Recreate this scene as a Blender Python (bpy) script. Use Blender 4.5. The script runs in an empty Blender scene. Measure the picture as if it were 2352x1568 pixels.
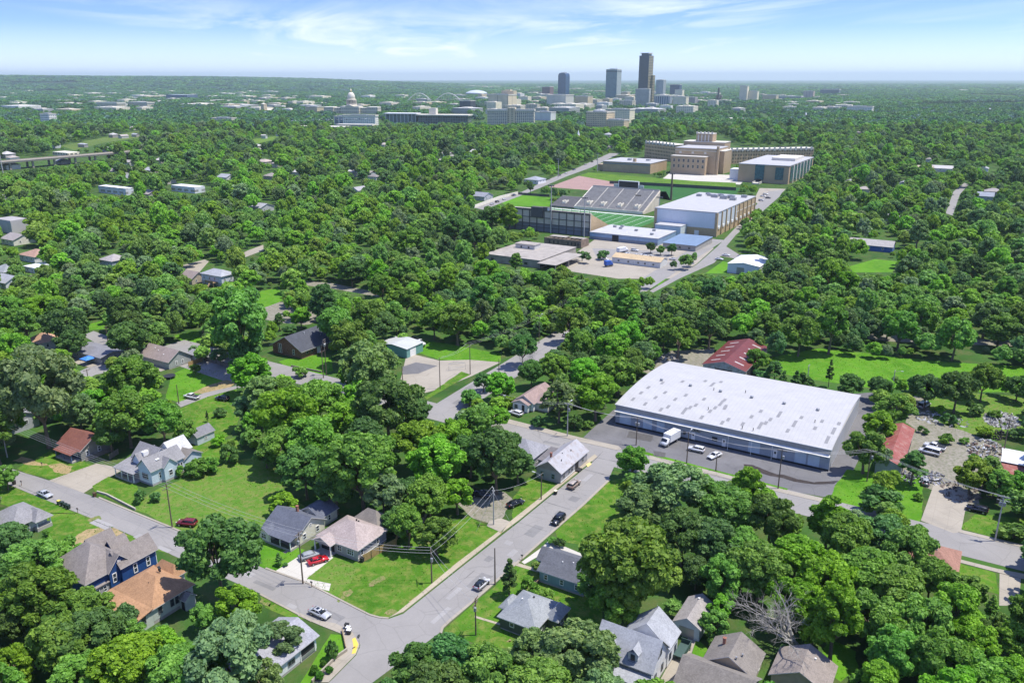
import bpy, bmesh, math, random
import numpy as np
from mathutils import Vector, Matrix, noise as mnoise

# ---------------------------------------------------------------- camera
R_ = math.radians
SC = bpy.context.scene
COL = SC.collection
CAM_H = 100.0
FPX, CXP, CYP, HORP = 1881.6, 1176.0, 784.0, 180.0     # layout measured on the photograph at 2352 x 1568
PITCH = math.atan((CYP - HORP) / FPX)
cam_d = bpy.data.cameras.new("camera")
cam = bpy.data.objects.new("camera", cam_d)
COL.objects.link(cam)
cam.location = (0, 0, CAM_H)
cam.rotation_euler = (math.pi / 2 - PITCH, 0, 0)
cam_d.sensor_width = 36.0
cam_d.lens = 36.0 * FPX / 2352.0
cam_d.clip_start = 1.0
cam_d.clip_end = 90000.0
SC.camera = cam

# ---------------------------------------------------------------- light
SUN_DIR = Vector((3.8, 0.05, 9.2)).normalized()
SUN_EL = math.asin(SUN_DIR.z)
SUN_AZ = math.atan2(SUN_DIR.x, SUN_DIR.y)
sun_d = bpy.data.lights.new("sun", 'SUN')
sun_d.energy = 3.5
sun_d.angle = R_(0.5)
sun_d.color = (1.0, 0.955, 0.87)
sun = bpy.data.objects.new("sun", sun_d)
COL.objects.link(sun)
sun.rotation_euler = SUN_DIR.to_track_quat('Z', 'Y').to_euler()
sun.location = (0, 0, 400)

SC.view_settings.view_transform = 'Standard'
SC.view_settings.look = 'None'
SC.view_settings.exposure = 0.86
SC.view_settings.gamma = 1.0
SC.view_settings.use_curve_mapping = False
SC.cycles.max_bounces = 5
SC.cycles.diffuse_bounces = 3
SC.cycles.glossy_bounces = 2
SC.cycles.transmission_bounces = 2
SC.cycles.volume_bounces = 0
SC.cycles.use_denoising = True

class NT:
    """small helper to write node trees"""
    def __init__(s, tree):
        s.t = tree; s.n = tree.nodes; s.l = tree.links
    def new(s, typ, ins=None, **props):
        nd = s.n.new(typ)
        for k, v in props.items(): setattr(nd, k, v)
        for k, v in (ins or {}).items():
            sock = nd.inputs[k]
            if hasattr(v, 'is_output') or isinstance(v, bpy.types.NodeSocket): s.l.new(v, sock)
            else: sock.default_value = v
        return nd
    def math(s, op, a, b=0.0, c=None, clamp=False):
        nd = s.n.new('ShaderNodeMath'); nd.operation = op; nd.use_clamp = clamp
        for i, v in enumerate((a, b) if c is None else (a, b, c)):
            if isinstance(v, bpy.types.NodeSocket): s.l.new(v, nd.inputs[i])
            else: nd.inputs[i].default_value = v
        return nd.outputs[0]
    def mix(s, f, a, b, mode='MIX'):
        nd = s.n.new('ShaderNodeMix'); nd.data_type = 'RGBA'; nd.blend_type = mode
        for i, v in ((0, f), (6, a), (7, b)):
            if isinstance(v, bpy.types.NodeSocket): s.l.new(v, nd.inputs[i])
            elif i == 0: nd.inputs[0].default_value = v
            else: nd.inputs[i].default_value = (v[0], v[1], v[2], 1.0)
        return nd.outputs[2]
    def ramp(s, f, lo, hi, a=0.0, b=1.0):
        nd = s.n.new('ShaderNodeMapRange'); nd.clamp = True
        nd.inputs[1].default_value = lo; nd.inputs[2].default_value = hi
        nd.inputs[3].default_value = a; nd.inputs[4].default_value = b
        if isinstance(f, bpy.types.NodeSocket): s.l.new(f, nd.inputs[0])
        return nd.outputs[0]
    def noise(s, vec, scale, detail=3.0, rough=0.55, dist=0.0):
        nd = s.n.new('ShaderNodeTexNoise')
        nd.inputs['Scale'].default_value = scale; nd.inputs['Detail'].default_value = detail
        nd.inputs['Roughness'].default_value = rough; nd.inputs['Distortion'].default_value = dist
        if vec is not None: s.l.new(vec, nd.inputs['Vector'])
        return nd.outputs[0]

world = bpy.data.worlds.new("World")
SC.world = world
world.use_nodes = True
w = NT(world.node_tree)
for nd in list(w.n): w.n.remove(nd)
tc = w.new('ShaderNodeTexCoord')
sep = w.new('ShaderNodeSeparateXYZ', {0: tc.outputs['Generated']})
sx, sy, sz = sep.outputs
lift = w.math('ADD', w.math('MULTIPLY', w.math('MAXIMUM', sz, 0.0), 2.6), 0.03)
svec = w.new('ShaderNodeCombineXYZ', {0: sx, 1: sy, 2: lift})
sky = w.new('ShaderNodeTexSky', {'Vector': svec.outputs[0]}, sky_type='NISHITA', sun_disc=False)
sky.sun_elevation = SUN_EL
sky.sun_rotation = SUN_AZ
sky.altitude = 200.0
sky.air_density = 1.0
sky.dust_density = 0.25
sky.ozone_density = 4.0
# thin high cirrus: noise on a plane of cloud high above the town
inv = w.math('DIVIDE', 1.0, w.math('ADD', w.math('MAXIMUM', sz, 0.0), 0.02))
cx_ = w.math('MULTIPLY', sx, inv); cy_ = w.math('MULTIPLY', sy, inv)
cv = w.new('ShaderNodeCombineXYZ', {0: w.math('ADD', cx_, w.math('MULTIPLY', cy_, 0.12)), 1: w.math('MULTIPLY', cy_, 0.35), 2: 3.7})
n1 = w.noise(cv.outputs[0], 0.42, 8.0, 0.62, 1.2)
n2 = w.noise(cv.outputs[0], 0.17, 4.0, 0.5, 0.5)
m = w.math('MULTIPLY', w.ramp(n1, 0.42, 0.70), w.ramp(n2, 0.42, 0.60))
hz = w.ramp(sz, 0.0, 0.055, 1.0, 0.0)
low = w.math('MULTIPLY', w.math('POWER', hz, 1.1), 0.90)
mask = w.math('MAXIMUM', w.math('MULTIPLY', m, 0.9), low, clamp=True)
skyc = w.mix(1.0, sky.outputs[0], (0.66, 0.69, 0.96), 'MULTIPLY')
bgc = w.mix(mask, skyc, (4.15, 4.5, 4.85))
bg = w.new('ShaderNodeBackground', {'Color': bgc, 'Strength': 0.15})
w.new('ShaderNodeOutputWorld', {'Surface': bg.outputs[0]})

# ---------------------------------------------------------------- layout helpers
def ray(px, py):
    x = (px - CXP) / FPX; y = (CYP - py) / FPX
    c, s = math.cos(PITCH), math.sin(PITCH)
    return (x, c + y * s, -s + y * c)
def G(px, py, z=0.0):
    """point of the level plane z seen at a place of the photograph"""
    r = ray(px, py); t = (z - CAM_H) / r[2]
    return Vector((r[0] * t, r[1] * t, z))
def P(x, y, z):
    """inverse: where a point of the place falls"""
    c, s = math.cos(PITCH), math.sin(PITCH)
    dz = z - CAM_H
    f = y * c - dz * s; u = y * s + dz * c
    return (CXP + FPX * x / f, CYP - FPX * u / f, f)
GA = R_(-31.0)                       # street grid: x runs along the cross street, y along the main one
GX = Vector((math.cos(GA), math.sin(GA), 0)); GY = Vector((-math.sin(GA), math.cos(GA), 0))

def tag(o, label=None, cat=None, group=None, kind=None):
    if label: o['label'] = label
    if cat: o['category'] = cat
    if group: o['group'] = group
    if kind: o['kind'] = kind
    return o
def empty(name, loc, rz=0.0, **k):
    o = bpy.data.objects.new(name, None); COL.objects.link(o)
    o.location = loc; o.rotation_euler = (0, 0, rz); o.empty_display_size = 0.5
    return tag(o, **k)
def mesh_from(name, verts, faces, mat, parent=None, smooth=False, mats=None, midx=None):
    me = bpy.data.meshes.new(name)
    me.from_pydata([tuple(v) for v in verts], [], [tuple(f) for f in faces])
    for mm in (mats or [mat]): me.materials.append(mm)
    if midx is not None: me.polygons.foreach_set('material_index', midx)
    if smooth: me.polygons.foreach_set('use_smooth', [True] * len(me.polygons))
    me.update()
    return add(name, me, parent)
def add(name, me, parent=None, loc=None):
    o = bpy.data.objects.new(name, me); COL.objects.link(o)
    if parent: o.parent = parent
    if loc is not None: o.location = loc
    return o
class MB:
    """collects simple solids, builds ONE mesh object"""
    def __init__(s): s.v = []; s.f = []; s.m = []
    def poly(s, pts, mi=0):
        i = len(s.v); s.v += [tuple(p) for p in pts]; s.f.append(tuple(range(i, i + len(pts)))); s.m.append(mi); return s
    def box(s, x0, y0, z0, x1, y1, z1, mi=0, taper=None):
        i = len(s.v); a, b = (x0, y0, x1, y1), (x0, y0, x1, y1)
        if taper: b = (x0 + taper[0], y0 + taper[1], x1 - taper[2], y1 - taper[3])
        s.v += [(a[0], a[1], z0), (a[2], a[1], z0), (a[2], a[3], z0), (a[0], a[3], z0),
                (b[0], b[1], z1), (b[2], b[1], z1), (b[2], b[3], z1), (b[0], b[3], z1)]
        for q in ((3, 2, 1, 0), (4, 5, 6, 7), (0, 1, 5, 4), (1, 2, 6, 5), (2, 3, 7, 6), (3, 0, 4, 7)):
            s.f.append(tuple(i + k for k in q)); s.m.append(mi)
        return s
    def prism(s, pts, z0, z1, mi=0):
        n = len(pts); i = len(s.v)
        s.v += [(p[0], p[1], z0) for p in pts] + [(p[0], p[1], z1) for p in pts]
        s.f.append(tuple(i + k for k in range(n - 1, -1, -1))); s.f.append(tuple(i + n + k for k in range(n)))
        s.m += [mi, mi]
        for k in range(n):
            s.f.append((i + k, i + (k + 1) % n, i + n + (k + 1) % n, i + n + k)); s.m.append(mi)
        return s
    def tube(s, pts, rads, n=6, mi=0, cap=True):
        pts = [Vector(p) for p in pts]; base = len(s.v)
        if not hasattr(rads, '__len__'): rads = [rads] * len(pts)
        for k, p in enumerate(pts):
            t = (pts[min(k + 1, len(pts) - 1)] - pts[max(k - 1, 0)]).normalized()
            u = t.cross(Vector((0, 0, 1)) if abs(t.z) < 0.9 else Vector((1, 0, 0))).normalized(); v = t.cross(u)
            for q in range(n):
                a = 2 * math.pi * q / n
                s.v.append(tuple(p + (u * math.cos(a) + v * math.sin(a)) * rads[k]))
        for k in range(len(pts) - 1):
            for q in range(n):
                a, b = base + k * n + q, base + k * n + (q + 1) % n
                s.f.append((a, a + n, b + n, b)); s.m.append(mi)
        if cap:
            s.f.append(tuple(base + q for q in range(n))); s.m.append(mi)
            e = base + (len(pts) - 1) * n
            s.f.append(tuple(e + q for q in range(n - 1, -1, -1))); s.m.append(mi)
        return s
    def lathe(s, prof, n=16, c=(0, 0), mi=0):
        base = len(s.v)
        for r, z in prof:
            for q in range(n):
                a = 2 * math.pi * q / n
                s.v.append((c[0] + r * math.cos(a), c[1] + r * math.sin(a), z))
        for k in range(len(prof) - 1):
            for q in range(n):
                a, b = base + k * n + q, base + k * n + (q + 1) % n
                s.f.append((a, b, b + n, a + n)); s.m.append(mi)
        s.f.append(tuple(base + q for q in range(n - 1, -1, -1))); s.m.append(mi)
        e = base + (len(prof) - 1) * n
        s.f.append(tuple(e + q for q in range(n))); s.m.append(mi)
        return s
    def mesh(s, name, mats):
        me = bpy.data.meshes.new(name); me.from_pydata(s.v, [], s.f)
        for mm in (mats if isinstance(mats, (list, tuple)) else [mats]): me.materials.append(mm)
        me.polygons.foreach_set('material_index', s.m); me.update()
        return me
    def build(s, name, mats, parent=None, loc=None, smooth=False):
        me = s.mesh(name, mats)
        if smooth: me.polygons.foreach_set('use_smooth', [True] * len(me.polygons))
        return add(name, me, parent, loc)

# ---------------------------------------------------------------- materials
_M = {}
def mat_nodes(name):
    m = bpy.data.materials.new(name); m.use_nodes = True
    t = NT(m.node_tree)
    for nd in list(t.n):
        if nd.type != 'OUTPUT_MATERIAL': t.n.remove(nd)
    out = [nd for nd in t.n if nd.type == 'OUTPUT_MATERIAL'][0]
    return m, t, out
def paint(col, rough=0.6, var=0.12, scale=0.8, metal=0.0, spec=0.3, stain=0.0, bump=0.0, coat=0.0):
    """plain coloured surface with blotchy wear in object space"""
    key = ('paint', tuple(round(c, 4) for c in col), rough, var, scale, metal, spec, stain, bump, coat)
    if key in _M: return _M[key]
    m, t, out = mat_nodes("surface")
    tc = t.new('ShaderNodeTexCoord')
    n1 = t.noise(tc.outputs['Object'], scale, 5.0, 0.6)
    n2 = t.noise(tc.outputs['Object'], scale * 9, 3.0, 0.6)
    f = t.math('ADD', t.math('MULTIPLY', n1, 0.65), t.math('MULTIPLY', n2, 0.35))
    lo = [c * (1 - var * 1.5) for c in col]; hi = [min(1, c * (1 + var * 1.5)) for c in col]
    c = t.mix(t.ramp(f, 0.3, 0.7), lo, hi)
    if stain:
        s2 = t.noise(tc.outputs['Object'], scale * 0.45, 6.0, 0.65, 0.8)
        c = t.mix(t.ramp(s2, 0.55, 0.75, 0.0, stain), c, [q * 0.42 for q in col])
    b = t.new('ShaderNodeBsdfPrincipled', {'Base Color': c, 'Roughness': rough, 'Metallic': metal, 'Specular IOR Level': spec, 'Coat Weight': coat})
    if bump:
        bp = t.new('ShaderNodeBump', {'Height': n2, 'Strength': bump, 'Distance': 0.05}); t.l.new(bp.outputs[0], b.inputs['Normal'])
    t.l.new(b.outputs[0], out.inputs[0])
    _M[key] = m; return m
def siding(col, pitch=0.2, var=0.1):
    """horizontal lap boards"""
    key = ('siding', tuple(col), pitch, var)
    if key in _M: return _M[key]
    m, t, out = mat_nodes("lap_siding")
    tc = t.new('ShaderNodeTexCoord'); sp = t.new('ShaderNodeSeparateXYZ', {0: tc.outputs['Object']})
    fr = t.math('FRACT', t.math('DIVIDE', sp.outputs[2], pitch))
    n1 = t.noise(tc.outputs['Object'], 0.9, 5.0, 0.6)
    c = t.mix(t.ramp(n1, 0.3, 0.7), [q * (1 - var) for q in col], [min(1, q * (1 + var)) for q in col])
    c = t.mix(t.ramp(fr, 0.0, 0.14, 0.35, 0.0), c, [q * 0.5 for q in col])
    b = t.new('ShaderNodeBsdfPrincipled', {'Base Color': c, 'Roughness': 0.6, 'Specular IOR Level': 0.3})
    bp = t.new('ShaderNodeBump', {'Height': fr, 'Strength': 0.5, 'Distance': 0.03}); t.l.new(bp.outputs[0], b.inputs['Normal'])
    t.l.new(b.outputs[0], out.inputs[0])
    _M[key] = m; return m
def shingle(col, var=0.22, stain=0.25):
    """asphalt shingle roof: courses, mottled tabs, some stains"""
    key = ('shingle', tuple(col), var, stain)
    if key in _M: return _M[key]
    m, t, out = mat_nodes("roof_shingle")
    tc = t.new('ShaderNodeTexCoord')
    sp = t.new('ShaderNodeSeparateXYZ', {0: tc.outputs['Object']})
    fr = t.math('FRACT', t.math('DIVIDE', sp.outputs[2], 0.16))
    vo = t.new('ShaderNodeTexVoronoi', {'Vector': tc.outputs['Object'], 'Scale': 4.5}); vo.feature = 'F1'
    n1 = t.noise(tc.outputs['Object'], 0.35, 6.0, 0.65, 0.5)
    g = t.new('ShaderNodeSeparateColor', {0: vo.outputs['Color']}).outputs[0]
    f = t.math('ADD', t.math('MULTIPLY', g, 0.28), t.math('MULTIPLY', n1, 0.72))
    c = t.mix(t.ramp(f, 0.28, 0.72), [q * (1 - var) for q in col], [min(1, q * (1 + var)) for q in col])
    c = t.mix(t.ramp(fr, 0.0, 0.2, 0.25, 0.0), c, [q * 0.45 for q in col])
    n3 = t.noise(tc.outputs['Object'], 0.22, 5.0, 0.7, 1.0)
    c = t.mix(t.ramp(n3, 0.52, 0.74, 0.0, stain), c, [q * 0.5 for q in col])
    b = t.new('ShaderNodeBsdfPrincipled', {'Base Color': c, 'Roughness': 0.85, 'Specular IOR Level': 0.15})
    t.l.new(b.outputs[0], out.inputs[0])
    _M[key] = m; return m
def brick(col, mortar=(0.4, 0.37, 0.33), scale=1.0):
    key = ('brick', tuple(col), mortar, scale)
    if key in _M: return _M[key]
    m, t, out = mat_nodes("brickwork")
    tc = t.new('ShaderNodeTexCoord'); sp = t.new('ShaderNodeSeparateXYZ', {0: tc.outputs['Object']})
    ad = t.math('ADD', sp.outputs[0], sp.outputs[1])
    cv = t.new('ShaderNodeCombineXYZ', {0: ad, 1: sp.outputs[2], 2: 0.0})
    bt = t.new('ShaderNodeTexBrick', {'Vector': cv.outputs[0], 'Scale': 4.0 * scale, 'Mortar Size': 0.012,
               'Color1': (*[q * 0.8 for q in col], 1), 'Color2': (*[min(1, q * 1.2) for q in col], 1), 'Mortar': (*mortar, 1)})
    n = t.noise(tc.outputs['Object'], 0.12, 5.0, 0.6)
    c = t.mix(t.ramp(n, 0.35, 0.7, 0.0, 0.35), bt.outputs[0], [q * 0.6 for q in col])
    b = t.new('ShaderNodeBsdfPrincipled', {'Base Color': c, 'Roughness': 0.8, 'Specular IOR Level': 0.2})
    t.l.new(b.outputs[0], out.inputs[0])
    _M[key] = m; return m
def ribbed(col, pitch=0.35, axis=0, rough=0.45, metal=0.0, rust=None, var=0.08):
    """sheet metal with ribs along the slope; optional rust blotches"""
    key = ('ribbed', tuple(col), pitch, axis, rough, metal, rust, var)
    if key in _M: return _M[key]
    m, t, out = mat_nodes("ribbed_sheet")
    tc = t.new('ShaderNodeTexCoord'); sp = t.new('ShaderNodeSeparateXYZ', {0: tc.outputs['Object']})
    fr = t.math('FRACT', t.math('DIVIDE', sp.outputs[axis], pitch))
    n1 = t.noise(tc.outputs['Object'], 0.25, 6.0, 0.65, 0.4)
    c = t.mix(t.ramp(n1, 0.3, 0.7), [q * (1 - var) for q in col], [min(1, q * (1 + var)) for q in col])
    c = t.mix(t.ramp(fr, 0.0, 0.2, 0.3, 0.0), c, [q * 0.6 for q in col])
    if rust:
        n2 = t.noise(tc.outputs['Object'], 0.7, 7.0, 0.7, 0.6)
        c = t.mix(t.ramp(n2, 0.48, 0.66, 0.0, 0.8), c, rust)
    b = t.new('ShaderNodeBsdfPrincipled', {'Base Color': c, 'Roughness': rough, 'Metallic': metal, 'Specular IOR Level': 0.35})
    bp = t.new('ShaderNodeBump', {'Height': fr, 'Strength': 0.4, 'Distance': 0.03}); t.l.new(bp.outputs[0], b.inputs['Normal'])
    t.l.new(b.outputs[0], out.inputs[0])
    _M[key] = m; return m
def glass(col=(0.03, 0.04, 0.05), rough=0.08):
    key = ('glass', tuple(col), rough)
    if key in _M: return _M[key]
    m, t, out = mat_nodes("window_glass")
    tc = t.new('ShaderNodeTexCoord')
    n = t.noise(tc.outputs['Object'], 0.8, 2.0)
    c = t.mix(t.ramp(n, 0.35, 0.65), [q * 0.7 for q in col], [q * 1.4 for q in col])
    b = t.new('ShaderNodeBsdfPrincipled', {'Base Color': c, 'Roughness': rough, 'Specular IOR Level': 0.6})
    t.l.new(b.outputs[0], out.inputs[0])
    _M[key] = m; return m
def facade(wall, pane, roofc, fh=3.6, bw=3.0, fz=(0.3, 0.8), fu=(0.18, 0.82), grough=0.25, band=False):
    """storeys of windows on a big far building, from object space; flat top gets the roof colour"""
    key = ('facade', tuple(wall), tuple(pane), tuple(roofc), fh, bw, fz, fu, grough, band)
    if key in _M: return _M[key]
    m, t, out = mat_nodes("facade")
    tc = t.new('ShaderNodeTexCoord'); sp = t.new('ShaderNodeSeparateXYZ', {0: tc.outputs['Object']})
    sn = t.new('ShaderNodeSeparateXYZ', {0: tc.outputs['Normal']})
    ax = t.math('GREATER_THAN', t.math('ABSOLUTE', sn.outputs[0]), 0.7)
    u = t.math('ADD', t.math('MULTIPLY', ax, sp.outputs[1]), t.math('MULTIPLY', t.math('SUBTRACT', 1.0, ax), sp.outputs[0]))
    fzv = t.math('FRACT', t.math('DIVIDE', sp.outputs[2], fh)); fuv = t.math('FRACT', t.math('DIVIDE', u, bw))
    mz = t.math('MULTIPLY', t.math('GREATER_THAN', fzv, fz[0]), t.math('LESS_THAN', fzv, fz[1]))
    mu = t.math('MULTIPLY', t.math('GREATER_THAN', fuv, fu[0]), t.math('LESS_THAN', fuv, fu[1]))
    mk = mz if band else t.math('MULTIPLY', mz, mu)
    top = t.math('GREATER_THAN', sn.outputs[2], 0.5)
    mk = t.math('MULTIPLY', mk, t.math('SUBTRACT', 1.0, top))
    n = t.noise(tc.outputs['Object'], 0.06, 5.0, 0.6)
    wc = t.mix(t.ramp(n, 0.3, 0.7), [q * 0.88 for q in wall], [min(1, q * 1.1) for q in wall])
    n2 = t.noise(tc.outputs['Object'], 0.1, 5.0, 0.6)
    rc = t.mix(t.ramp(n2, 0.35, 0.65), [q * 0.8 for q in roofc], [min(1, q * 1.1) for q in roofc])
    wc = t.mix(top, wc, rc)
    cell = t.new('ShaderNodeTexWhiteNoise', {'Vector': t.new('ShaderNodeCombineXYZ', {0: t.math('FLOOR', t.math('DIVIDE', u, bw)), 1: t.math('FLOOR', t.math('DIVIDE', sp.outputs[2], fh)), 2: ax}).outputs[0]})
    pc = t.mix(cell.outputs['Value'], [q * 0.7 for q in pane], [q * 1.35 for q in pane])
    c = t.mix(mk, wc, pc)
    ro = t.math('ADD', t.math('MULTIPLY', mk, grough - 0.8), 0.8)
    b = t.new('ShaderNodeBsdfPrincipled', {'Base Color': c, 'Roughness': ro, 'Specular IOR Level': 0.4})
    t.l.new(b.outputs[0], out.inputs[0])
    _M[key] = m; return m
def ground_mat(cols, scale=0.05, name="ground_cover", fine=1.0, rough=0.95):
    """grass or bare ground: three colours mixed at three scales in world metres"""
    key = ('ground', tuple(map(tuple, cols)), scale, fine)
    if key in _M: return _M[key]
    m, t, out = mat_nodes(name)
    ge = t.new('ShaderNodeNewGeometry')
    n1 = t.noise(ge.outputs['Position'], scale, 6.0, 0.62, 0.5)
    n2 = t.noise(ge.outputs['Position'], scale * 5.3, 5.0, 0.65, 0.3)
    n3 = t.noise(ge.outputs['Position'], 2.3 * fine, 4.0, 0.75)
    c = t.mix(t.ramp(n1, 0.36, 0.62), cols[0], cols[1])
    c = t.mix(t.ramp(n2, 0.45, 0.68, 0.0, 0.85), c, cols[2])
    c = t.mix(t.ramp(n3, 0.3, 0.72, 0.0, 0.5), c, t.mix(1.0, c, (0.45, 0.5, 0.45), 'MULTIPLY'))
    b = t.new('ShaderNodeBsdfPrincipled', {'Base Color': c, 'Roughness': rough, 'Specular IOR Level': 0.1})
    bp = t.new('ShaderNodeBump', {'Height': n3, 'Strength': 0.5, 'Distance': 0.12}); t.l.new(bp.outputs[0], b.inputs['Normal'])
    t.l.new(b.outputs[0], out.inputs[0])
    _M[key] = m; return m
def paving(col, name="paving", var=0.13, crack=0.5, stain=0.25, joint=None, rough=0.85):
    """worn asphalt or concrete in world metres: patches, cracks, oil stains, optional joints"""
    key = ('paving', tuple(col), var, crack, stain, joint)
    if key in _M: return _M[key]
    m, t, out = mat_nodes(name)
    ge = t.new('ShaderNodeNewGeometry'); pos = ge.outputs['Position']
    n1 = t.noise(pos, 0.09, 6.0, 0.62, 0.6); n2 = t.noise(pos, 1.6, 5.0, 0.7); n3 = t.noise(pos, 0.35, 5.0, 0.7, 0.8)
    c = t.mix(t.ramp(n1, 0.32, 0.68), [q * (1 - var) for q in col], [min(1, q * (1 + var)) for q in col])
    c = t.mix(t.ramp(n2, 0.25, 0.75, 0.0, 0.22), c, [q * 0.6 for q in col])
    c = t.mix(t.ramp(n3, 0.58, 0.76, 0.0, stain), c, [q * 0.45 for q in col])
    if crack:
        wv = t.new('ShaderNodeVectorMath', {0: pos, 1: t.new('ShaderNodeTexNoise', {'Vector': pos, 'Scale': 0.25}).outputs['Color']}, operation='ADD')
        vo = t.new('ShaderNodeTexVoronoi', {'Vector': wv.outputs[0], 'Scale': 0.16}); vo.feature = 'DISTANCE_TO_EDGE'
        c = t.mix(t.ramp(vo.outputs['Distance'], 0.004, 0.018, crack, 0.0), c, [q * 0.35 for q in col])
    if joint:
        rt = t.new('ShaderNodeVectorRotate', {'Vector': pos, 'Angle': -GA}, rotation_type='Z_AXIS')
        sp = t.new('ShaderNodeSeparateXYZ', {0: rt.outputs[0]})
        for k in (0, 1):
            fr = t.math('FRACT', t.math('DIVIDE', sp.outputs[k], joint))
            c = t.mix(t.ramp(fr, 0.0, 0.035, 0.4, 0.0), c, [q * 0.4 for q in col])
    b = t.new('ShaderNodeBsdfPrincipled', {'Base Color': c, 'Roughness': rough, 'Specular IOR Level': 0.25})
    t.l.new(b.outputs[0], out.inputs[0])
    _M[key] = m; return m
LANDMARKS = []        # x, y, phrase: what the labels of the trees refer to
FOOT = []             # x, y, radius: where far buildings stand
def landmark(p, phrase): LANDMARKS.append((p[0], p[1], phrase))
# ================================================================ ground, streets, lawns
CLEAR = []            # places of the photograph that trees must leave in view
def clear(pts, ground=True): CLEAR.append((pts, ground))
_r = random.Random(5)
def jag(pts, step=1.6, amp=0.5, seed=0):
    """subdivide an outline and roughen it like a grass edge"""
    out = []; n = len(pts)
    for i in range(n):
        a, b = Vector(pts[i]), Vector(pts[(i + 1) % n]); L = (b - a).length
        k = max(1, int(L / step)); nrm = Vector((-(b - a).y, (b - a).x, 0)).normalized()
        for j in range(k):
            p = a.lerp(b, j / k)
            d = mnoise.noise(Vector((p.x * 0.35, p.y * 0.35, seed * 7.1))) + 0.5 * mnoise.noise(Vector((p.x * 1.1, p.y * 1.1, seed)))
            out.append(p + nrm * d * amp)
    return out
_ns = [0]
LAID = []
def sheet(name, px, mat, z, rough_edge=0.0, step=1.6, keep=True, zoff=0.0, world_pts=None):
    """a patch of the ground given by its outline in the photograph"""
    pts = world_pts or [G(x, y) for x, y in px]
    _ns[0] += 1
    if rough_edge: pts = jag(pts, step, rough_edge, _ns[0])
    a = sum(pts[i].x * pts[(i + 1) % len(pts)].y - pts[(i + 1) % len(pts)].x * pts[i].y for i in range(len(pts)))
    if a < 0: pts = pts[::-1]
    bb = (min(p.x for p in pts), min(p.y for p in pts), max(p.x for p in pts), max(p.y for p in pts))
    z *= 1.6; moved = True
    while moved:                       # never let two overlapping sheets lie in one plane
        moved = False
        for q, zq in LAID:
            if abs(zq - z) < 0.0035 and bb[0] < q[2] and bb[2] > q[0] and bb[1] < q[3] and bb[3] > q[1]:
                z = zq + 0.004; moved = True
    LAID.append((bb, z))
    bm = bmesh.new()
    f = bm.faces.new([bm.verts.new((p.x, p.y, z)) for p in pts])
    bmesh.ops.triangulate(bm, faces=[f])
    me = bpy.data.meshes.new(name); bm.to_mesh(me); bm.free(); me.materials.append(mat)
    o = add(name, me); o['kind'] = 'structure'
    if keep and px: clear(px)
    return o

M_UNDER = ground_mat([(0.035, 0.085, 0.018), (0.06, 0.14, 0.026), (0.11, 0.125, 0.045)], 0.03, "undergrowth")
M_LAWN = ground_mat([(0.052, 0.15, 0.012), (0.095, 0.215, 0.018), (0.20, 0.225, 0.055)], 0.09, "lawn_grass")
M_LAWN2 = ground_mat([(0.07, 0.20, 0.012), (0.11, 0.275, 0.018), (0.14, 0.27, 0.03)], 0.06, "bright_grass")
M_DRY = ground_mat([(0.085, 0.20, 0.022), (0.12, 0.225, 0.03), (0.21, 0.21, 0.07)], 0.12, "mown_dry_grass")
M_DIRT = ground_mat([(0.34, 0.25, 0.13), (0.42, 0.31, 0.17), (0.2, 0.2, 0.07)], 0.15, "bare_dirt")
M_BALD = ground_mat([(0.25, 0.205, 0.095), (0.09, 0.19, 0.025), (0.32, 0.25, 0.14)], 0.6, "worn_grass")
M_GRAVEL = ground_mat([(0.25, 0.225, 0.185), (0.31, 0.28, 0.235), (0.13, 0.15, 0.075)], 0.2, "gravel")
M_FOREST = ground_mat([(0.018, 0.042, 0.014), (0.03, 0.066, 0.02), (0.055, 0.07, 0.035)], 0.004, "far_woodland_floor", 0.1)
M_ROAD = paving((0.262, 0.25, 0.237), "street_asphalt", 0.08, 0.2, 0.15)
M_LOT = paving((0.15, 0.147, 0.15), "parking_asphalt", 0.16, 0.25, 0.4)
M_CONC = paving((0.335, 0.30, 0.245), "concrete", 0.10, 0.2, 0.2, joint=3.2)
M_CONCW = paving((0.50, 0.475, 0.42), "new_concrete", 0.06, 0.15, 0.12, joint=3.4)
M_WALK = paving((0.38, 0.33, 0.245), "old_sidewalk", 0.14, 0.3, 0.35, joint=1.5)
M_YEL = paint((0.70, 0.42, 0.10), 0.7, 0.15, 1.5)
M_YEL2 = paint((0.66, 0.47, 0.08), 0.7, 0.12, 1.5)
M_YEL3 = paint((0.62, 0.50, 0.20), 0.7, 0.12, 1.5)
M_WHITE = paint((0.75, 0.75, 0.73), 0.6, 0.08, 1.5)

gs = 42000.0
# one ground sheet reaching the horizon, finer near the town
rings = [(-gs, -3000, gs, gs)]
mesh_from('ground', [(-gs, -2000, 0), (gs, -2000, 0), (gs, gs, 0), (-gs, gs, 0)], [(0, 1, 2, 3)], M_UNDER)['kind'] = 'structure'

# streets -------------------------------------------------------
def off(p, d): return p + GX * d
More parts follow.
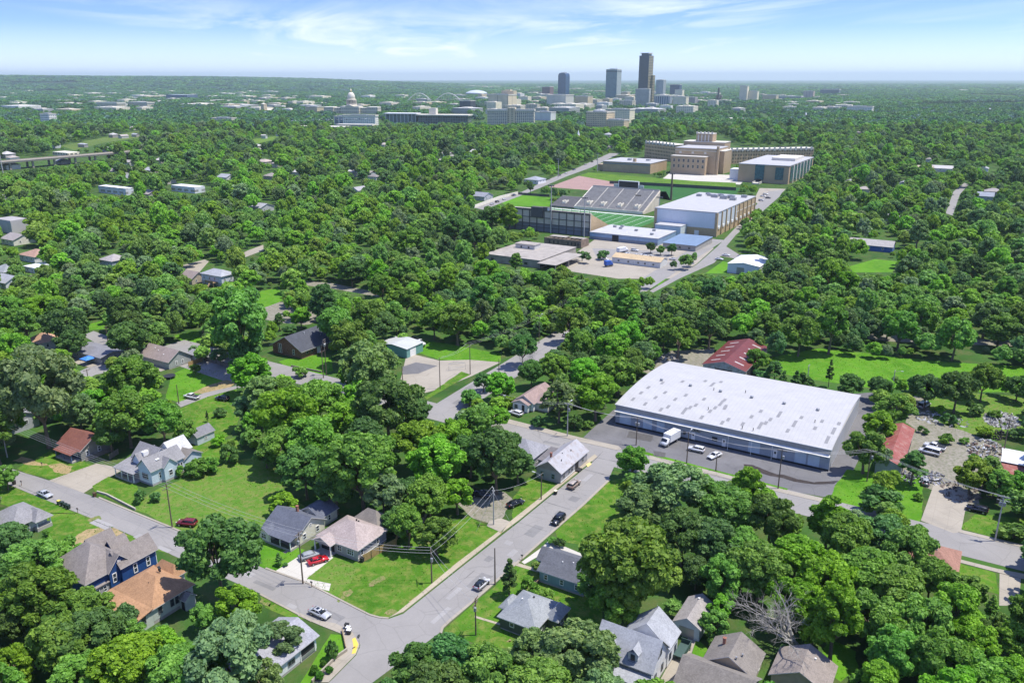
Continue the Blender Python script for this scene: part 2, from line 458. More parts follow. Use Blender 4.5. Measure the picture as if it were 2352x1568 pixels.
# main street coming up from the bottom
A_px = [(854, 1568), (640, 1720), (620, 1568), (754, 1568), (766, 1557), (818, 1504), (828, 1480), (811, 1454), (770, 1432), (718, 1425), (640, 1385), (599, 1363), (395, 1274),
        (350, 1249), (295, 1226), (240, 1202), (168, 1173), (84, 1139), (14, 1110), (-60, 1085), (-60, 1047), (41, 1081), (113, 1103), (192, 1132), (226, 1144), (300, 1175), (396, 1214), (500, 1259),
        (609, 1306), (707, 1341), (812, 1395), (848, 1413), (870, 1419), (892, 1421), (926, 1409), (1060, 1302), (1190, 1200), (1300, 1110), (1372, 1052), (1412, 1068), (1398, 1100), (1340, 1155),
        (1270, 1217), (1095, 1370), (1030, 1424), (1014, 1440), (1010, 1452)]
A_px = A_px[:1] + [(760, 1665), (660, 1665)] + A_px[3:]
sheet('street', A_px, M_ROAD, 0.02)
# cross street: two straight runs in plan
def band(name, p0, p1, wl, wr, mat, z, keep=True):
    d = (p1 - p0).normalized(); n = Vector((-d.y, d.x, 0))
    pts = [p0 + n * wl, p0 - n * wr, p1 - n * wr, p1 + n * wl]
    return sheet(name, None, mat, z, world_pts=pts)
c0, c1, c2 = G(640, 852), G(1300, 1022), G(2300, 1270)
c1b = c1
ext0 = c0 + (c0 - c1).normalized() * 60; ext2 = c2 + (c2 - c1).normalized() * 60
dC = (c2 - c0).normalized(); nC = Vector((-dC.y, dC.x, 0))
cw = 5.6
sheet('street', None, M_ROAD, 0.028, world_pts=[ext0 + nC * cw, ext0 - nC * cw, c1 - nC * cw, ext2 - nC * cw, ext2 + nC * cw, c1 + nC * cw])
for poly in ([(616, 846), (630, 836), (775, 878), (760, 903)], [(1165, 966), (1420, 1030), (1420, 1082), (1165, 1012)], [(1490, 1046), (1660, 1090), (1640, 1104), (1490, 1062)],
             [(1800, 1130), (1905, 1155), (1905, 1190), (1830, 1165)], [(2150, 1212), (2352, 1262), (2352, 1312), (2160, 1262)], [(985, 922), (1050, 938), (1030, 962), (1005, 955)]): clear(poly)
# street beyond the crossing
d0, d1 = G(1014, 948), G(1283, 778)
d_far = d0 + (d1 - d0).normalized() * 330
band('street', d0, d_far, 5.6, 5.6, M_ROAD, 0.024)
clear([(975, 912), (1150, 830), (1240, 786), (1300, 762), (1300, 772), (1200, 846), (1045, 932)])
# street past the white gymnasium
e_px = [(1492, 668), (1540, 640), (1570, 622), (1600, 608), (1648, 566), (1700, 512), (1765, 440), (1800, 436), (1790, 452), (1735, 500), (1690, 540), (1668, 566), (1700, 586), (1690, 594), (1655, 588), (1640, 604), (1600, 622), (1560, 640), (1500, 672)]
sheet('street', e_px, M_ROAD, 0.02, keep=False)
clear([(1492, 668), (1570, 622), (1600, 606), (1655, 560), (1690, 535), (1700, 585), (1655, 588), (1620, 618), (1560, 640), (1500, 674)])
clear([(1735, 448), (1800, 436), (1790, 452), (1748, 478), (1736, 476)])
# street along the stadium's far side
s_px = [(1086, 476), (1150, 456), (1200, 440), (1260, 412), (1330, 384), (1400, 352), (1425, 352), (1360, 384), (1300, 406), (1235, 434), (1190, 452), (1110, 482)]
sheet('street', s_px, M_ROAD, 0.02)

# yellow centre lines
def stripe(name, p0, p1, wdt, mat, z, gap=0.0):
    d = (p1 - p0).normalized(); n = Vector((-d.y, d.x, 0)) * wdt / 2
    pts = []
    for g in ((0,) if not gap else (-gap, gap)):
        o = n.normalized() * g
        mesh = [p0 + n + o, p0 - n + o, p1 - n + o, p1 + n + o]
        pts.append(mesh)
    mb = MB()
    for q in pts: mb.poly([(v.x, v.y, z) for v in q[::-1]] if False else [(v.x, v.y, z) for v in q])
    o = mb.build(name, mat); o['kind'] = 'structure'
    return o
stripe('centre_line', G(1165, 985), G(1372, 1043), 0.14, M_YEL, 0.036, 0.17)
stripe('centre_line', G(1470, 1066), c2 + (c2 - c1) * 0.2, 0.14, M_YEL, 0.036, 0.17)
stripe('centre_line', ext0, G(960, 932), 0.2, M_WHITE, 0.036)

# sidewalks with kerbs: raised slabs
def slab(name, px, mat, h=0.12, z0=-0.05, world_pts=None, keep=False):
    pts = world_pts or [G(x, y) for x, y in px]
    a = sum(pts[i].x * pts[(i + 1) % len(pts)].y - pts[(i + 1) % len(pts)].x * pts[i].y for i in range(len(pts)))
    if a < 0: pts = pts[::-1]
    o = MB().prism([(p.x, p.y) for p in pts], z0, h).build(name, mat); o['kind'] = 'structure'
    if keep and px: clear(px)
    return o
slab('sidewalk', [(893, 1418), (926, 1405), (1060, 1298), (1150, 1226), (1146, 1220), (1050, 1292), (940, 1384), (910, 1408)], M_WALK)
slab('sidewalk', [(1152, 1224), (1190, 1196), (1300, 1106), (1372, 1049), (1366, 1043), (1290, 1104), (1186, 1186), (1170, 1199)], M_WALK)
slab('driveway', [(1124, 1196), (1150, 1190), (1172, 1198), (1150, 1222), (1118, 1208)], M_CONC, 0.09)
slab('sidewalk', [(690, 1408), (720, 1424), (770, 1431), (810, 1453), (827, 1480), (817, 1503), (754, 1567), (722, 1567), (775, 1508), (793, 1492), (786, 1456), (740, 1438), (684, 1414)], M_CONC, 0.12, keep=True)
slab('tactile_paving', [(809, 1468), (816, 1464), (823, 1480), (817, 1500), (808, 1502), (812, 1484)], M_YEL2, 0.135)
slab('tactile_paving', [(1346, 1067), (1354, 1062), (1359, 1066), (1350, 1073)], M_YEL3, 0.135)
slab('kerb', [(609, 1306), (707, 1341), (812, 1395), (848, 1413), (870, 1419), (892, 1421), (893, 1418), (872, 1416), (850, 1410), (814, 1392), (709, 1338), (611, 1303)], M_CONC, 0.14)
slab('kerb', [(226, 1144), (300, 1175), (396, 1214), (500, 1259), (502, 1256), (398, 1211), (302, 1172), (228, 1141)], M_CONC, 0.14)
slab('kerb', [(1010, 1452), (1014, 1440), (1030, 1424), (1095, 1370), (1270, 1217), (1340, 1155), (1398, 1100), (1402, 1102), (1344, 1158), (1273, 1220), (1098, 1374), (1034, 1428), (1019, 1442), (1015, 1455)], M_CONC, 0.14)
slab('kerb', [(599, 1363), (640, 1385), (718, 1425), (714, 1428), (638, 1388), (596, 1366)], M_CONC, 0.14)
slab('sidewalk', [(1022, 1464), (1085, 1410), (1090, 1413), (1180, 1440), (1178, 1444), (1090, 1418), (1026, 1470)][2:6], M_WALK, 0.06)
slab('sidewalk', [(1176, 1296), (1250, 1318), (1252, 1312), (1182, 1290)], M_WALK, 0.06)
nA = 7.4
for (a, b) in ((G(1165, 968), G(1418, 1031)),):
    pass
slab('sidewalk', [(1100, 936), (1170, 963), (1330, 1004), (1420, 1024), (1428, 1031), (1418, 1034), (1330, 1014), (1165, 972), (1096, 944)], M_CONC, 0.11)
slab('sidewalk', [(1492, 1046), (1660, 1088), (1800, 1124), (1910, 1150), (1908, 1158), (1798, 1132), (1658, 1097), (1490, 1054)], M_CONC, 0.11)
slab('sidewalk', [(2205, 1216), (2360, 1254), (2360, 1260), (2200, 1222)], M_CONC, 0.11)
slab('sidewalk', [(2195, 1282), (2290, 1306), (2352, 1318), (2352, 1330), (2285, 1313), (2190, 1288)], M_CONC, 0.11)

# lawns and bare ground (outlines as they lie around the houses)
sheet('lawn', [(306, 1166), (350, 1128), (455, 1085), (500, 1068), (560, 1054), (615, 1046), (640, 1085), (650, 1120), (720, 1180), (610, 1240), (600, 1300), (500, 1256), (400, 1212)], M_DRY, 0.008, 0.5, keep=False)
clear([(312, 1166), (350, 1130), (455, 1090), (560, 1062), (600, 1052), (622, 1090), (630, 1130), (640, 1150), (612, 1180), (600, 1220), (605, 1300), (560, 1250), (500, 1200), (440, 1200), (400, 1212)])
sheet('lawn', [(700, 1330), (766, 1280), (846, 1290), (905, 1240), (960, 1225), (1075, 1185), (1152, 1222), (1060, 1296), (925, 1405), (890, 1418), (850, 1410), (812, 1392), (720, 1344)], M_LAWN, 0.008, 0.4, keep=False)
clear([(700, 1330), (766, 1280), (846, 1290), (905, 1248), (945, 1275), (1000, 1290), (1060, 1250), (1075, 1200), (1145, 1222), (1060, 1296), (925, 1405), (890, 1418), (850, 1410), (812, 1392), (720, 1344)])
sheet('lawn', [(700, 1330), (766, 1280), (830, 1296), (800, 1340), (770, 1372), (720, 1344)], M_DRY, 0.013, 0.6, keep=False)
sheet('lawn', [(1175, 1200), (1180, 1140), (1215, 1098), (1240, 1090), (1290, 1100), (1300, 1095), (1270, 1128), (1240, 1148), (1188, 1186)], M_LAWN, 0.008, 0.4, keep=False)
clear([(1168, 1198), (1175, 1165), (1205, 1140), (1215, 1100), (1240, 1090), (1310, 1085), (1270, 1128)])
sheet('lawn', [(1275, 1220), (1340, 1160), (1400, 1104), (1440, 1095), (1440, 1180), (1400, 1240), (1330, 1250), (1280, 1240)], M_LAWN, 0.008, 0.3, keep=False)
clear([(1268, 1216), (1340, 1155), (1400, 1100), (1425, 1104), (1405, 1175), (1370, 1215), (1330, 1240), (1345, 1270), (1335, 1300), (1245, 1265), (1200, 1290)])
sheet('lawn', [(1020, 1445), (1100, 1375), (1145, 1340), (1180, 1290), (1262, 1318), (1300, 1350), (1380, 1385), (1385, 1440), (1250, 1480), (1120, 1490), (1080, 1470), (1030, 1465)], M_LAWN, 0.008, 0.4, keep=False)
clear([(1020, 1445), (1100, 1375), (1150, 1345), (1160, 1400), (1145, 1450), (1215, 1470), (1190, 1490), (1100, 1475), (1030, 1470)])
clear([(1290, 1380), (1330, 1385), (1340, 1425), (1300, 1435)])
sheet('lawn', [(395, 1275), (350, 1249), (295, 1226), (168, 1173), (84, 1139), (0, 1105), (-40, 1140), (60, 1180), (110, 1235), (160, 1260), (250, 1235), (320, 1250)], M_LAWN, 0.008, 0.4, keep=False)
clear([(395, 1275), (295, 1226), (168, 1173), (84, 1139), (30, 1125), (0, 1140), (60, 1160), (110, 1200), (100, 1235), (150, 1250), (240, 1235), (340, 1240), (360, 1300)])
sheet('bare_dirt', [(150, 1245), (200, 1215), (262, 1212), (292, 1228), (270, 1240), (220, 1232), (190, 1250), (180, 1270)], M_DIRT, 0.013, 0.8, step=1.0, keep=False)
sheet('lawn', [(40, 1075), (115, 1035), (195, 1062), (220, 1068), (120, 1100), (60, 1086)], M_LAWN, 0.008, 0.4, keep=False)
clear([(35, 1070), (60, 1040), (130, 1040), (220, 1068), (120, 1100), (60, 1086)])
sheet('bare_dirt', [(125, 1085), (110, 1068), (140, 1062), (170, 1070), (160, 1088)], M_DIRT, 0.013, 0.8, step=1.0, keep=False)
sheet('bare_dirt', [(28, 1058), (50, 1048), (110, 1068), (70, 1068)], M_DIRT, 0.013, 0.8, step=1.0, keep=False)
sheet('driveway', [(113, 1103), (222, 1064), (286, 1076), (208, 1122), (192, 1132)], M_CONC, 0.02)
sheet('lawn', [(212, 1116), (250, 1094), (312, 1110), (330, 1150), (300, 1166), (222, 1134)], M_LAWN, 0.02, 0.2)
sheet('driveway', [(631, 1312), (688, 1276), (735, 1262), (766, 1280), (707, 1326), (700, 1340)], M_CONCW, 0.024)
sheet('lawn', [(596, 1300), (600, 1240), (625, 1240), (700, 1262), (688, 1276), (631, 1312)], M_LAWN2, 0.012, 0.2)
sheet('garden_path', [(650, 1268), (676, 1250), (682, 1253), (656, 1271)], M_WALK, 0.02, keep=False)
sheet('garden_path', [(700, 1328), (760, 1340), (756, 1357), (712, 1345)], M_CONCW, 0.03, keep=False)
sheet('driveway', [(1198, 1290), (1245, 1256), (1262, 1240), (1300, 1256), (1370, 1285), (1330, 1310), (1270, 1290), (1240, 1275), (1205, 1295)], M_CONCW, 0.02, keep=False)
sheet('driveway', [(1050, 1155), (1080, 1120), (1160, 1130), (1180, 1150), (1150, 1192), (1120, 1200), (1085, 1190)], M_GRAVEL, 0.012, 0.5, keep=False)
clear([(1078, 1180), (1072, 1135), (1100, 1120), (1150, 1135), (1200, 1130), (1210, 1160), (1165, 1200), (1120, 1205)])
sheet('driveway', [(1512, 1568), (1560, 1480), (1590, 1458), (1600, 1464), (1582, 1520), (1555, 1600), (1500, 1620)], M_CONC, 0.014, keep=False)
clear([(1515, 1568), (1560, 1480), (1598, 1470), (1628, 1480), (1600, 1510), (1570, 1568)])
sheet('lawn', [(1600, 1468), (1640, 1500), (1590, 1530), (1560, 1600)], M_LAWN2, 0.008, 0.3, keep=False)
sheet('lawn', [(1890, 1490), (1915, 1470), (1965, 1495), (1972, 1530), (1930, 1566), (1885, 1540)], M_LAWN2, 0.008, 0.8)
sheet('lawn', [(690, 1568), (760, 1455), (788, 1458), (793, 1492), (775, 1508), (722, 1568), (700, 1590)], M_LAWN2, 0.012, 0.2)
sheet('lawn', [(596, 1366), (640, 1388), (700, 1420), (680, 1425), (610, 1395)], M_LAWN, 0.012, 0.2)

# lot of the white roofed warehouse
sheet('parking_lot', [(1360, 985), (1410, 940), (1560, 940), (2010, 900), (2020, 960), (1960, 1080), (1910, 1144), (1800, 1124), (1420, 1030), (1340, 1004)], M_LOT, 0.012, keep=False)
clear([(1335, 1000), (1405, 945), (1415, 940), (1530, 835), (1980, 905), (2010, 920), (1985, 1000), (1912, 1142), (1800, 1122), (1600, 1075), (1480, 1048), (1425, 1028)])
sheet('verge', [(1470, 1034), (1560, 1058), (1700, 1094), (1810, 1122), (1806, 1126), (1700, 1100), (1560, 1064), (1468, 1040)], M_LAWN2, 0.03, 0.2, keep=False)
sheet('lawn', [(1905, 1155), (1915, 1120), (1945, 1078), (2120, 1090), (2118, 1190), (2110, 1200), (1960, 1168)], M_LAWN2, 0.02, 0.3, keep=False)
clear([(1910, 1150), (1918, 1118), (1946, 1080), (1975, 1090), (1990, 1120), (1985, 1140), (1965, 1160)])
clear([(2060, 1130), (2115, 1120), (2120, 1190), (2075, 1180)])
sheet('driveway', [(2115, 1195), (2145, 1112), (2170, 1114), (2225, 1132), (2207, 1222), (2190, 1224)], M_CONC, 0.03)
sheet('gravel_lot', [(2050, 1080), (2090, 1000), (2130, 960), (2200, 985), (2300, 1020), (2310, 1080), (2250, 1130), (2250, 1160), (2200, 1180), (2150, 1130)], M_GRAVEL, 0.012, 0.8, keep=False)
clear([(2100, 1010), (2140, 985), (2200, 1000), (2280, 1030), (2210, 1060), (2190, 1100), (2150, 1110), (2110, 1075)])
clear([(2218, 1140), (2270, 1140), (2268, 1180), (2215, 1180)])
sheet('gravel_lot', [(2080, 970), (2105, 900), (2120, 900), (2140, 950), (2130, 1000)], M_GRAVEL, 0.012, 0.8, keep=False)
sheet('meadow', [(2120, 930), (2160, 900), (2352, 910), (2420, 1000), (2352, 1020), (2260, 1000), (2140, 985)], M_DRY, 0.008, 0.8, keep=False)
clear([(2130, 940), (2180, 925), (2340, 920), (2352, 1010), (2280, 1000), (2200, 985), (2140, 975)])
sheet('meadow', [(1770, 820), (1880, 800), (2000, 812), (2150, 830), (2500, 850), (2500, 900), (2200, 900), (2000, 890), (1850, 870), (1770, 850)], M_LAWN2, 0.008, 0.8, keep=False)
clear([(1785, 824), (2110, 826), (2300, 842), (2300, 856), (2150, 856), (2000, 848), (1795, 848)]); clear([(1950, 828), (2110, 832), (2210, 845), (2200, 858), (2080, 848), (1960, 845)]); clear([(1775, 840), (1800, 822), (1905, 815), (2095, 830), (2090, 850), (1990, 880), (1900, 866), (1790, 858)])
clear([(2150, 840), (2210, 842), (2200, 862), (2150, 860)]); clear([(2290, 848), (2352, 855), (2352, 870), (2285, 862)])
sheet('bare_ground', [(1470, 850), (1540, 806), (1640, 800), (1640, 860), (1560, 850), (1500, 865)], M_GRAVEL, 0.008, 1.0, keep=False)
clear([(1500, 838), (1545, 815), (1635, 803), (1625, 835), (1540, 833)])
sheet('lawn', [(2160, 1312), (2195, 1290), (2288, 1316), (2295, 1365), (2240, 1350)], M_LAWN, 0.012, 0.4)
sheet('driveway', [(2296, 1316), (2345, 1328), (2340, 1390), (2295, 1390)], M_CONC, 0.016)
sheet('lawn', [(2210, 1205), (2240, 1180), (2352, 1190), (2352, 1250), (2208, 1214)], M_LAWN, 0.016, 0.3, keep=False)
clear([(2208, 1200), (2245, 1190), (2270, 1200), (2290, 1235), (2210, 1218)])

# concrete yard by the crossing and the black roofed brick building
sheet('concrete_yard', [(918, 880), (935, 810), (1010, 828), (1080, 826), (1150, 832), (1080, 865), (1010, 893), (965, 905), (930, 905)], M_CONC, 0.016)
sheet('parking_lot', [(925, 842), (955, 832), (1005, 840), (960, 858), (925, 860)], M_LOT, 0.022, keep=False)
sheet('lawn', [(975, 912), (1060, 853), (1080, 860), (1010, 900), (980, 918)], M_LAWN, 0.02, 0.3)
sheet('lawn', [(930, 800), (960, 780), (1030, 790), (1150, 812), (1150, 830), (1080, 830), (1010, 826)], M_LAWN2, 0.012, 0.4)
sheet('lawn', [(640, 830), (700, 815), (760, 820), (765, 850), (740, 862), (650, 838)], M_LAWN2, 0.012, 0.3)
clear([(640, 740), (765, 740), (765, 860), (640, 830)], False)
sheet('lawn', [(380, 915), (395, 860), (440, 838), (520, 855), (545, 880), (470, 900), (415, 925)], M_LAWN2, 0.012, 0.4)
sheet('bare_dirt', [(440, 902), (470, 888), (520, 872), (545, 880), (520, 892), (470, 904)], M_DIRT, 0.018, 0.6, step=1.0, keep=False)
sheet('driveway', [(405, 925), (470, 902), (545, 885), (560, 888), (480, 910), (415, 935)], M_ROAD, 0.02)
sheet('lawn', [(415, 985), (410, 940), (470, 912), (545, 893), (560, 925), (540, 985), (490, 1030), (450, 1040)], M_LAWN, 0.008, 0.5, keep=False)
clear([(418, 955), (412, 938), (480, 908), (530, 896), (545, 920), (535, 950), (520, 985), (490, 975), (430, 965)])
sheet('lawn', [(455, 1060), (480, 1020), (540, 1005), (560, 1040), (500, 1066)], M_LAWN, 0.01, 0.5)
sheet('street', [(100, 890), (210, 840), (420, 800), (600, 860), (560, 890), (380, 830), (220, 860), (140, 900)], M_ROAD, 0.006, keep=False)
sheet('street', [(190, 770), (215, 760), (265, 778), (240, 800)], M_ROAD, 0.012)
sheet('lawn', [(200, 745), (240, 735), (245, 755), (205, 758)], M_LAWN2, 0.012, 0.5)
sheet('lawn', [(400, 770), (455, 760), (465, 785), (420, 792)], M_LAWN2, 0.012, 0.5)
sheet('bare_ground', [(560, 720), (620, 690), (690, 700), (745, 735), (700, 745), (640, 740)], M_GRAVEL, 0.008, 1.5, keep=False)
sheet('meadow', [(540, 700), (600, 668), (640, 660), (650, 690), (600, 710)], M_LAWN2, 0.01, 1.0)
clear([(600, 700), (640, 690), (650, 720), (620, 730)])
sheet('street', [(408, 612), (470, 596), (480, 600), (445, 640), (420, 630)], M_CONC, 0.012, keep=False)
sheet('street', [(540, 590), (570, 575), (605, 562), (605, 575), (560, 592)], M_CONC, 0.012)
sheet('railway_bed', [(700, 645), (760, 650), (870, 672), (870, 682), (760, 662), (700, 655)], M_GRAVEL, 0.012)
sheet('railway_bed', [(1950, 760), (2060, 770), (2350, 784), (2352, 796), (2040, 784), (1950, 772)], M_GRAVEL, 0.012, keep=False)
clear([(2040, 774), (2075, 777), (2075, 790), (2040, 786)]); clear([(2200, 776), (2290, 782), (2290, 794), (2200, 790)])
# far lots by the stadium
sheet('parking_lot', [(1290, 620), (1310, 590), (1380, 540), (1560, 560), (1640, 570), (1600, 606), (1540, 640), (1420, 640)], M_CONC, 0.008, keep=False)
clear([(1310, 616), (1380, 600), (1550, 590), (1530, 618), (1430, 640), (1340, 630)])
sheet('parking_lot', [(1360, 570), (1540, 578), (1530, 596), (1370, 590)], M_ROAD, 0.012)
sheet('playing_field', [(1150, 464), (1190, 448), (1268, 454), (1262, 474), (1165, 474)], M_LAWN2, 0.012)
sheet('sports_court', [(1260, 430), (1330, 404), (1420, 420), (1395, 440)], paving((0.33, 0.215, 0.185), "clay_court", 0.10, 0.2, 0.2), 0.012)
sheet('lawn', [(1330, 404), (1352, 396), (1520, 410), (1600, 416), (1690, 420), (1690, 430), (1560, 424), (1420, 420)], M_LAWN, 0.012)
sheet('playing_field', [(1400, 440), (1420, 424), (1700, 432), (1690, 446), (1540, 460), (1530, 440)], ground_mat([(0.03, 0.11, 0.03), (0.04, 0.13, 0.035), (0.05, 0.14, 0.04)], 0.05, "turf"), 0.01)
sheet('parking_lot', [(1520, 412), (1540, 396), (1720, 404), (1700, 424)], M_CONCW, 0.006)
sheet('parking_lot', [(1730, 462), (1745, 432), (1805, 434), (1760, 478)], M_CONC, 0.006)
sheet('lawn', [(1620, 628), (1660, 600), (1680, 604), (1668, 628)], M_LAWN2, 0.012)
sheet('lawn', [(1508, 636), (1545, 620), (1530, 640), (1512, 660)], M_LAWN2, 0.012)
sheet('lawn', [(1950, 612), (2010, 595), (2060, 600), (2050, 625), (1960, 626)], M_LAWN2, 0.012)
clear([(2000, 600), (2055, 600), (2040, 615), (2000, 612)])
sheet('meadow', [(140, 335), (270, 310), (320, 300), (320, 316), (240, 328), (170, 345)], ground_mat([(0.09, 0.15, 0.03), (0.12, 0.18, 0.04), (0.14, 0.18, 0.05)], 0.01, "hay_meadow", 0.3), 0.01)
sheet('meadow', [(0, 265), (140, 262), (140, 276), (0, 278)], M_DRY, 0.01, keep=False)
sheet('meadow', [(580, 320), (640, 312), (640, 318), (590, 330)], M_DRY, 0.01)
sheet('street', [(2172, 490), (2190, 440), (2215, 420), (2225, 424), (2205, 446), (2188, 495)], M_ROAD, 0.012)
sheet('meadow', [(1690, 250), (1780, 246), (1840, 252), (1700, 256)], M_DRY, 0.01, keep=False)

# wear of the streets: patches, tar seams, the long wet stain of the lot
M_SEAM = paint((0.06, 0.06, 0.06), 0.6, 0.2, 2.0); M_RPATCH = paving((0.20, 0.195, 0.19), "asphalt_patch", 0.15, 0.2, 0.2); M_RPALE = paving((0.30, 0.29, 0.28), "worn_asphalt", 0.12, 0.2, 0.15)
sheet('puddle_stain', [(1708, 1066), (1730, 1068), (1760, 1080), (1785, 1089), (1800, 1090), (1832, 1100), (1870, 1107), (1925, 1104), (1915, 1111), (1870, 1112), (1825, 1106), (1800, 1098), (1770, 1093), (1740, 1083), (1712, 1074)], paint((0.055, 0.045, 0.04), 0.25, 0.3, 0.6), 0.03, 0.25, step=0.8, keep=False)
for px_ in ([(1500, 1035), (1530, 1040), (1526, 1050), (1500, 1046)], [(1640, 1010), (1672, 1020), (1668, 1028), (1640, 1022)], [(1445, 990), (1500, 1000), (1495, 1014), (1440, 1004)]): sheet('oil_stain', px_, paint((0.09, 0.085, 0.08), 0.6, 0.2, 1.0), 0.03, 0.4, step=0.8, keep=False)
rw = random.Random(9)
for a_, b_, n_, hw_ in ((G(980, 1420), G(1372, 1080), 15, 4.0), (G(30, 1108), G(820, 1440), 13, 3.4), (G(1240, 1020), G(1640, 1110), 9, 4.0), (G(1020, 935), G(1260, 795), 7, 4.2)):
    d_ = (b_ - a_).normalized(); q_ = Vector((-d_.y, d_.x, 0)); L_ = (b_ - a_).length
    for k in range(n_):
        c = a_ + d_ * (L_ * (k + rw.random()) / n_); t_ = rw.random()
        if t_ < .45:
            o_ = q_ * rw.uniform(-hw_, hw_) * .6; l_, w2 = rw.uniform(.8, 3.2), rw.uniform(.5, 1.4)
            sheet('road_patch', None, rw.choice((M_RPATCH, M_RPALE)), 0.03, 0.06, .7, world_pts=[c + o_ + d_ * l_ + q_ * w2, c + o_ - d_ * l_ + q_ * w2, c + o_ - d_ * l_ - q_ * w2, c + o_ + d_ * l_ - q_ * w2])
        elif t_ < .75: sheet('tar_seam', None, M_SEAM, 0.03, 0.10, .8, world_pts=[c + q_ * hw_, c - q_ * hw_, c - q_ * hw_ + d_ * .07, c + q_ * hw_ + d_ * .07])
        else: o_ = q_ * rw.uniform(-1.5, 1.5); l_ = rw.uniform(5, 12); sheet('tar_seam', None, M_SEAM, 0.03, 0.12, 1.0, world_pts=[c + o_ + d_ * l_, c + o_ - d_ * l_, c + o_ - d_ * l_ + q_ * .06, c + o_ + d_ * l_ + q_ * .06])
for px_ in ([(880, 1408), (900, 1398), (912, 1404), (894, 1414)], [(790, 1360), (806, 1350), (812, 1358), (798, 1370)], [(846, 1340), (880, 1322), (884, 1330), (852, 1346)], [(960, 1250), (1000, 1225), (1010, 1232), (968, 1258)], [(770, 1378), (786, 1366), (792, 1372), (778, 1384)], [(598, 1378), (622, 1384), (618, 1394), (600, 1388)], [(200, 1190), (225, 1184), (232, 1192), (208, 1198)], [(1160, 1470), (1172, 1466), (1176, 1472), (1164, 1476)]): sheet('bare_dirt', px_, M_BALD, 0.02, 0.9, step=0.45, keep=False)
sheet('worn_verge', [(926, 1404), (1060, 1296), (1150, 1224), (1154, 1219), (1056, 1288), (940, 1380)], M_DIRT, 0.02, 0.5, step=0.7, keep=False)
# ================================================================ building helpers
M_TRIM = paint((0.78, 0.78, 0.76), 0.5, 0.05, 2.0)
clear([(690, 1195), (742, 1185), (742, 1225), (700, 1235)]); clear([(385, 1012), (425, 1006), (450, 1030), (420, 1048)]); clear([(1800, 1566), (1825, 1545), (1862, 1536), (1893, 1562)])
M_FASCIA = paint((0.58, 0.57, 0.55), 0.6, 0.08, 1.0)
M_PANE = glass((0.035, 0.045, 0.055))
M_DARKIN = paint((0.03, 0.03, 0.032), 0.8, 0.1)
M_FOUND = paint((0.36, 0.34, 0.31), 0.9, 0.12, 1.5)
M_BLACKM = paint((0.03, 0.03, 0.03), 0.5, 0.1)
M_GREYM = paint((0.32, 0.33, 0.34), 0.4, 0.1, metal=0.4)
M_WOOD = paint((0.26, 0.18, 0.10), 0.85, 0.25, 2.0)
M_WOODG = paint((0.22, 0.19, 0.16), 0.9, 0.25, 2.0)
M_DOOR = paint((0.55, 0.55, 0.54), 0.5, 0.06)

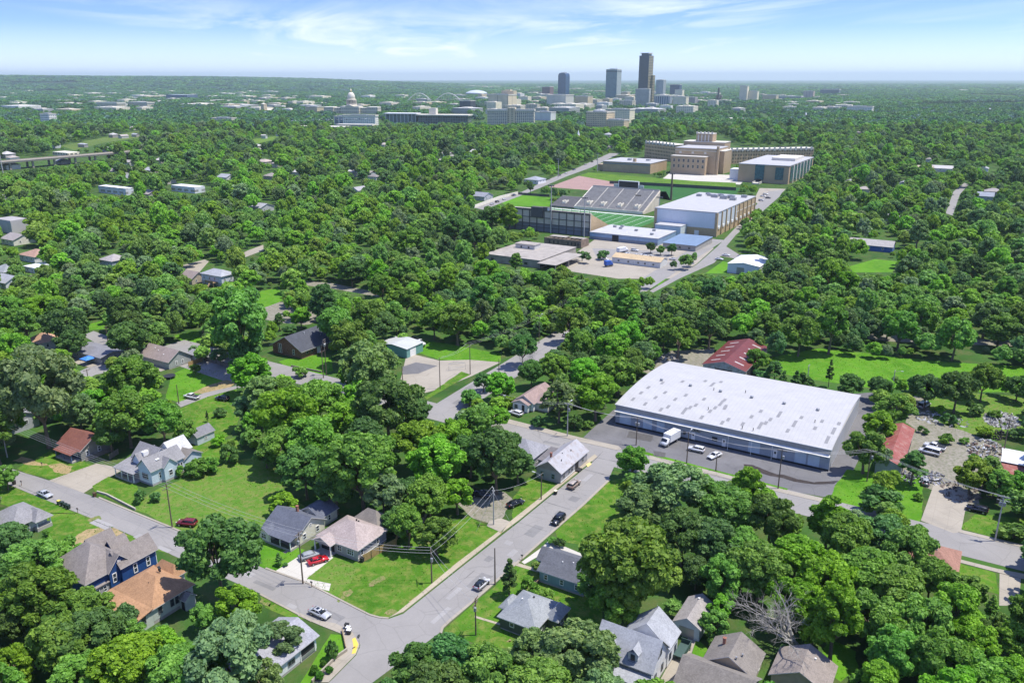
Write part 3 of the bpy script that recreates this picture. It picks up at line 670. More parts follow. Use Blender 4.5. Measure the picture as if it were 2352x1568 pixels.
def roof_solid(mb, x0, y0, x1, y1, z, kind, rise, over=0.45, th=0.16, mi=0, fi=None):
    """a roof with real thickness over the rectangle; ridge along x (gx), along y (gy), hip, shed or flat"""
    fi = mi if fi is None else fi
    X0, Y0, X1, Y1 = x0 - over, y0 - over, x1 + over, y1 + over
    half = (y1 - y0) / 2 if kind == 'gx' else (x1 - x0) / 2
    drop = rise / max(0.5, half) * over
    zb = z - drop
    if kind in ('gx', 'gy'):
        if kind == 'gx':
            ym = (y0 + y1) / 2
            pr = [(Y0, zb), (ym, z + rise), (Y1, zb)]
            f = lambda t, q: (t, q[0], q[1]); a, b = X0, X1
        else:
            xm = (x0 + x1) / 2
            pr = [(X0, zb), (xm, z + rise), (X1, zb)]
            f = lambda t, q: (q[0], t, q[1]); a, b = Y0, Y1
        top = [(q[0], q[1] + th) for q in pr]
        prof = pr + top[::-1]
        i = len(mb.v)
        mb.v += [f(a, q) for q in prof] + [f(b, q) for q in prof]
        n = 6
        mb.f.append(tuple(i + k for k in range(n))); mb.f.append(tuple(i + n + k for k in range(n - 1, -1, -1))); mb.m += [fi, fi]
        for k in range(n):
            mb.f.append((i + k, i + n + k, i + n + (k + 1) % n, i + (k + 1) % n)); mb.m.append(fi if k in (2, 5) else mi)
    elif kind == 'arc':
        n = 13; pr = [(Y0 + (Y1 - Y0) * k / (n - 1), z + rise * (1 - (2 * k / (n - 1) - 1) ** 2)) for k in range(n)]
        prof = pr + [(q[0], q[1] + th) for q in pr][::-1]; i = len(mb.v); N = 2 * n
        mb.v += [(X0, q[0], q[1]) for q in prof] + [(X1, q[0], q[1]) for q in prof]
        for k in range(n - 1):
            for o in (0, N): q = (i + o + k, i + o + k + 1, i + o + N - 2 - k, i + o + N - 1 - k); mb.f.append(q if o == 0 else q[::-1]); mb.m.append(mi)
        for k in range(N): mb.f.append((i + k, i + N + k, i + N + (k + 1) % N, i + (k + 1) % N)); mb.m.append(mi)
    elif kind == 'hip':
        wx, wy = x1 - x0, y1 - y0
        if wx >= wy: r0, r1 = (x0 + wy / 2, (y0 + y1) / 2), (x1 - wy / 2, (y0 + y1) / 2); drop = rise / (wy / 2) * over
        else: r0, r1 = ((x0 + x1) / 2, y0 + wx / 2), ((x0 + x1) / 2, y1 - wx / 2); drop = rise / (wx / 2) * over
        if abs(wx - wy) < 0.05: r1 = (r0[0] + 0.02, r0[1])
        zb = z - drop; i = len(mb.v)
        mb.v += [(X0, Y0, zb), (X1, Y0, zb), (X1, Y1, zb), (X0, Y1, zb), (X0, Y0, zb + th), (X1, Y0, zb + th), (X1, Y1, zb + th), (X0, Y1, zb + th), (r0[0], r0[1], z + rise + th), (r1[0], r1[1], z + rise + th)]
        fs = [(3, 2, 1, 0), (0, 1, 5, 4), (1, 2, 6, 5), (2, 3, 7, 6), (3, 0, 4, 7)]
        fs += [(4, 5, 9, 8), (5, 6, 9), (6, 7, 8, 9), (7, 4, 8)] if wx >= wy else [(4, 5, 8), (5, 6, 9, 8), (6, 7, 9), (7, 4, 8, 9)]
        for j, q in enumerate(fs): mb.f.append(tuple(i + k for k in q)); mb.m.append(fi if 1 <= j <= 4 else mi)
    elif kind == 'shed':      # low edge at y0, high edge at y1
        i = len(mb.v); z1 = z + rise
        mb.v += [(X0, Y0, z), (X1, Y0, z), (X1, Y1, z1), (X0, Y1, z1), (X0, Y0, z + th), (X1, Y0, z + th), (X1, Y1, z1 + th), (X0, Y1, z1 + th)]
        for q in ((3, 2, 1, 0), (4, 5, 6, 7), (0, 1, 5, 4), (1, 2, 6, 5), (2, 3, 7, 6), (3, 0, 4, 7)): mb.f.append(tuple(i + k for k in q)); mb.m.append(mi)
    elif kind == 'shedx':     # low edge at x1
        i = len(mb.v); z1 = z + rise
        mb.v += [(X0, Y0, z1), (X1, Y0, z), (X1, Y1, z), (X0, Y1, z1), (X0, Y0, z1 + th), (X1, Y0, z + th), (X1, Y1, z + th), (X0, Y1, z1 + th)]
        for q in ((3, 2, 1, 0), (4, 5, 6, 7), (0, 1, 5, 4), (1, 2, 6, 5), (2, 3, 7, 6), (3, 0, 4, 7)): mb.f.append(tuple(i + k for k in q)); mb.m.append(mi)
    else:
        mb.box(X0, Y0, z, X1, Y1, z + max(th, rise), mi)

WIN_CACHE = {}
def win_meshes(w, h, fw, mull, frame, pane):
    """one window: a frame of four bars (with sash bars) and its pane, facing -y, origin at the sill centre"""
    key = (w, h, fw, mull, frame.name, pane.name)
    if key in WIN_CACHE: return WIN_CACHE[key]
    mb = MB(); d0, d1 = -0.09, 0.02
    mb.box(-w / 2, d0, 0, w / 2, d1, fw); mb.box(-w / 2, d0, h - fw, w / 2, d1, h)
    mb.box(-w / 2, d0, fw, -w / 2 + fw, d1, h - fw); mb.box(w / 2 - fw, d0, fw, w / 2, d1, h - fw)
    if mull & 1: mb.box(-w / 2 + fw, d0 + 0.02, h / 2 - fw * .3, w / 2 - fw, d1, h / 2 + fw * .3)
    if mull & 2: mb.box(-fw * .3, d0 + 0.03, fw, fw * .3, d1, h - fw)
    f = mb.mesh('window', frame)
    p = MB().box(-w / 2 + fw, -0.035, fw, w / 2 - fw, 0.015, h - fw).mesh('pane', pane)
    WIN_CACHE[key] = (f, p); return f, p

class House:
    """a building in the street grid: local origin at its nearest corner, x from -w to 0, y from 0 to d"""
    def __init__(s, name, label, cat, px, z, rot=0.0, phrase=None, group=None, world=None):
        p = world if world is not None else G(px[0], px[1], z)
        s.root = empty(name, (p.x, p.y, 0), GA + R_(rot), label=label, cat=cat, group=group)
        s.o = Vector((p.x, p.y, 0)); s.a = GA + R_(rot)
        s.walls = MB(); s.roof = MB(); s.wm = []; s.rm = []; s.name = name
        s.label_at = phrase
    def W(s, x, y, z=0.0):
        c, sn = math.cos(s.a), math.sin(s.a)
        return Vector((s.o.x + x * c - y * sn, s.o.y + x * sn + y * c, z))
    def _wi(s, m):
        if m not in s.wm: s.wm.append(m)
        return s.wm.index(m)
    def _ri(s, m):
        if m not in s.rm: s.rm.append(m)
        return s.rm.index(m)
    def block(s, x0, y0, x1, y1, z, wall, roofm, kind='gx', rise=2.0, over=0.45, z0=-0.1, found=0.0, gable=None, th=0.16):
        wi = s._wi(wall)
        if found:
            s.walls.box(x0 + .03, y0 + .03, -0.3, x1 - .03, y1 - .03, found, s._wi(M_FOUND)); z0 = found
        s.walls.box(x0, y0, z0, x1, y1, z, wi)
        gi = s._wi(gable) if gable else wi
        if kind == 'gx':
            ym = (y0 + y1) / 2
            for xx in (x0, x1):
                e = 0.06 if xx == x1 else -0.06
                i = len(s.walls.v); s.walls.v += [(xx, y0, z), (xx, y1, z), (xx, ym, z + rise - .02), (xx - e, y0, z), (xx - e, y1, z), (xx - e, ym, z + rise - .02)]
                for q in ((0, 1, 2), (5, 4, 3), (0, 3, 4, 1), (1, 4, 5, 2), (2, 5, 3, 0)): s.walls.f.append(tuple(i + k for k in q)); s.walls.m.append(gi)
        elif kind == 'gy':
            xm = (x0 + x1) / 2
            for yy in (y0, y1):
                e = 0.06 if yy == y1 else -0.06
                i = len(s.walls.v); s.walls.v += [(x0, yy, z), (x1, yy, z), (xm, yy, z + rise - .02), (x0, yy - e, z), (x1, yy - e, z), (xm, yy - e, z + rise - .02)]
                for q in ((0, 1, 2), (5, 4, 3), (0, 3, 4, 1), (1, 4, 5, 2), (2, 5, 3, 0)): s.walls.f.append(tuple(i + k for k in q)); s.walls.m.append(gi)
        elif kind == 'shed':
            i = len(s.walls.v); s.walls.v += [(x0, y0, z), (x0, y1, z), (x0, y1, z + rise - .02), (x1, y0, z), (x1, y1, z), (x1, y1, z + rise - .02)]
            for q in ((0, 2, 1), (3, 4, 5), (1, 2, 5, 4)): s.walls.f.append(tuple(i + k for k in q)); s.walls.m.append(gi)
        elif kind == 'shedx':
            i = len(s.walls.v); s.walls.v += [(x1, y0, z), (x0, y0, z), (x0, y0, z + rise - .02), (x1, y1, z), (x0, y1, z), (x0, y1, z + rise - .02)]
            for q in ((0, 2, 1), (3, 4, 5), (1, 2, 5, 4)): s.walls.f.append(tuple(i + k for k in q)); s.walls.m.append(gi)
        if kind != 'none':
            roof_solid(s.roof, x0, y0, x1, y1, z, kind, rise, over, th, s._ri(roofm), s._ri(M_FASCIA) if kind in ('gx', 'gy', 'hip') else None)
        return s
    def _place(s, o, side, u, pl, z):
        if side == 'f': o.location = (u, pl, z)
        elif side == 'r': o.location = (pl, u, z); o.rotation_euler = (0, 0, math.pi / 2)
        elif side == 'b': o.location = (u, pl, z); o.rotation_euler = (0, 0, math.pi)
        else: o.location = (pl, u, z); o.rotation_euler = (0, 0, -math.pi / 2)
    def win(s, side, u, pl, z, w=0.95, h=1.5, mull=1, fw=0.11, frame=None, pane=None, name='window'):
        f, p = win_meshes(w, h, fw, mull, frame or M_TRIM, pane or M_PANE)
        o = add(name, f, s.root); s._place(o, side, u, pl, z); add('pane', p, o); return o
    def wins(s, side, us, pl, z, **k):
        for u in us: s.win(side, u, pl, z, **k)
        return s
    def door(s, side, u, pl, z=0.4, w=0.95, h=2.1, mat=None):
        mb = MB().box(-w / 2 - .1, -0.05, 0, w / 2 + .1, 0.02, h + .1, 0).box(-w / 2, -0.08, 0, w / 2, -0.05, h, 1)
        o = mb.build('door', [M_TRIM, mat or M_DOOR], s.root); s._place(o, side, u, pl, z)
        MB().box(w / 2 - .18, -0.14, 1.0, w / 2 - .1, -0.08, 1.08).build('handle', M_BLACKM, o)
        return s
    def part(s, name, mb, mats, smooth=False):
        return mb.build(name, mats, s.root, smooth=smooth)
    def posts(s, pts, z0, z1, r=0.09, mat=None):
        for x, y in pts: MB().box(x - r, y - r, z0, x + r, y + r, z1).build('porch_post', mat or M_TRIM, s.root)
        return s
    def vents(s, pts, r=0.09, h=0.5, mat=None, name='vent_pipe'):
        for x, y, z in pts: MB().lathe([(r, -0.4), (r, h), (r * 1.5, h), (r * 1.5, h + .1), (0.01, h + .12)], 8).build(name, mat or M_GREYM, s.root, loc=(x, y, z))
        return s
    def chimney(s, x, y, z0, z1, w=0.6, mat=None):
        MB().box(x - w / 2, y - w / 2, z0, x + w / 2, y + w / 2, z1).box(x - w / 2 - .06, y - w / 2 - .06, z1 - .002, x + w / 2 + .06, y + w / 2 + .06, z1 + .12).build('chimney', mat or brick((0.3, 0.12, 0.08)), s.root)
        return s
    def gutter(s, pts):
        s.walls_done = True
        return s
    def done(s):
        if s.walls.v: s.walls.build('wall', s.wm, s.root)
        if s.roof.v: s.roof.build('roof', s.rm, s.root)
        landmark(s.o + Vector((0, 0, 0)), s.label_at or s.root['label'])
        return s.root
# ================================================================ the houses of the neighbourhood
S_WHITE = siding((0.74, 0.75, 0.76)); S_CREAM = siding((0.70, 0.67, 0.54)); S_GREY = siding((0.40, 0.41, 0.43)); S_TAUPE = siding((0.40, 0.39, 0.40))
S_LBLUE = siding((0.56, 0.65, 0.72)); S_BLUE = siding((0.022, 0.075, 0.235)); S_NAVY = siding((0.035, 0.06, 0.12)); S_TEAL = siding((0.20, 0.30, 0.34)); S_DGREEN = siding((0.085, 0.105, 0.085))
S_BROWNG = siding((0.27, 0.26, 0.235)); S_PALEG = siding((0.52, 0.57, 0.50)); S_GARAGE = siding((0.50, 0.56, 0.60)); S_TAN = siding((0.45, 0.38, 0.28))
B_RED = brick((0.19, 0.085, 0.055)); B_TAN = brick((0.38, 0.29, 0.19))
Q_DKBLUE = shingle((0.115, 0.125, 0.155)); Q_TAUPE = shingle((0.36, 0.30, 0.28)); Q_SLATE = shingle((0.12, 0.125, 0.14)); Q_GREY = shingle((0.27, 0.285, 0.295)); Q_LGREY = shingle((0.33, 0.34, 0.36))
Q_BROWN = shingle((0.205, 0.185, 0.165)); Q_BRGREY = shingle((0.225, 0.20, 0.185)); Q_ORANGE = shingle((0.37, 0.215, 0.12)); Q_RED = shingle((0.20, 0.085, 0.065)); Q_PINK = shingle((0.30, 0.22, 0.20)); Q_MGREY = shingle((0.24, 0.235, 0.24)); Q_BLACK = shingle((0.075, 0.08, 0.095)); Q_BRN2 = shingle((0.27, 0.22, 0.20))
Q_WARP = ribbed((0.36, 0.355, 0.37), 0.5, 1, 0.5, 0.0, (0.27, 0.22, 0.19), 0.12)

# cream cottage with dark blue grey roof
h = House('house', "cream house with a dark blue grey gable roof and screened front porch", 'house', (682, 1230), 3.0, phrase="the cream house with dark roof")
h.block(-9.8, 0.0, 0, 8.6, 3.0, S_CREAM, Q_DKBLUE, 'gx', 2.5, 0.5, found=0.5)
h.block(-9.8, -2.2, -6.6, 0.1, 2.75, S_CREAM, Q_DKBLUE, 'gy', 0.9, 0.4, found=0.5)
roof_solid(h.roof, -6.2, -2.3, 0.1, 0.6, 2.55, 'shed', 0.75, 0.25, 0.13, h._ri(Q_DKBLUE))
h.walls.box(-6.6, -2.2, 0, 0, -0.01, 0.55, h._wi(M_FOUND))
h.posts([(-6.3, -2.1), (-3.2, -2.1), (-0.1, -2.1)], 0.5, 2.6)
h.part('porch_screen', MB().box(-6.2, -2.16, 0.56, -3.3, -2.12, 1.5).box(-3.1, -2.16, 0.56, -0.2, -2.12, 1.5), M_DARKIN)
h.win('f', -8.2, -2.2, 0.9, 1.6, 1.4, 3); h.door('f', -4.2, 0, 0.5); h.win('f', -2.2, 0, 0.95, 1.2, 1.4)
h.wins('r', (2.2, 6.3), 0, 0.95, w=1.05, h=1.5); h.win('r', 4.3, 0, 3.4, 0.6, 0.6, 0)
h.block(-7.5, 8.55, -1.2, 14.2, 2.9, S_CREAM, Q_DKBLUE, 'gy', 1.9, 0.4, found=0.5); h.win('r', 11.5, -1.2, 0.95, 0.9, 1.4)
h.vents([(-8.0, 6.0, 4.4), (-3.0, 6.6, 4.2)]); h.chimney(-5, 5.4, 4.5, 6.4, 0.5)
h.done(); clear([(608, 1196), (660, 1162), (745, 1182), (742, 1220), (690, 1256), (610, 1235)], False)

# taupe roof
h = House('house', "grey sided house with a wide taupe hip roof and carport gable", 'house', (821, 1260), 3.2, phrase="the taupe hip roofed house")
h.block(-11.4, 0, 0, 9.6, 3.2, S_TAUPE, Q_TAUPE, 'hip', 2.7, 0.5, found=0.6)
h.block(-11.0, -1.8, -6.3, 0.2, 3.1, S_TAUPE, Q_TAUPE, 'gy', 1.2, 0.45, z0=2.6, gable=S_TAUPE)
h.posts([(-10.9, -1.7), (-6.4, -1.7)], 0.0, 2.7, 0.12)
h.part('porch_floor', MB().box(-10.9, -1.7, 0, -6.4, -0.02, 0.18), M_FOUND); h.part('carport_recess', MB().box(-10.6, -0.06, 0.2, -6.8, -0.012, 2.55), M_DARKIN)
h.wins('f', (-5.2, -2.4), 0, 1.0, w=1.3, h=1.4, mull=3); h.win('f', -1.5, 0, 1.0, 0.7, 1.4); h.wins('r', (1.3, 6.6), 0, 1.0, w=0.9, h=1.4)
h.part('skirt_board', MB().box(0.0, 0.0, 0.62, 0.05, 9.6, 0.8), M_TRIM)
h.vents([(-5.6, 6.3, 5.2), (-4.9, 6.2, 5.1)], 0.14, 0.35, M_BLACKM)
h.block(-9.8, 9.55, -2.4, 14.6, 3.0, S_TAUPE, Q_BROWN, 'hip', 2.2, 0.4, found=0.5)
h.done(); clear([(718, 1238), (790, 1200), (850, 1195), (880, 1217), (880, 1250), (825, 1288), (720, 1260)], False)

# slate roof, teal grey
h = House('house', "teal grey house with slate roof and small white windows under the huge tree", 'house', (1341, 1341), 3.0, phrase="the slate roofed teal house")
h.block(-10.2, 0, 0, 8.6, 3.0, S_TEAL, Q_SLATE, 'gx', 2.3, 0.45, found=0.4)
h.block(-12.6, 3.6, -10.15, 8.4, 2.8, S_TEAL, Q_SLATE, 'gx', 1.6, 0.35, found=0.3)
h.wins('f', (-8.7, -5.0, -1.6), 0, 1.0, w=0.9, h=1.3); h.win('r', 3, 0, 1.0, 0.9, 1.3); h.door('l', 5.5, -12.6, 0.3)
h.part('steps_rail', MB().box(-10.1, -1.6, 0.9, -10.0, 0, 1.05).box(-10.1, -1.6, 0, -10.0, -1.5, 1.0).box(-10.9, -1.6, 0, -10.2, -0.02, 0.45), M_WOOD)
h.vents([(-6.2, 2.6, 4.2), (-4.0, 3.2, 4.4)], 0.09, 0.45, M_TRIM)
h.done(); clear([(1242, 1308), (1280, 1268), (1325, 1275), (1318, 1330), (1320, 1362), (1246, 1335)], False)

# grey hip roofed dark green house
h = House('house', "dark green house under a plain grey hip roof", 'house', (1229, 1442), 3.0, phrase="the dark green hip roofed house")
h.block(-7.6, 0, 0, 9.0, 3.0, S_DGREEN, Q_GREY, 'hip', 2.4, 0.5, found=0.3)
h.block(-0.05, 4.6, 2.2, 9.0, 2.9, S_DGREEN, Q_GREY, 'hip', 1.3, 0.45, found=0.3)
h.block(-9.3, 3.0, -7.55, 7.0, 2.7, S_DGREEN, Q_GREY, 'hip', 0.9, 0.4, z0=2.4)
h.posts([(-9.1, 3.2), (-9.1, 6.8)], 0.2, 2.5); h.wins('f', (-5.0, -1.8), 0, 1.3, w=1.0, h=1.0, mull=0); h.win('r', 2.2, 0, 1.0, 0.9, 1.3); h.win('r', 6.6, 2.2, 0.8, 1.3, 1.6, 2)
h.vents([(-5.2, 4.2, 4.6), (-3.0, 3.0, 4.3)], 0.1, 0.4, M_TRIM); h.vents([(-3.4, 5.4, 5.1), (-3.6, 3.6, 4.9)], 0.2, 0.15, M_BLACKM)
h.done(); clear([(1148, 1414), (1212, 1350), (1293, 1380), (1290, 1420), (1245, 1465), (1150, 1440)], False)

# white house with dormers
h = House('house', "white storey and a half house with grey roof and two dormers", 'house', (0, 0), 0.0, phrase="the white house with dormers", world=G(1558, 1452, 5.0) - GX * 0.5 - GY * 11.5)
h.block(-10.6, 0, 0, 7.4, 4.6, S_WHITE, Q_LGREY, 'gx', 3.7, 0.45, found=0.4)
h.block(-8.0, 7.35, 0.2, 12.4, 4.6, S_WHITE, Q_LGREY, 'gy', 3.4, 0.45, found=0.4)
for x in (-8.4, -3.6):
    d = MB().box(x - .95, 0.5, 4.7, x + .95, 3.0, 6.7)
    h.walls.box(x - .9, 0.35, 4.75, x + .9, 2.9, 6.5, h._wi(S_WHITE)); roof_solid(h.roof, x - .9, 0.35, x + .9, 3.2, 6.5, 'gy', 0.85, 0.2, 0.1, h._ri(Q_LGREY))
    ww = h.win('f', x, 0.35, 5.0, 0.8, 1.25, 3, 0.1, paint((0.03, 0.05, 0.10), 0.5)); h.part('flower_box', MB().box(x - .8, 0.1, 4.75, x + .8, 0.34, 4.92), paint((0.04, 0.06, 0.11), 0.5))
roof_solid(h.roof, -10.6, -2.4, 0, 0.3, 2.7, 'shed', 1.0, 0.3, 0.13, h._ri(Q_LGREY)); h.posts([(-10.4, -2.3), (-7, -2.3), (-3.6, -2.3), (-0.2, -2.3)], 0.3, 2.7, 0.12)
h.walls.box(-10.6, -2.4, 0, 0, -0.01, 0.4, h._wi(M_FOUND)); h.wins('f', (-8.5, -2.5), 0, 1.0, w=1.2, h=1.5); h.door('f', -5.4, 0, 0.4)
h.wins('r', (2.0, 5.2), 0, 1.1, w=0.95, h=1.5, frame=paint((0.05, 0.06, 0.08), 0.5)); h.wins('r', (3.0, 4.2), 0, 5.0, w=0.7, h=1.3, frame=paint((0.05, 0.06, 0.08), 0.5)); h.wins('r', (8.6, 11.2), 0.2, 1.1, w=1.0, h=1.5, frame=paint((0.05, 0.06, 0.08), 0.5)); h.win('r', 9.9, 0.2, 3.2, 0.9, 1.1, frame=paint((0.05, 0.06, 0.08), 0.5))
h.part('deck', MB().box(0.25, 10.2, 0.9, 2.2, 14.4, 1.1).box(2.1, 10.2, 1.1, 2.2, 14.4, 2.0).box(0.25, 14.3, 1.1, 2.1, 14.4, 2.0).box(0.4, 10.3, 0, 0.55, 10.45, 0.9).box(2.0, 14.1, 0, 2.15, 14.25, 0.9), paint((0.05, 0.09, 0.08), 0.7))
h.vents([(-6.0, 10.0, 5.9)], 0.12, 0.35, M_TRIM); h.vents([(-3.9, 12.0, 7.9)], 0.05, 0.8)
h.done(); clear([(1400, 1455), (1410, 1420), (1460, 1425), (1500, 1408), (1558, 1450), (1550, 1490), (1500, 1568), (1470, 1568), (1450, 1500)], False)

# garage
h = House('garage', "pale blue garage with a weathered brown gable roof and flue", 'garage', (1607, 1444), 2.8, phrase="the pale blue garage")
h.block(-4.9, 0, 0, 8.4, 2.8, S_GARAGE, shingle((0.30, 0.275, 0.26)), 'gy', 1.5, 0.35)
h.part('garage_door', MB().box(-3.9, -0.04, 0.02, -1.0, -0.005, 2.2), M_GREYM); h.vents([(-2.5, 6.6, 4.0)], 0.12, 0.6, M_TRIM); h.win('r', 4, 0, 1.1, 0.8, 0.9)
h.done(); clear([(1556, 1425), (1595, 1372), (1622, 1418), (1608, 1460), (1556, 1440)], False)

# brown roofed house, front right
h = House('house', "low house with mottled brown roof in front of the dead tree", 'house', (1750, 1504), 3.0, phrase="the mottled brown roofed house")
h.block(-8.3, -6.3, 0, 0.6, 3.0, S_TAN, Q_BROWN, 'gy', 2.5, 0.45, found=0.3)
h.block(-10.6, -14.6, 1.2, -6.3, 3.1, S_TAN, Q_BROWN, 'gx', 2.6, 0.45, found=0.3)
h.wins('r', (-4.5, -1.5), 0, 1.0, w=1.0, h=1.4); h.wins('r', (-12.0, -9.0), 1.2, 1.0, w=1.0, h=1.4); h.wins('f', (-8.0, -4.0, -1.0), -14.6, 1.0, w=1.2, h=1.4)
h.vents([(-2.4, -4.2, 4.5), (-3.0, -6.0, 4.9)], 0.12, 0.6, M_GREYM); h.chimney(-6.2, -2.2, 3.8, 5.6, 0.5)
h.done(); clear([(1575, 1560), (1620, 1510), (1690, 1460), (1750, 1500), (1745, 1568)], False)
h = House('house', "brown shingled roof corner at the lower edge beside the bright lawn", 'house', (1898, 1590), 3.0, phrase="the brown shingled corner house")
h.block(-9, 0, 0, 7.5, 3.0, S_TAN, shingle((0.25, 0.215, 0.19)), 'gy', 2.4, 0.45, found=0.3); h.wins('r', (2, 5), 0, 1.0, w=1.0, h=1.3); h.vents([(-3.0, 5.2, 4.5)], 0.12, 0.45, M_TRIM)
h.done(); clear([(1790, 1568), (1820, 1545), (1860, 1534), (1895, 1562)], False)

# white bungalow with dish
h = House('house', "white bungalow with light grey roof and satellite dish below the corner sidewalk", 'house', (725, 1459), 3.2, phrase="the white bungalow with dish")
h.block(-9.4, -17.0, 0, 0, 3.2, S_WHITE, shingle((0.30, 0.30, 0.33)), 'gy', 1.75, 0.5, found=0.5)
h.win('r', -6.2, 0, 1.1, 1.7, 1.2, 2, frame=M_GREYM); h.wins('r', (-12.2, -10.8), 0, 1.0, w=0.7, h=1.5, frame=M_GREYM)
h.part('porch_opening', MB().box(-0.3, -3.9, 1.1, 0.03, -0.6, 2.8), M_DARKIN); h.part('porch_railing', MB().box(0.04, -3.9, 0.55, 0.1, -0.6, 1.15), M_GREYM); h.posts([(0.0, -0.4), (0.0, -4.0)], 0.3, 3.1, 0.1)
dish = MB().lathe([(0.02, 0.0), (0.25, 0.05), (0.42, 0.16), (0.40, 0.17), (0.24, 0.08), (0.01, 0.04)], 16).tube([(0, 0, -0.7), (0, 0, 0.02)], 0.03, 6)
o = dish.build('satellite_dish', M_TRIM, h.root, loc=(-0.5, -4.6, 3.9)); o.rotation_euler = (0.5, 0.5, 0)
h.done(); clear([(680, 1424), (722, 1458), (690, 1500), (650, 1540), (620, 1568), (600, 1560), (660, 1500)], False)

# the blue Victorian
h = House('house', "royal blue wooden house with many gables under a brown grey roof", 'house', (353, 1264), 5.0, phrase="the royal blue gabled house")
h.block(-4.6, -7.6, 0, 0.4, 5.5, S_BLUE, Q_BRGREY, 'gy', 2.6, 0.45, found=0.6)
h.block(-13.4, -14.6, -1.2, -4.2, 5.2, S_BLUE, Q_BRGREY, 'hip', 4.2, 0.45, found=0.6)
h.block(-7.0, -9.9, -0.6, -5.1, 5.3, S_BLUE, Q_BRGREY, 'gx', 2.6, 0.4, found=0.6)
h.block(-13.2, -7.6, -8.6, -2.4, 5.2, S_BLUE, Q_BRGREY, 'gy', 3.0, 0.4, found=0.6)
h.block(-9.6, -5.0, -5.4, -1.6, 5.0, S_BLUE, Q_BRGREY, 'gy', 2.6, 0.35, found=0.6)
h.block(-5.2, -3.0, -4.0, 0.0, 3.2, S_BLUE, shingle((0.12, 0.10, 0.09)), 'hip', 1.0, 0.4, z0=2.9)
h.block(-3.4, -14.2, -1.0, -9.6, 2.9, S_TAUPE, Q_BRGREY, 'shedx', 1.1, 0.3, found=0.6)
h.wins('r', (-1.6, -4.6), 0, 2.3, w=0.95, h=2.2, mull=1, fw=0.16); h.wins('r', (-6.8, -8.9), -0.6, 2.3, w=0.95, h=2.1, fw=0.16); h.win('r', -7.5, -0.6, 5.9, 0.7, 0.8, 0, 0.1, pane=M_TRIM); h.wins('r', (-11.0, -12.6), -1.0, 1.2, w=0.8, h=1.3)
h.part('corner_board', MB().box(-0.12, 0.3, 0.6, 0.03, 0.43, 5.5), M_TRIM); h.vents([(-10.5, -10.5, 6.6)], 0.09, 0.4, M_BLACKM)
h.part('frieze_board', MB().box(0.0, -7.5, 5.18, 0.05, 0.4, 5.42), M_TRIM)
h.done(); clear([(175, 1330), (230, 1275), (190, 1240), (225, 1225), (290, 1255), (345, 1228), (355, 1268), (350, 1300), (300, 1340)], False)

# orange roof
h = House('house', "pale sided house with a broad orange tan shingle roof", 'house', (355, 1389), 4.0, phrase="the orange roofed house")
h.block(-12.2, -0.6, 0, 8.6, 3.7, S_PALEG, Q_ORANGE, 'hip', 2.7, 0.45, found=0.7)
roof_solid(h.roof, -12.0, -4.6, 0.2, -1.0, 2.9, 'shed', 0.8, 0.3, 0.14, h._ri(Q_ORANGE)); h.walls.box(-12.0, -4.5, -0.1, 0, -0.62, 2.9, h._wi(S_PALEG))
h.block(-11.8, 8.5, -5.6, 11.0, 3.6, S_PALEG, Q_ORANGE, 'hip', 1.6, 0.4, found=0.6)
h.block(-0.02, 5.3, 1.9, 7.6, 2.4, S_PALEG, Q_BROWN, 'gx', 0.9, 0.25, z0=-0.1); h.part('porch_arch', MB().box(0.6, 5.24, 0, 1.5, 5.29, 1.9), M_DARKIN)
h.wins('r', (-2.6, 1.0, 3.7, 4.8), 0, 1.5, w=0.85, h=1.9, frame=paint((0.10, 0.10, 0.10), 0.5)); h.win('f', -3, -4.5, 1.0, 1.1, 1.4)
h.vents([(-7.2, 6.6, 5.9), (-6.5, 6.3, 6.0)], 0.2, 0.35, M_BLACKM); h.vents([(-5.0, 2.6, 5.3), (-4.2, 4.6, 5.6)], 0.08, 0.4, M_BLACKM)
h.done(); clear([(262, 1345), (325, 1305), (385, 1295), (430, 1340), (455, 1360), (450, 1390), (370, 1420), (335, 1412)], False)

# dark red roofed bungalow
h = House('house', "small grey and navy bungalow with a dark red gable roof", 'house', (187, 1036), 3.2, phrase="the dark red roofed bungalow")
h.block(-10.8, 0, -0.6, 8.8, 3.2, S_BROWNG, Q_RED, 'gx', 2.7, 0.5, found=0.5)
roof_solid(h.roof, -9.0, -2.4, -1.4, 0.6, 2.5, 'shed', 0.7, 0.25, 0.12, h._ri(Q_RED)); h.walls.box(-9.0, -2.3, 0, -1.4, -0.01, 0.5, h._wi(M_FOUND)); h.posts([(-8.8, -2.2), (-5.2, -2.2), (-1.6, -2.2)], 0.4, 2.5, 0.1, paint((0.10, 0.15, 0.24), 0.6))
h.part('porch_front', MB().box(-10.7, -0.05, 0.5, -0.7, -0.012, 3.0), S_NAVY); h.wins('f', (-2.6, -3.8), -0.05, 1.1, w=0.9, h=1.3); h.door('f', -6.0, -0.05, 0.5)
h.wins('r', (1.9, 5.4), -0.6, 1.0, w=1.0, h=1.6, fw=0.16); h.part('side_ramp_fence', MB().box(0.4, 0.4, 0, 0.5, 8.8, 1.1), M_WOODG)
h.done(); clear([(145, 1020), (185, 985), (220, 990), (250, 1020), (245, 1045), (200, 1062), (150, 1040)], False)

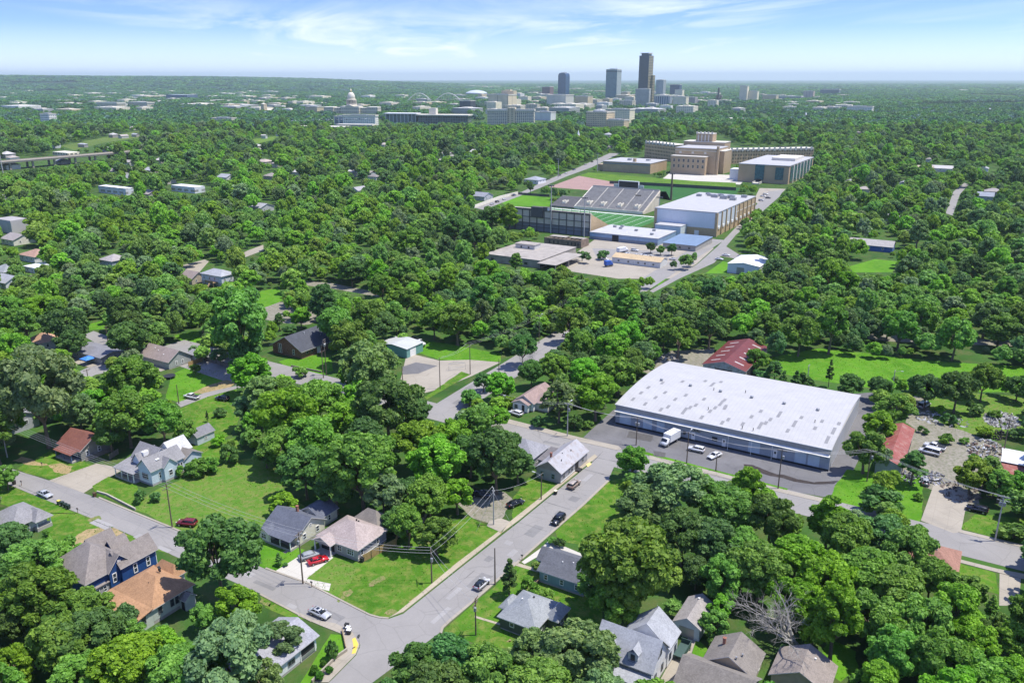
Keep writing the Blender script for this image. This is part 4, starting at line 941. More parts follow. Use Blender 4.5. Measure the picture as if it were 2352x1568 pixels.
# pale blue many gabled house
h = House('house', "pale blue old house with a complex grey roof of many gables", 'house', (346, 1080), 4.6, phrase="the pale blue many gabled house")
h.block(-5.2, 0, 0, 9.8, 4.6, S_LBLUE, Q_MGREY, 'gy', 2.5, 0.45, found=0.6)
h.block(-12.6, 3.8, -4.9, 9.6, 4.3, S_LBLUE, Q_MGREY, 'gx', 2.7, 0.45, found=0.6)
h.block(-10.2, 2.0, -6.8, 6.0, 4.2, S_LBLUE, Q_MGREY, 'gy', 2.2, 0.35, found=0.6)
h.block(-9.4, 9.4, -3.6, 15.0, 4.4, S_LBLUE, shingle((0.50, 0.50, 0.50)), 'gy', 2.7, 0.4, found=0.5)
h.block(-4.4, 10.0, -0.2, 15.6, 3.3, S_LBLUE, Q_BROWN, 'gx', 1.6, 0.4, found=0.5)
h.block(-1.8, 3.2, 0.9, 6.8, 4.4, S_LBLUE, Q_MGREY, 'gx', 1.8, 0.35, found=0.6)
roof_solid(h.roof, -13.2, -1.6, -5.2, 3.6, 2.8, 'shed', 0.9, 0.3, 0.14, h._ri(Q_MGREY)); h.posts([(-13.0, -1.5), (-10.4, -1.5), (-7.8, -1.5), (-5.5, -1.5)], 0.3, 2.9, 0.1)
h.part('porch_floor', MB().box(-13.2, -1.6, 0, -5.25, 3.6, 0.45), M_FOUND); h.part('porch_railing', MB().box(-13.1, -1.58, 0.46, -7.9, -1.5, 1.2), M_WOODG)
h.wins('f', (-3.4, -2.6, -1.8), 0, 1.5, w=0.7, h=1.7, frame=paint((0.10, 0.12, 0.15), 0.5)); h.win('f', -2.6, 0, 5.3, 0.4, 0.8, 0); h.wins('r', (2.4, 8.2, 9.0), 0, 1.5, w=0.75, h=1.7); h.win('r', 5, 0.9, 1.4, 1.2, 1.6)
h.part('skylight', MB().box(-1.9, 2.6, 6.0, -1.0, 3.6, 6.25), M_TRIM); h.vents([(-9.0, 8.0, 5.8)], 0.12, 0.5); h.part('roof_dormer', MB().box(-8.3, 3.4, 5.2, -7.3, 5.0, 6.4), M_TRIM)
h.done(); clear([(275, 1065), (315, 1035), (380, 1008), (450, 1030), (440, 1055), (400, 1085), (345, 1118), (300, 1100)], False)

h = House('garage', "grey one storey garage with gable roof on the lawn behind the many gabled house", 'garage', (452, 1004), 2.6, phrase="the grey garage on the lawn")
h.block(-4.6, 0, 0, 6.0, 2.6, S_GARAGE, shingle((0.19, 0.19, 0.205)), 'gy', 1.6, 0.3); h.win('r', 3, 0, 1.0, 0.9, 0.8); h.part('garage_door', MB().box(-3.8, -0.04, 0.02, -0.9, -0.005, 2.1), M_TRIM)
h.done(); clear([(445, 985), (475, 970), (492, 985), (490, 1005), (455, 1022)], False)

h = House('house', "light grey house with hip roof at the photo's edge across from the concrete drive", 'house', (110, 1180), 3.0, phrase="the light grey hip roofed house")
h.block(-10.6, -7.8, -0.9, 0, 3.0, siding((0.55, 0.56, 0.58)), Q_MGREY, 'hip', 2.2, 0.45, found=0.9)
h.block(-5.0, -3.2, 0.6, 0.3, 2.95, siding((0.55, 0.56, 0.58)), Q_MGREY, 'hip', 1.5, 0.4, z0=2.6); h.posts([(0.4, -3.0), (0.4, 0.1)], 0.0, 2.8, 0.1); h.part('porch_floor', MB().box(-0.85, -3.2, 0, 0.6, 0.3, 0.9), M_FOUND)
h.wins('r', (-6.6, -4.6), -0.9, 1.4, w=1.0, h=1.4, frame=M_GREYM); h.wins('f', (-8, -4), -7.8, 1.4, w=1.2, h=1.4); h.door('r', -1.4, -0.9, 0.9)
h.done(); clear([(0, 1165), (30, 1158), (108, 1178), (108, 1225), (60, 1230), (0, 1190)], False)

# long grey house at the cross street and its neighbour
h = House('house', "long grey corner house with a pale patched metal roof", 'house', (1288, 1086), 3.2, phrase="the long grey corner house")
h.block(-7.2, 0, 0, 15.6, 3.2, siding((0.34, 0.335, 0.35)), Q_WARP, 'gy', 2.4, 0.4, found=0.4, gable=siding((0.30, 0.27, 0.26)))
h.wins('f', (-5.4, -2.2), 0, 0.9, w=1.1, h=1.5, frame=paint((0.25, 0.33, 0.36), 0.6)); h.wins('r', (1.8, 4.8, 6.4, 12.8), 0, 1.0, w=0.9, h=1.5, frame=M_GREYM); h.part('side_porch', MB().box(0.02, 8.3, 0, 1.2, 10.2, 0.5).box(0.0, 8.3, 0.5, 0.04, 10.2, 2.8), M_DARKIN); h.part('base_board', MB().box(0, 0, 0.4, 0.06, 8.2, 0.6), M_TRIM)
h.chimney(-5.0, 4.0, 4.4, 6.0, 0.5); h.vents([(-3.0, 6.5, 5.1), (-2.2, 10.0, 4.8), (-1.8, 3.8, 4.6)], 0.1, 0.35, M_BLACKM)
h.block(-9.4, 5.0, -7.15, 12.5, 2.6, siding((0.34, 0.335, 0.35)), shingle((0.15, 0.14, 0.14)), 'shed', 0.5, 0.3)
h.done(); clear([(1234, 1065), (1275, 1035), (1320, 1012), (1350, 1035), (1345, 1065), (1285, 1106), (1238, 1095)], False)
h = House('house', "grey hip roofed house tucked behind the long grey corner house", 'house', (1222, 1052), 3.2, phrase="the tucked in grey house")
h.block(-9.5, 0, 0, 9.0, 3.2, S_GREY, shingle((0.25, 0.25, 0.265)), 'hip', 2.6, 0.45, found=0.4); h.wins('r', (2.5, 6), 0, 1.0, w=0.9, h=1.4); h.done(); clear([(1196, 1030), (1205, 1010), (1230, 1018), (1244, 1035), (1225, 1050)], False)

# white cottage
h = House('house', "white cottage with pinkish brown roof by the cross street", 'house', (1222, 928), 3.0, phrase="the white cottage")
h.block(-6.6, 0.8, 0, 14.0, 3.0, S_WHITE, Q_PINK, 'gy', 2.0, 0.45, found=0.4); h.block(-6.4, -1.0, -1.0, 1.0, 2.8, S_WHITE, Q_PINK, 'gy', 1.2, 0.4, found=0.4, gable=S_GREY)
h.block(-0.05, 2.6, 4.2, 10.0, 2.9, siding((0.6, 0.58, 0.5)), Q_PINK, 'gx', 1.7, 0.4, found=0.4)
h.wins('f', (-5.2,), -1.0, 0.9, w=1.2, h=1.4, mull=3, frame=M_GREYM); h.door('f', -2.6, -1.0, 0.4, mat=M_BLACKM); h.win('f', 1.8, 2.6, 1.0, 1.1, 1.3, frame=M_GREYM); h.part('doorstep', MB().box(-3.4, -1.8, 0, -1.8, -1.03, 0.3), M_FOUND)
h.done(); clear([(1180, 925), (1215, 888), (1245, 890), (1240, 930), (1240, 950), (1195, 950), (1165, 945), (1170, 935)], False)

# black roofed brick building
h = House('brick_building', "low red brick building with steep black gable roof and tall white windows", 'building', (692, 805), 3.4, phrase="the black roofed brick building")
h.block(-15.0, 0.0, 0, 20.0, 3.4, B_RED, Q_BLACK, 'gy', 4.2, 0.9, gable=B_RED)
h.wins('f', (-11.6, -10.6), 0, 0.8, w=0.9, h=3.6, mull=1, fw=0.12); h.win('f', -4.0, 0, 0.9, 1.0, 2.2, 1); h.wins('r', (3, 5.5, 12, 14.5), 0, 1.4, w=1.1, h=1.3, frame=M_GREYM); h.door('r', 9, 0, 0.1, 1.6, 2.2, M_TRIM)
h.part('eave_band', MB().box(0.0, 0, 2.9, 0.05, 20, 3.35), paint((0.07, 0.065, 0.06), 0.7)); h.vents([(-6.0, 8, 7.0), (-3.5, 14, 5.0)], 0.12, 0.4, M_TRIM)
h.done()
h = House('garage', "teal garage with white metal roof behind the concrete yard", 'garage', (934, 802), 3.6, phrase="the teal garage")
h.block(-13.5, 0, 0, 10.0, 3.6, siding((0.16, 0.33, 0.30)), ribbed((0.45, 0.46, 0.45), 0.4, 0), 'gy', 0.8, 0.3); h.part('garage_door', MB().box(0.0, 2.0, 0, 0.05, 5.5, 3.0), M_TRIM); h.done(); clear([(905, 795), (885, 786), (900, 783), (935, 800), (933, 825), (918, 825)], False)

# left block behind
h = House('house', "grey house with long brown gable roof facing a wooden fence", 'house', (432, 816), 3.0, phrase="the long brown gabled house")
h.block(-16.0, -8.5, 0, 1.0, 3.0, siding((0.36, 0.38, 0.37)), Q_BRN2, 'gx', 3.0, 0.5, found=0.4, gable=siding((0.36, 0.38, 0.37))); h.wins('r', (-5.2, -2.6), 0, 0.8, w=1.0, h=1.5, fw=0.18)
h.block(-3.0, 2.0, 2.6, 7.0, 2.6, siding((0.36, 0.38, 0.37)), Q_MGREY, 'gx', 1.0, 0.3); h.wins('f', (-12, -8, -3), -8.0, 0.9, w=1.2, h=1.3); h.part('patio_slab', MB().box(-13, -11.5, 0, -1, -8.05, 0.15), M_CONC); h.vents([(-9, -5.5, 4.6), (-5, -6.5, 4.0), (-11.5, -5.0, 5.0)], 0.16, 0.4, M_TRIM)
h.done(); clear([(325, 845), (360, 815), (385, 785), (440, 820), (450, 835), (385, 855), (340, 858)], False)
h = House('house', "low grey house with flat pitched roof behind the blue canopy", 'house', (262, 812), 2.8, phrase="the low grey house with blue canopy")
h.block(-20, -5.5, 0, 4.0, 2.8, siding((0.26, 0.27, 0.29)), shingle((0.20, 0.20, 0.215)), 'gx', 1.0, 0.5); h.wins('f', (-4, -9, -14), -5.5, 0.9, w=1.3, h=1.2); h.part('patio_slab', MB().box(-15, -9.5, 0, -1, -5.55, 0.12), M_CONC); h.done(); clear([(160, 825), (235, 795), (245, 800), (240, 830), (200, 850), (175, 850)], False)
h = House('house', "pale blue house with low grey roof and raised rear deck among trees", 'house', (466, 637), 3.4, phrase="the pale blue house in the trees")
h.block(-1.0, 0, 14, 9.0, 5.6, siding((0.58, 0.62, 0.68)), Q_LGREY, 'hip', 2.0, 0.5, z0=2.0); h.block(-1.0, 0, 14, 9, 2.0, siding((0.35, 0.35, 0.37)), Q_LGREY, 'none'); h.wins('f', (1, 5.0, 9), 0, 3.0, w=1.0, h=1.4); h.wins('r', (2, 6), 14, 3.0, w=1.0, h=1.3)
h.part('deck', MB().box(5, -3, 2.2, 11, -0.05, 2.4).box(5, -3, 0, 5.2, -2.8, 2.2).box(10.8, -3, 0, 11, -2.8, 2.2).box(5, -3.05, 2.4, 11, -2.95, 3.3), M_WOOD); h.part('stair', MB().poly([(8, -3, 2.3), (9, -3, 2.3), (12, -8, 0), (11, -8, 0)]).poly([(11, -8, -0.2), (12, -8, -0.2), (9, -3, 2.1), (8, -3, 2.1)]), M_WOOD)
h.done(); clear([(432, 625), (470, 608), (520, 622), (515, 645), (485, 658), (440, 640)], False)
h = House('house', "blue grey house with hip gable roof almost surrounded by trees", 'house', (256, 600), 5.0, phrase="the blue grey wooded house")
h.block(-11, 0, 0, 11, 5.0, siding((0.36, 0.40, 0.44)), shingle((0.34, 0.31, 0.30)), 'hip', 2.4, 0.5); h.wins('f', (-9, -3), 0, 2.8, w=1.0, h=1.3); h.win('r', 5, 0, 2.8, 1.0, 1.3); h.done(); clear([(228, 592), (250, 580), (278, 590), (270, 606), (232, 606)], False)
for px, z, lab, wl, rf_, w_, d_, kd, cl in (
    ((92, 788), 3.4, "house with peach orange roof at the bend behind trees", siding((0.6, 0.6, 0.58)), shingle((0.42, 0.26, 0.17)), 9, 9, 'hip', [(84, 765), (98, 745), (112, 752), (110, 790), (88, 792)]),
    ((78, 590), 3.6, "white house with salmon brown hip roof and dark base", siding((0.66, 0.66, 0.66)), shingle((0.36, 0.23, 0.18)), 15, 13, 'hip', [(40, 585), (55, 563), (85, 568), (82, 590), (45, 595)]),
    ((30, 552), 3.6, "cream house with a steep grey brown gable roof", siding((0.72, 0.70, 0.60)), shingle((0.30, 0.27, 0.26)), 14, 14, 'gx', [(0, 545), (20, 525), (60, 545), (55, 565), (0, 560)]),
    ((90, 618), 3.0, "white roofed carport building beside the salmon roofed house", siding((0.7, 0.7, 0.72)), ribbed((0.72, 0.73, 0.75), 0.5, 0), 14, 12, 'flat', [(50, 605), (70, 595), (92, 600), (88, 620), (52, 622)]),
    ((12, 650), 3.2, "small house with light grey roof cut by the frame", siding((0.66, 0.68, 0.72)), Q_LGREY, 12, 10, 'gx', [(0, 648), (8, 638), (22, 645), (20, 660), (0, 665)]),
    ((8, 625), 3.2, "white house with blue grey gable roof behind a small lawn", siding((0.7, 0.7, 0.7)), Q_GREY, 12, 10, 'hip', [(0, 605), (18, 610), (18, 630), (0, 640)]),
    ((-8, 980), 4.0, "grey roof corner behind the overhead wires", S_GREY, Q_MGREY, 12, 12, 'gx', None),
    ((1112, 452), 3.6, "blue grey roofed house beside the stadium street", siding((0.5, 0.5, 0.52)), shingle((0.25, 0.26, 0.29)), 22, 14, 'gx', [(1090, 450), (1120, 440), (1165, 436), (1160, 452), (1100, 462)]),
    ((1236, 414), 4.0, "pale house with steep grey hip roof and corner porch by the stadium street", siding((0.72, 0.72, 0.72)), shingle((0.30, 0.32, 0.36)), 16, 16, 'hip', [(1205, 405), (1225, 388), (1248, 398), (1246, 412), (1212, 415)]),
    ((598, 478), 3.6, "grey roofed low house in the middle of the woods", siding((0.45, 0.45, 0.45)), shingle((0.34, 0.34, 0.37)), 20, 14, 'gx', [(592, 470), (630, 462), (640, 470), (632, 482), (600, 480)]),
    ((822, 438), 5.0, "tall narrow grey house standing out of the woods", siding((0.6, 0.6, 0.62)), shingle((0.34, 0.33, 0.34)), 9, 14, 'gy', [(812, 425), (822, 410), (830, 420), (828, 436), (814, 438)]),
    ((625, 405), 3.6, "small brown roofed house among far trees", siding((0.4, 0.36, 0.3)), shingle((0.3, 0.27, 0.25)), 13, 12, 'hip', [(600, 400), (612, 392), (628, 398), (624, 412), (604, 410)]),
    ((608, 372), 4.0, "pink brown pyramid roof rising above the woods", siding((0.5, 0.45, 0.4)), shingle((0.42, 0.35, 0.31)), 14, 14, 'hip', [(602, 368), (614, 358), (625, 366), (618, 374)]),
    ((520, 408), 4.4, "white house with grey roof in the far woods", siding((0.7, 0.7, 0.7)), Q_LGREY, 14, 12, 'gx', [(500, 402), (515, 394), (528, 402), (526, 412), (506, 410)]),
    ((2050, 568), 3.4, "house with grey roof and blue wall behind a bright lawn", siding((0.05, 0.12, 0.36)), shingle((0.36, 0.34, 0.32)), 26, 12, 'gx', [(2010, 560), (2015, 548), (2065, 548), (2062, 574), (2025, 572)]),
    ((2282, 452), 4.0, "slate blue roofed house in the woods on the far hillside", siding((0.35, 0.4, 0.45)), shingle((0.27, 0.29, 0.33)), 20, 16, 'gx', [(2246, 450), (2270, 440), (2290, 442), (2286, 456), (2262, 460)]),
    ((2188, 388), 4.0, "pale roofed house beside a tan one in far woods", siding((0.6, 0.58, 0.54)), shingle((0.48, 0.46, 0.44)), 24, 14, 'gx', [(2140, 388), (2160, 376), (2185, 376), (2190, 388), (2160, 394)]),
    ((2270, 388), 6.0, "white gabled house standing in the far woods", siding((0.7, 0.7, 0.7)), shingle((0.34, 0.35, 0.37)), 14, 14, 'gy', [(2262, 390), (2275, 376), (2290, 384), (2286, 396)]),
    ((2196, 1318), 3.2, "house with reddish brown hip roof and dark skylight at the roadside", S_TAN, shingle((0.29, 0.16, 0.12)), 12, 10, 'hip', [(2164, 1300), (2170, 1262), (2212, 1290), (2205, 1320)]),
    ((2142, 388), 4.0, "tan house beside the pale roofed one", siding((0.5, 0.42, 0.32)), shingle((0.46, 0.38, 0.30)), 16, 14, 'gx', None),
    ((860, 738), 3.6, "pale rusty metal roof among trees near the railway", S_TAN, ribbed((0.5, 0.46, 0.42), 0.5, 0, 0.5, 0, (0.3, 0.2, 0.14)), 9, 14, 'gx', [(848, 742), (862, 733), (882, 742), (878, 750)]),
    ((440, 640), 3.2, "brown roofed house beside the pale blue house in the trees", S_TAN, Q_BRN2, 9, 9, 'gx', [(432, 645), (440, 634), (462, 645), (450, 655)])):
    h = House('house', lab, 'house', px, z, phrase='the ' + ' '.join(lab.split()[0 if lab.split()[0] not in ('a', 'the') else 1:5]))
    h.block(-w_, 0, 0, d_, z, wl, rf_, kd, 2.6 if kd != 'flat' else 0.2, 0.5)
    h.wins('f', [-w_ * k for k in (0.8, 0.5, 0.2)], 0, z - 2.2, w=1.1, h=1.3); h.wins('r', [d_ * k for k in (0.3, 0.7)], 0, z - 2.2, w=1.1, h=1.3)
    if kd != 'flat': h.vents([(-w_ * .35, d_ * .4, z + 1.7)], 0.12, 0.5)
    h.done()
    if cl: clear(cl, False)
# ================================================================ warehouse, stadium, school, sheds
M_WROOF = ribbed((0.41, 0.405, 0.40), 1.15, 0, 0.6, var=0.07)
M_PATCH = paint((0.225, 0.225, 0.23), 0.7, 0.1, 1.2)
M_GREYSHEET = ribbed((0.40, 0.41, 0.44), 0.6, 1, 0.5); M_GREYF = ribbed((0.30, 0.345, 0.40), 0.6, 0, 0.55, var=0.12)
M_FASC = paint((0.33, 0.33, 0.32), 0.7, 0.12, 0.3)
M_BAY = paint((0.44, 0.54, 0.62), 0.6, 0.1, 0.5)

h = House('warehouse', "long warehouse with a vast white roof and grey metal walls beside the asphalt lot", 'warehouse', (1909, 1033), 6.3, phrase="the white roofed warehouse")
L_, D_ = 62.0, 45.6
h.walls.box(-L_, 0, -0.1, 0, D_, 5.2, h._wi(M_GREYF)); h.walls.box(-L_ - .02, -0.05, 4.75, 0.02, D_ + .02, 6.25, h._wi(M_FASC)); h.walls.box(0.0, 0.02, -0.1, 0.03, D_, 6.2, h._wi(M_GREYSHEET))
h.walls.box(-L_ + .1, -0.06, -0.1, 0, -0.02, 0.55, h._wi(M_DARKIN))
roof_solid(h.roof, -L_, 0, 0, D_, 6.25, 'arc', 1.7, 0.25, 0.14, h._ri(M_WROOF))
for x in (-L_ + .3, -.35): h.walls.poly([(x, D_ * k / 12, 6.24 + 1.68 * (1 - (k / 6 - 1) ** 2)) for k in range(13)], h._wi(M_GREYSHEET))
h.part('awning', MB().poly([(-L_, -1.0, 4.45), (0, -1.0, 4.45), (0, -0.06, 4.8), (-L_, -0.06, 4.8)]).poly([(-L_, -1.0, 4.35), (-L_, -0.06, 4.7), (0, -0.06, 4.7), (0, -1.0, 4.35)]).box(-L_, -1.02, 4.35, 0, -0.98, 4.46), paint((0.66, 0.65, 0.60), 0.5, 0.12, 0.8))
def rz(y): return 6.25 + 1.7 * (1 - ((y + .25) / (D_ + .5) * 2 - 1) ** 2) + 0.15
rp = random.Random(3)
pz = [(-58.5, 4.8), (-58, 9.8), (-57.5, 14.5), (-54, 3.5), (-52.8, 8.6), (-51.5, 13.2), (-48.5, 2.2), (-47.2, 4.6), (-47, 10), (-45.2, 14.2), (-42, 4.2), (-41.2, 6.8), (-40.2, 9), (-39.4, 14), (-36.2, 2.6), (-35.2, 7.0), (-34.6, 9.8), (-34.0, 13.5), (-33.8, 16.2), (-32, 10.8), (-32.2, 12), (-30, 2.0), (-29, 4.4), (-24.6, 3.6), (-23.6, 8.8), (-22.2, 13.4), (-20, 4.8), (-19, 6.8), (-18.4, 9.4), (-17, 13.8), (-12.5, 5.0), (-11.8, 9.8), (-11, 14.6), (-6.2, 9.6), (-5.4, 14.8), (-1.9, 4.6), (-1.4, 10.2), (-1.0, 15.4), (-50, 24.5), (-44, 29), (-41, 27), (-39.5, 31), (-55, 20)]
for x, y in pz:
    k = 1 if rp.random() < .85 else 2
    a = 2.1 * k; mb = MB()
    for q in range(4): y0, y1 = y - a / 2 + a * q / 4, y - a / 2 + a * (q + 1) / 4; mb.poly([(x - .45, y0, rz(y0) + .03), (x + .45, y0, rz(y0) + .03), (x + .45, y1, rz(y1) + .03), (x - .45, y1, rz(y1) + .03)])
    mb.build('roof_patch', M_PATCH, h.root)
for i in range(6): MB().lathe([(0.35, -0.3), (0.35, 0.35), (0.55, 0.4), (0.5, 0.7), (0.05, 0.85)], 10).build('roof_ventilator', M_GREYM, h.root, loc=(-56 + i * 9.6, 21.8, 8.0))
h.vents([(-36, 7.6, 7.3), (-24, 0.9, 6.5), (-30, 25, 8.0), (-7, 13, 7.7), (-39, 22, 8.0), (-21, 1.2, 6.5)], 0.1, 0.8, M_BLACKM)
h.part('ridge_trim', MB().box(-L_ - .3, -0.30, 6.22, 0.3, -0.24, 6.42), M_WHITE)
for x, w_ in ((-58.8, 3.6), (-51.6, 2.8), (-47.5, 2.4), (-20, 3.2), (-7.5, 3.0), (-4.0, 3.0)):
    MB().box(x - w_ / 2, -0.07, 0.6, x + w_ / 2, -0.03, 4.0).build('bay_door', M_BAY, h.root)
for x in (-37.5, -28.5, -14.2):
    o = MB().box(x - .55, -0.07, 0.5, x + .55, -0.03, 2.8).build('door', M_TRIM, h.root); MB().box(x - .25, -0.10, 1.7, x + .25, -0.072, 2.4).build('pane', M_PANE, o)
h.win('f', -31.2, -0.06, 1.6, 1.5, 1.2, 1, 0.08, M_BLACKM); h.win('f', -40.2, -0.06, 1.6, 0.8, 1.0, 0, 0.08, M_BLACKM)
sg = MB().poly([(-38.6, -0.15, 3.1), (-35.4, -0.15, 3.1), (-35.4, -0.15, 3.7), (-36.2, -0.15, 4.1), (-37.2, -0.15, 4.35), (-38.2, -0.15, 4.3), (-38.6, -0.15, 4.2)]).box(-38.6, -0.14, 3.1, -35.4, -0.06, 3.2).build('sign_board', paint((0.30, 0.31, 0.30), 0.6), h.root)
MB().box(-38.5, -0.2, 4.28, -37.2, -0.151, 4.42).box(-38.0, -0.2, 3.2, -35.6, -0.151, 3.34).box(-37.4, -0.2, 3.5, -37.1, -0.151, 3.8).box(-36.9, -0.2, 3.5, -36.7, -0.151, 3.7).box(-36.5, -0.2, 3.5, -36.1, -0.151, 3.75).build('sign_marks', M_BLACKM, h.root if False else sg)
for x in (-20.6, -14.9, -27.1): MB().tube([(x, -1.0, 0), (x, -1.0, 4.4)], 0.06, 6).build('awning_post', M_TRIM, h.root)
h.done(); landmark(h.W(-35, -10), "the warehouse lot"); landmark(h.W(-62, 10), "the warehouse's far end wall"); landmark(h.W(-30, 52), "the back of the white roofed warehouse")

h = House('barn', "open fronted barn with a dark red metal roof and pale skylight strips", 'barn', (1711, 853), 4.0, phrase="the dark red roofed barn")
h.block(-14.8, 0, 0, 30.5, 4.0, ribbed((0.45, 0.44, 0.42), 0.4, 0, rust=(0.2, 0.13, 0.09)), ribbed((0.15, 0.034, 0.03), 0.6, 1, 0.5, 0, (0.13, 0.04, 0.035), 0.15), 'gy', 2.2, 0.4)
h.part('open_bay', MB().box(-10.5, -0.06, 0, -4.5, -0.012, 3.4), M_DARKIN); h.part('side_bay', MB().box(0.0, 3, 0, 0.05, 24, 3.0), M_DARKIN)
for i in range(5):
    for sx_ in (-11.6, -3.2):
        y = 4 + i * 5.6; zt = 4.0 + 2.2 * (1 - abs(sx_ + 7.4) / 7.4) + .19; k = 2.2 / 7.4 * (1 if sx_ < -7.4 else -1)
        MB().poly([(sx_ - 1.6, y - .45, zt - 1.6 * k), (sx_ + 1.6, y - .45, zt + 1.6 * k), (sx_ + 1.6, y + .45, zt + 1.6 * k), (sx_ - 1.6, y + .45, zt - 1.6 * k)]).build('skylight', paint((0.42, 0.37, 0.35), 0.5), h.root)
h.done(); clear([(1612, 840), (1690, 782), (1728, 782), (1725, 830), (1712, 858), (1612, 848)], False)
M_REDS = ribbed((0.25, 0.07, 0.055), 0.5, 1, 0.6, 0, (0.34, 0.20, 0.16), 0.15)
h = House('shed', "narrow open shed with faded red rusting metal roof in the scrap yard", 'shed', (2065, 1071), 3.5, phrase="the faded red roofed shed")
h.block(-5.6, 0, 0.6, 28.0, 3.5, M_GREYSHEET, M_REDS, 'gy', 1.2, 0.3); h.part('open_bay', MB().box(0.61, 2, 0, 0.65, 25, 2.8), M_DARKIN); h.done(); clear([(2050, 1060), (2078, 975), (2105, 985), (2090, 1030), (2068, 1080)], False)
h = House('shed', "white metal roofed shed with a rusty red lean-to at the photo's edge", 'shed', (2302, 1062), 3.6, phrase="the white roofed shed with red lean-to")
h.block(0, 0, 14, 9.0, 4.0, M_GREYSHEET, ribbed((0.72, 0.73, 0.74), 0.45, 0), 'gx', 0.9, 0.3); roof_solid(h.roof, 0, -4.2, 14, -0.2, 2.6, 'shed', 1.0, 0.2, 0.12, h._ri(M_REDS)); h.walls.box(0.2, -4.0, -0.1, 13.8, -0.02, 2.6, h._wi(M_GREYSHEET)); h.done(); clear([(2300, 1058), (2312, 1028), (2352, 1025), (2352, 1070), (2310, 1065)], False)
h = House('warehouse', "small plain white metal warehouse with a low gable roof at the far street", 'warehouse', (1670, 626), 0.0, phrase="the small white warehouse")
h.block(0, 0, 17, 25, 5.0, ribbed((0.62, 0.66, 0.72), 0.5, 0), ribbed((0.70, 0.70, 0.71), 0.5, 1), 'gy', 1.2, 0.3); h.part('loading_door', MB().box(5, -0.06, 0, 9, -0.012, 3.6), M_GREYM); h.done(); clear([(1668, 628), (1672, 606), (1690, 594), (1750, 598), (1748, 616), (1700, 626)], False)

# gymnasium
M_TANB = brick((0.50, 0.365, 0.21), (0.45, 0.38, 0.28), 0.4); M_BUFF = brick((0.48, 0.35, 0.215), (0.42, 0.34, 0.25), 0.5)
h = House('gymnasium', "huge flat white roofed gymnasium with white upper walls and buff brick base", 'gymnasium', (1643, 544), 0.0, phrase="the white gymnasium")
h.block(-43, 0, 0, 92, 5.2, M_TANB, M_WROOF, 'none'); h.walls.box(-43.02, -0.02, 5.2, 0.02, 92.02, 15.6, h._wi(ribbed((0.66, 0.70, 0.73), 1.0, 0, var=0.04))); h.walls.box(0.0, 46, 5.2, 0.06, 92, 15.5, h._wi(M_TANB))
roof_solid(h.roof, -43, 0, 0, 92, 15.6, 'flat', 0.5, 0.3, 0.4, h._ri(M_WROOF))
for i in range(10): MB().box(0.03, i * 10.1 + 0.2, 0, 0.7, i * 10.1 + 1.4, 15.5).build('pilaster', M_TANB, h.root)
for i in range(9): MB().box(0.03, i * 10.1 + 4.0, 4.6, 0.5, i * 10.1 + 7.0, 6.2).build('wall_hood', M_TRIM, h.root)
for i in range(4, 9): MB().box(0.1, i * 10.1 + 1.6, 10.4, 0.2, i * 10.1 + 10, 10.7).build('string_course', M_TRIM, h.root)
MB().box(-43.4, -0.4, 0, -41.6, 0.8, 15.5).build('corner_pier', M_TANB, h.root); MB().box(-1.0, -0.5, 0, 0.72, 0.4, 15.5).build('corner_pier', M_TANB, h.root)
for x, y, s_ in ((-36, 70, 1.8), (-30, 76, 1.6), (-24, 70, 2.4), (-22, 78, 2), (-16, 66, 2.6), (-12, 70, 2.6), (-8, 62, 2.2), (-33, 82, 1.6), (-14, 76, 2), (-5, 80, 2)):
    MB().box(x - s_, y - s_ * .7, 16.08, x + s_, y + s_ * .7, 16.1 + s_ * .9).lathe([(s_ * .4, 16.1 + s_ * .9 - .01), (s_ * .4, 16.3 + s_ * .9)], 8, (x, y)).build('roof_air_unit', M_GREYM, h.root)
h.walls.box(-38, -12, -0.1, -20, -0.1, 6.5, h._wi(ribbed((0.60, 0.65, 0.67), 0.8, 0))); roof_solid(h.roof, -38, -12, -20, -0.4, 6.5, 'flat', 0.4, 0.15, 0.3, h._ri(M_WROOF)); MB().box(-14.5, -0.25, 0, -11.5, -0.03, 3.2).build('door', M_TRIM, h.root)
h.done(); clear([(1500, 540), (1498, 488), (1600, 445), (1735, 450), (1735, 478), (1645, 545), (1600, 540)], False); clear([(1650, 545), (1700, 505), (1705, 512), (1660, 560)], False)

# stadium
M_SCONC = paint((0.42, 0.40, 0.36), 0.9, 0.12, 0.15, stain=0.3); M_SDARK = paint((0.10, 0.095, 0.09), 0.8, 0.15, 0.4); M_SPAN = paint((0.60, 0.52, 0.42), 0.85, 0.12, 0.2, stain=0.25)
M_SEAT = paint((0.33, 0.315, 0.29), 0.85, 0.14, 0.35, stain=0.3); M_CREAM = paint((0.72, 0.68, 0.56), 0.7, 0.1, 0.5); M_TURF = ground_mat([(0.05, 0.17, 0.05), (0.07, 0.20, 0.06), (0.06, 0.18, 0.055)], 0.02, "field_turf")
SO = (1363, 544)
h = House('grandstand', "tall grandstand back wall of concrete panels and dark pilasters", 'grandstand', SO, 0.0, phrase="the near grandstand wall")
h.walls.box(-66, 0, -0.1, -2.5, 0.8, 15.0, h._wi(M_SPAN))
i = len(h.walls.v); h.walls.v += [(-66, 0.8, 0), (-2.5, 0.8, 0), (-2.5, 33, 0), (-66, 33, 0), (-66, 0.8, 14.6), (-2.5, 0.8, 14.6), (-2.5, 33, 2), (-66, 33, 2)]
for q, mm in (((4, 5, 6, 7), M_SEAT), ((1, 2, 6, 5), M_TANB), ((2, 3, 7, 6), M_SCONC), ((3, 0, 4, 7), M_SCONC), ((0, 1, 5, 4), M_SCONC)): h.walls.f.append(tuple(i + k for k in q)); h.walls.m.append(h._wi(mm))
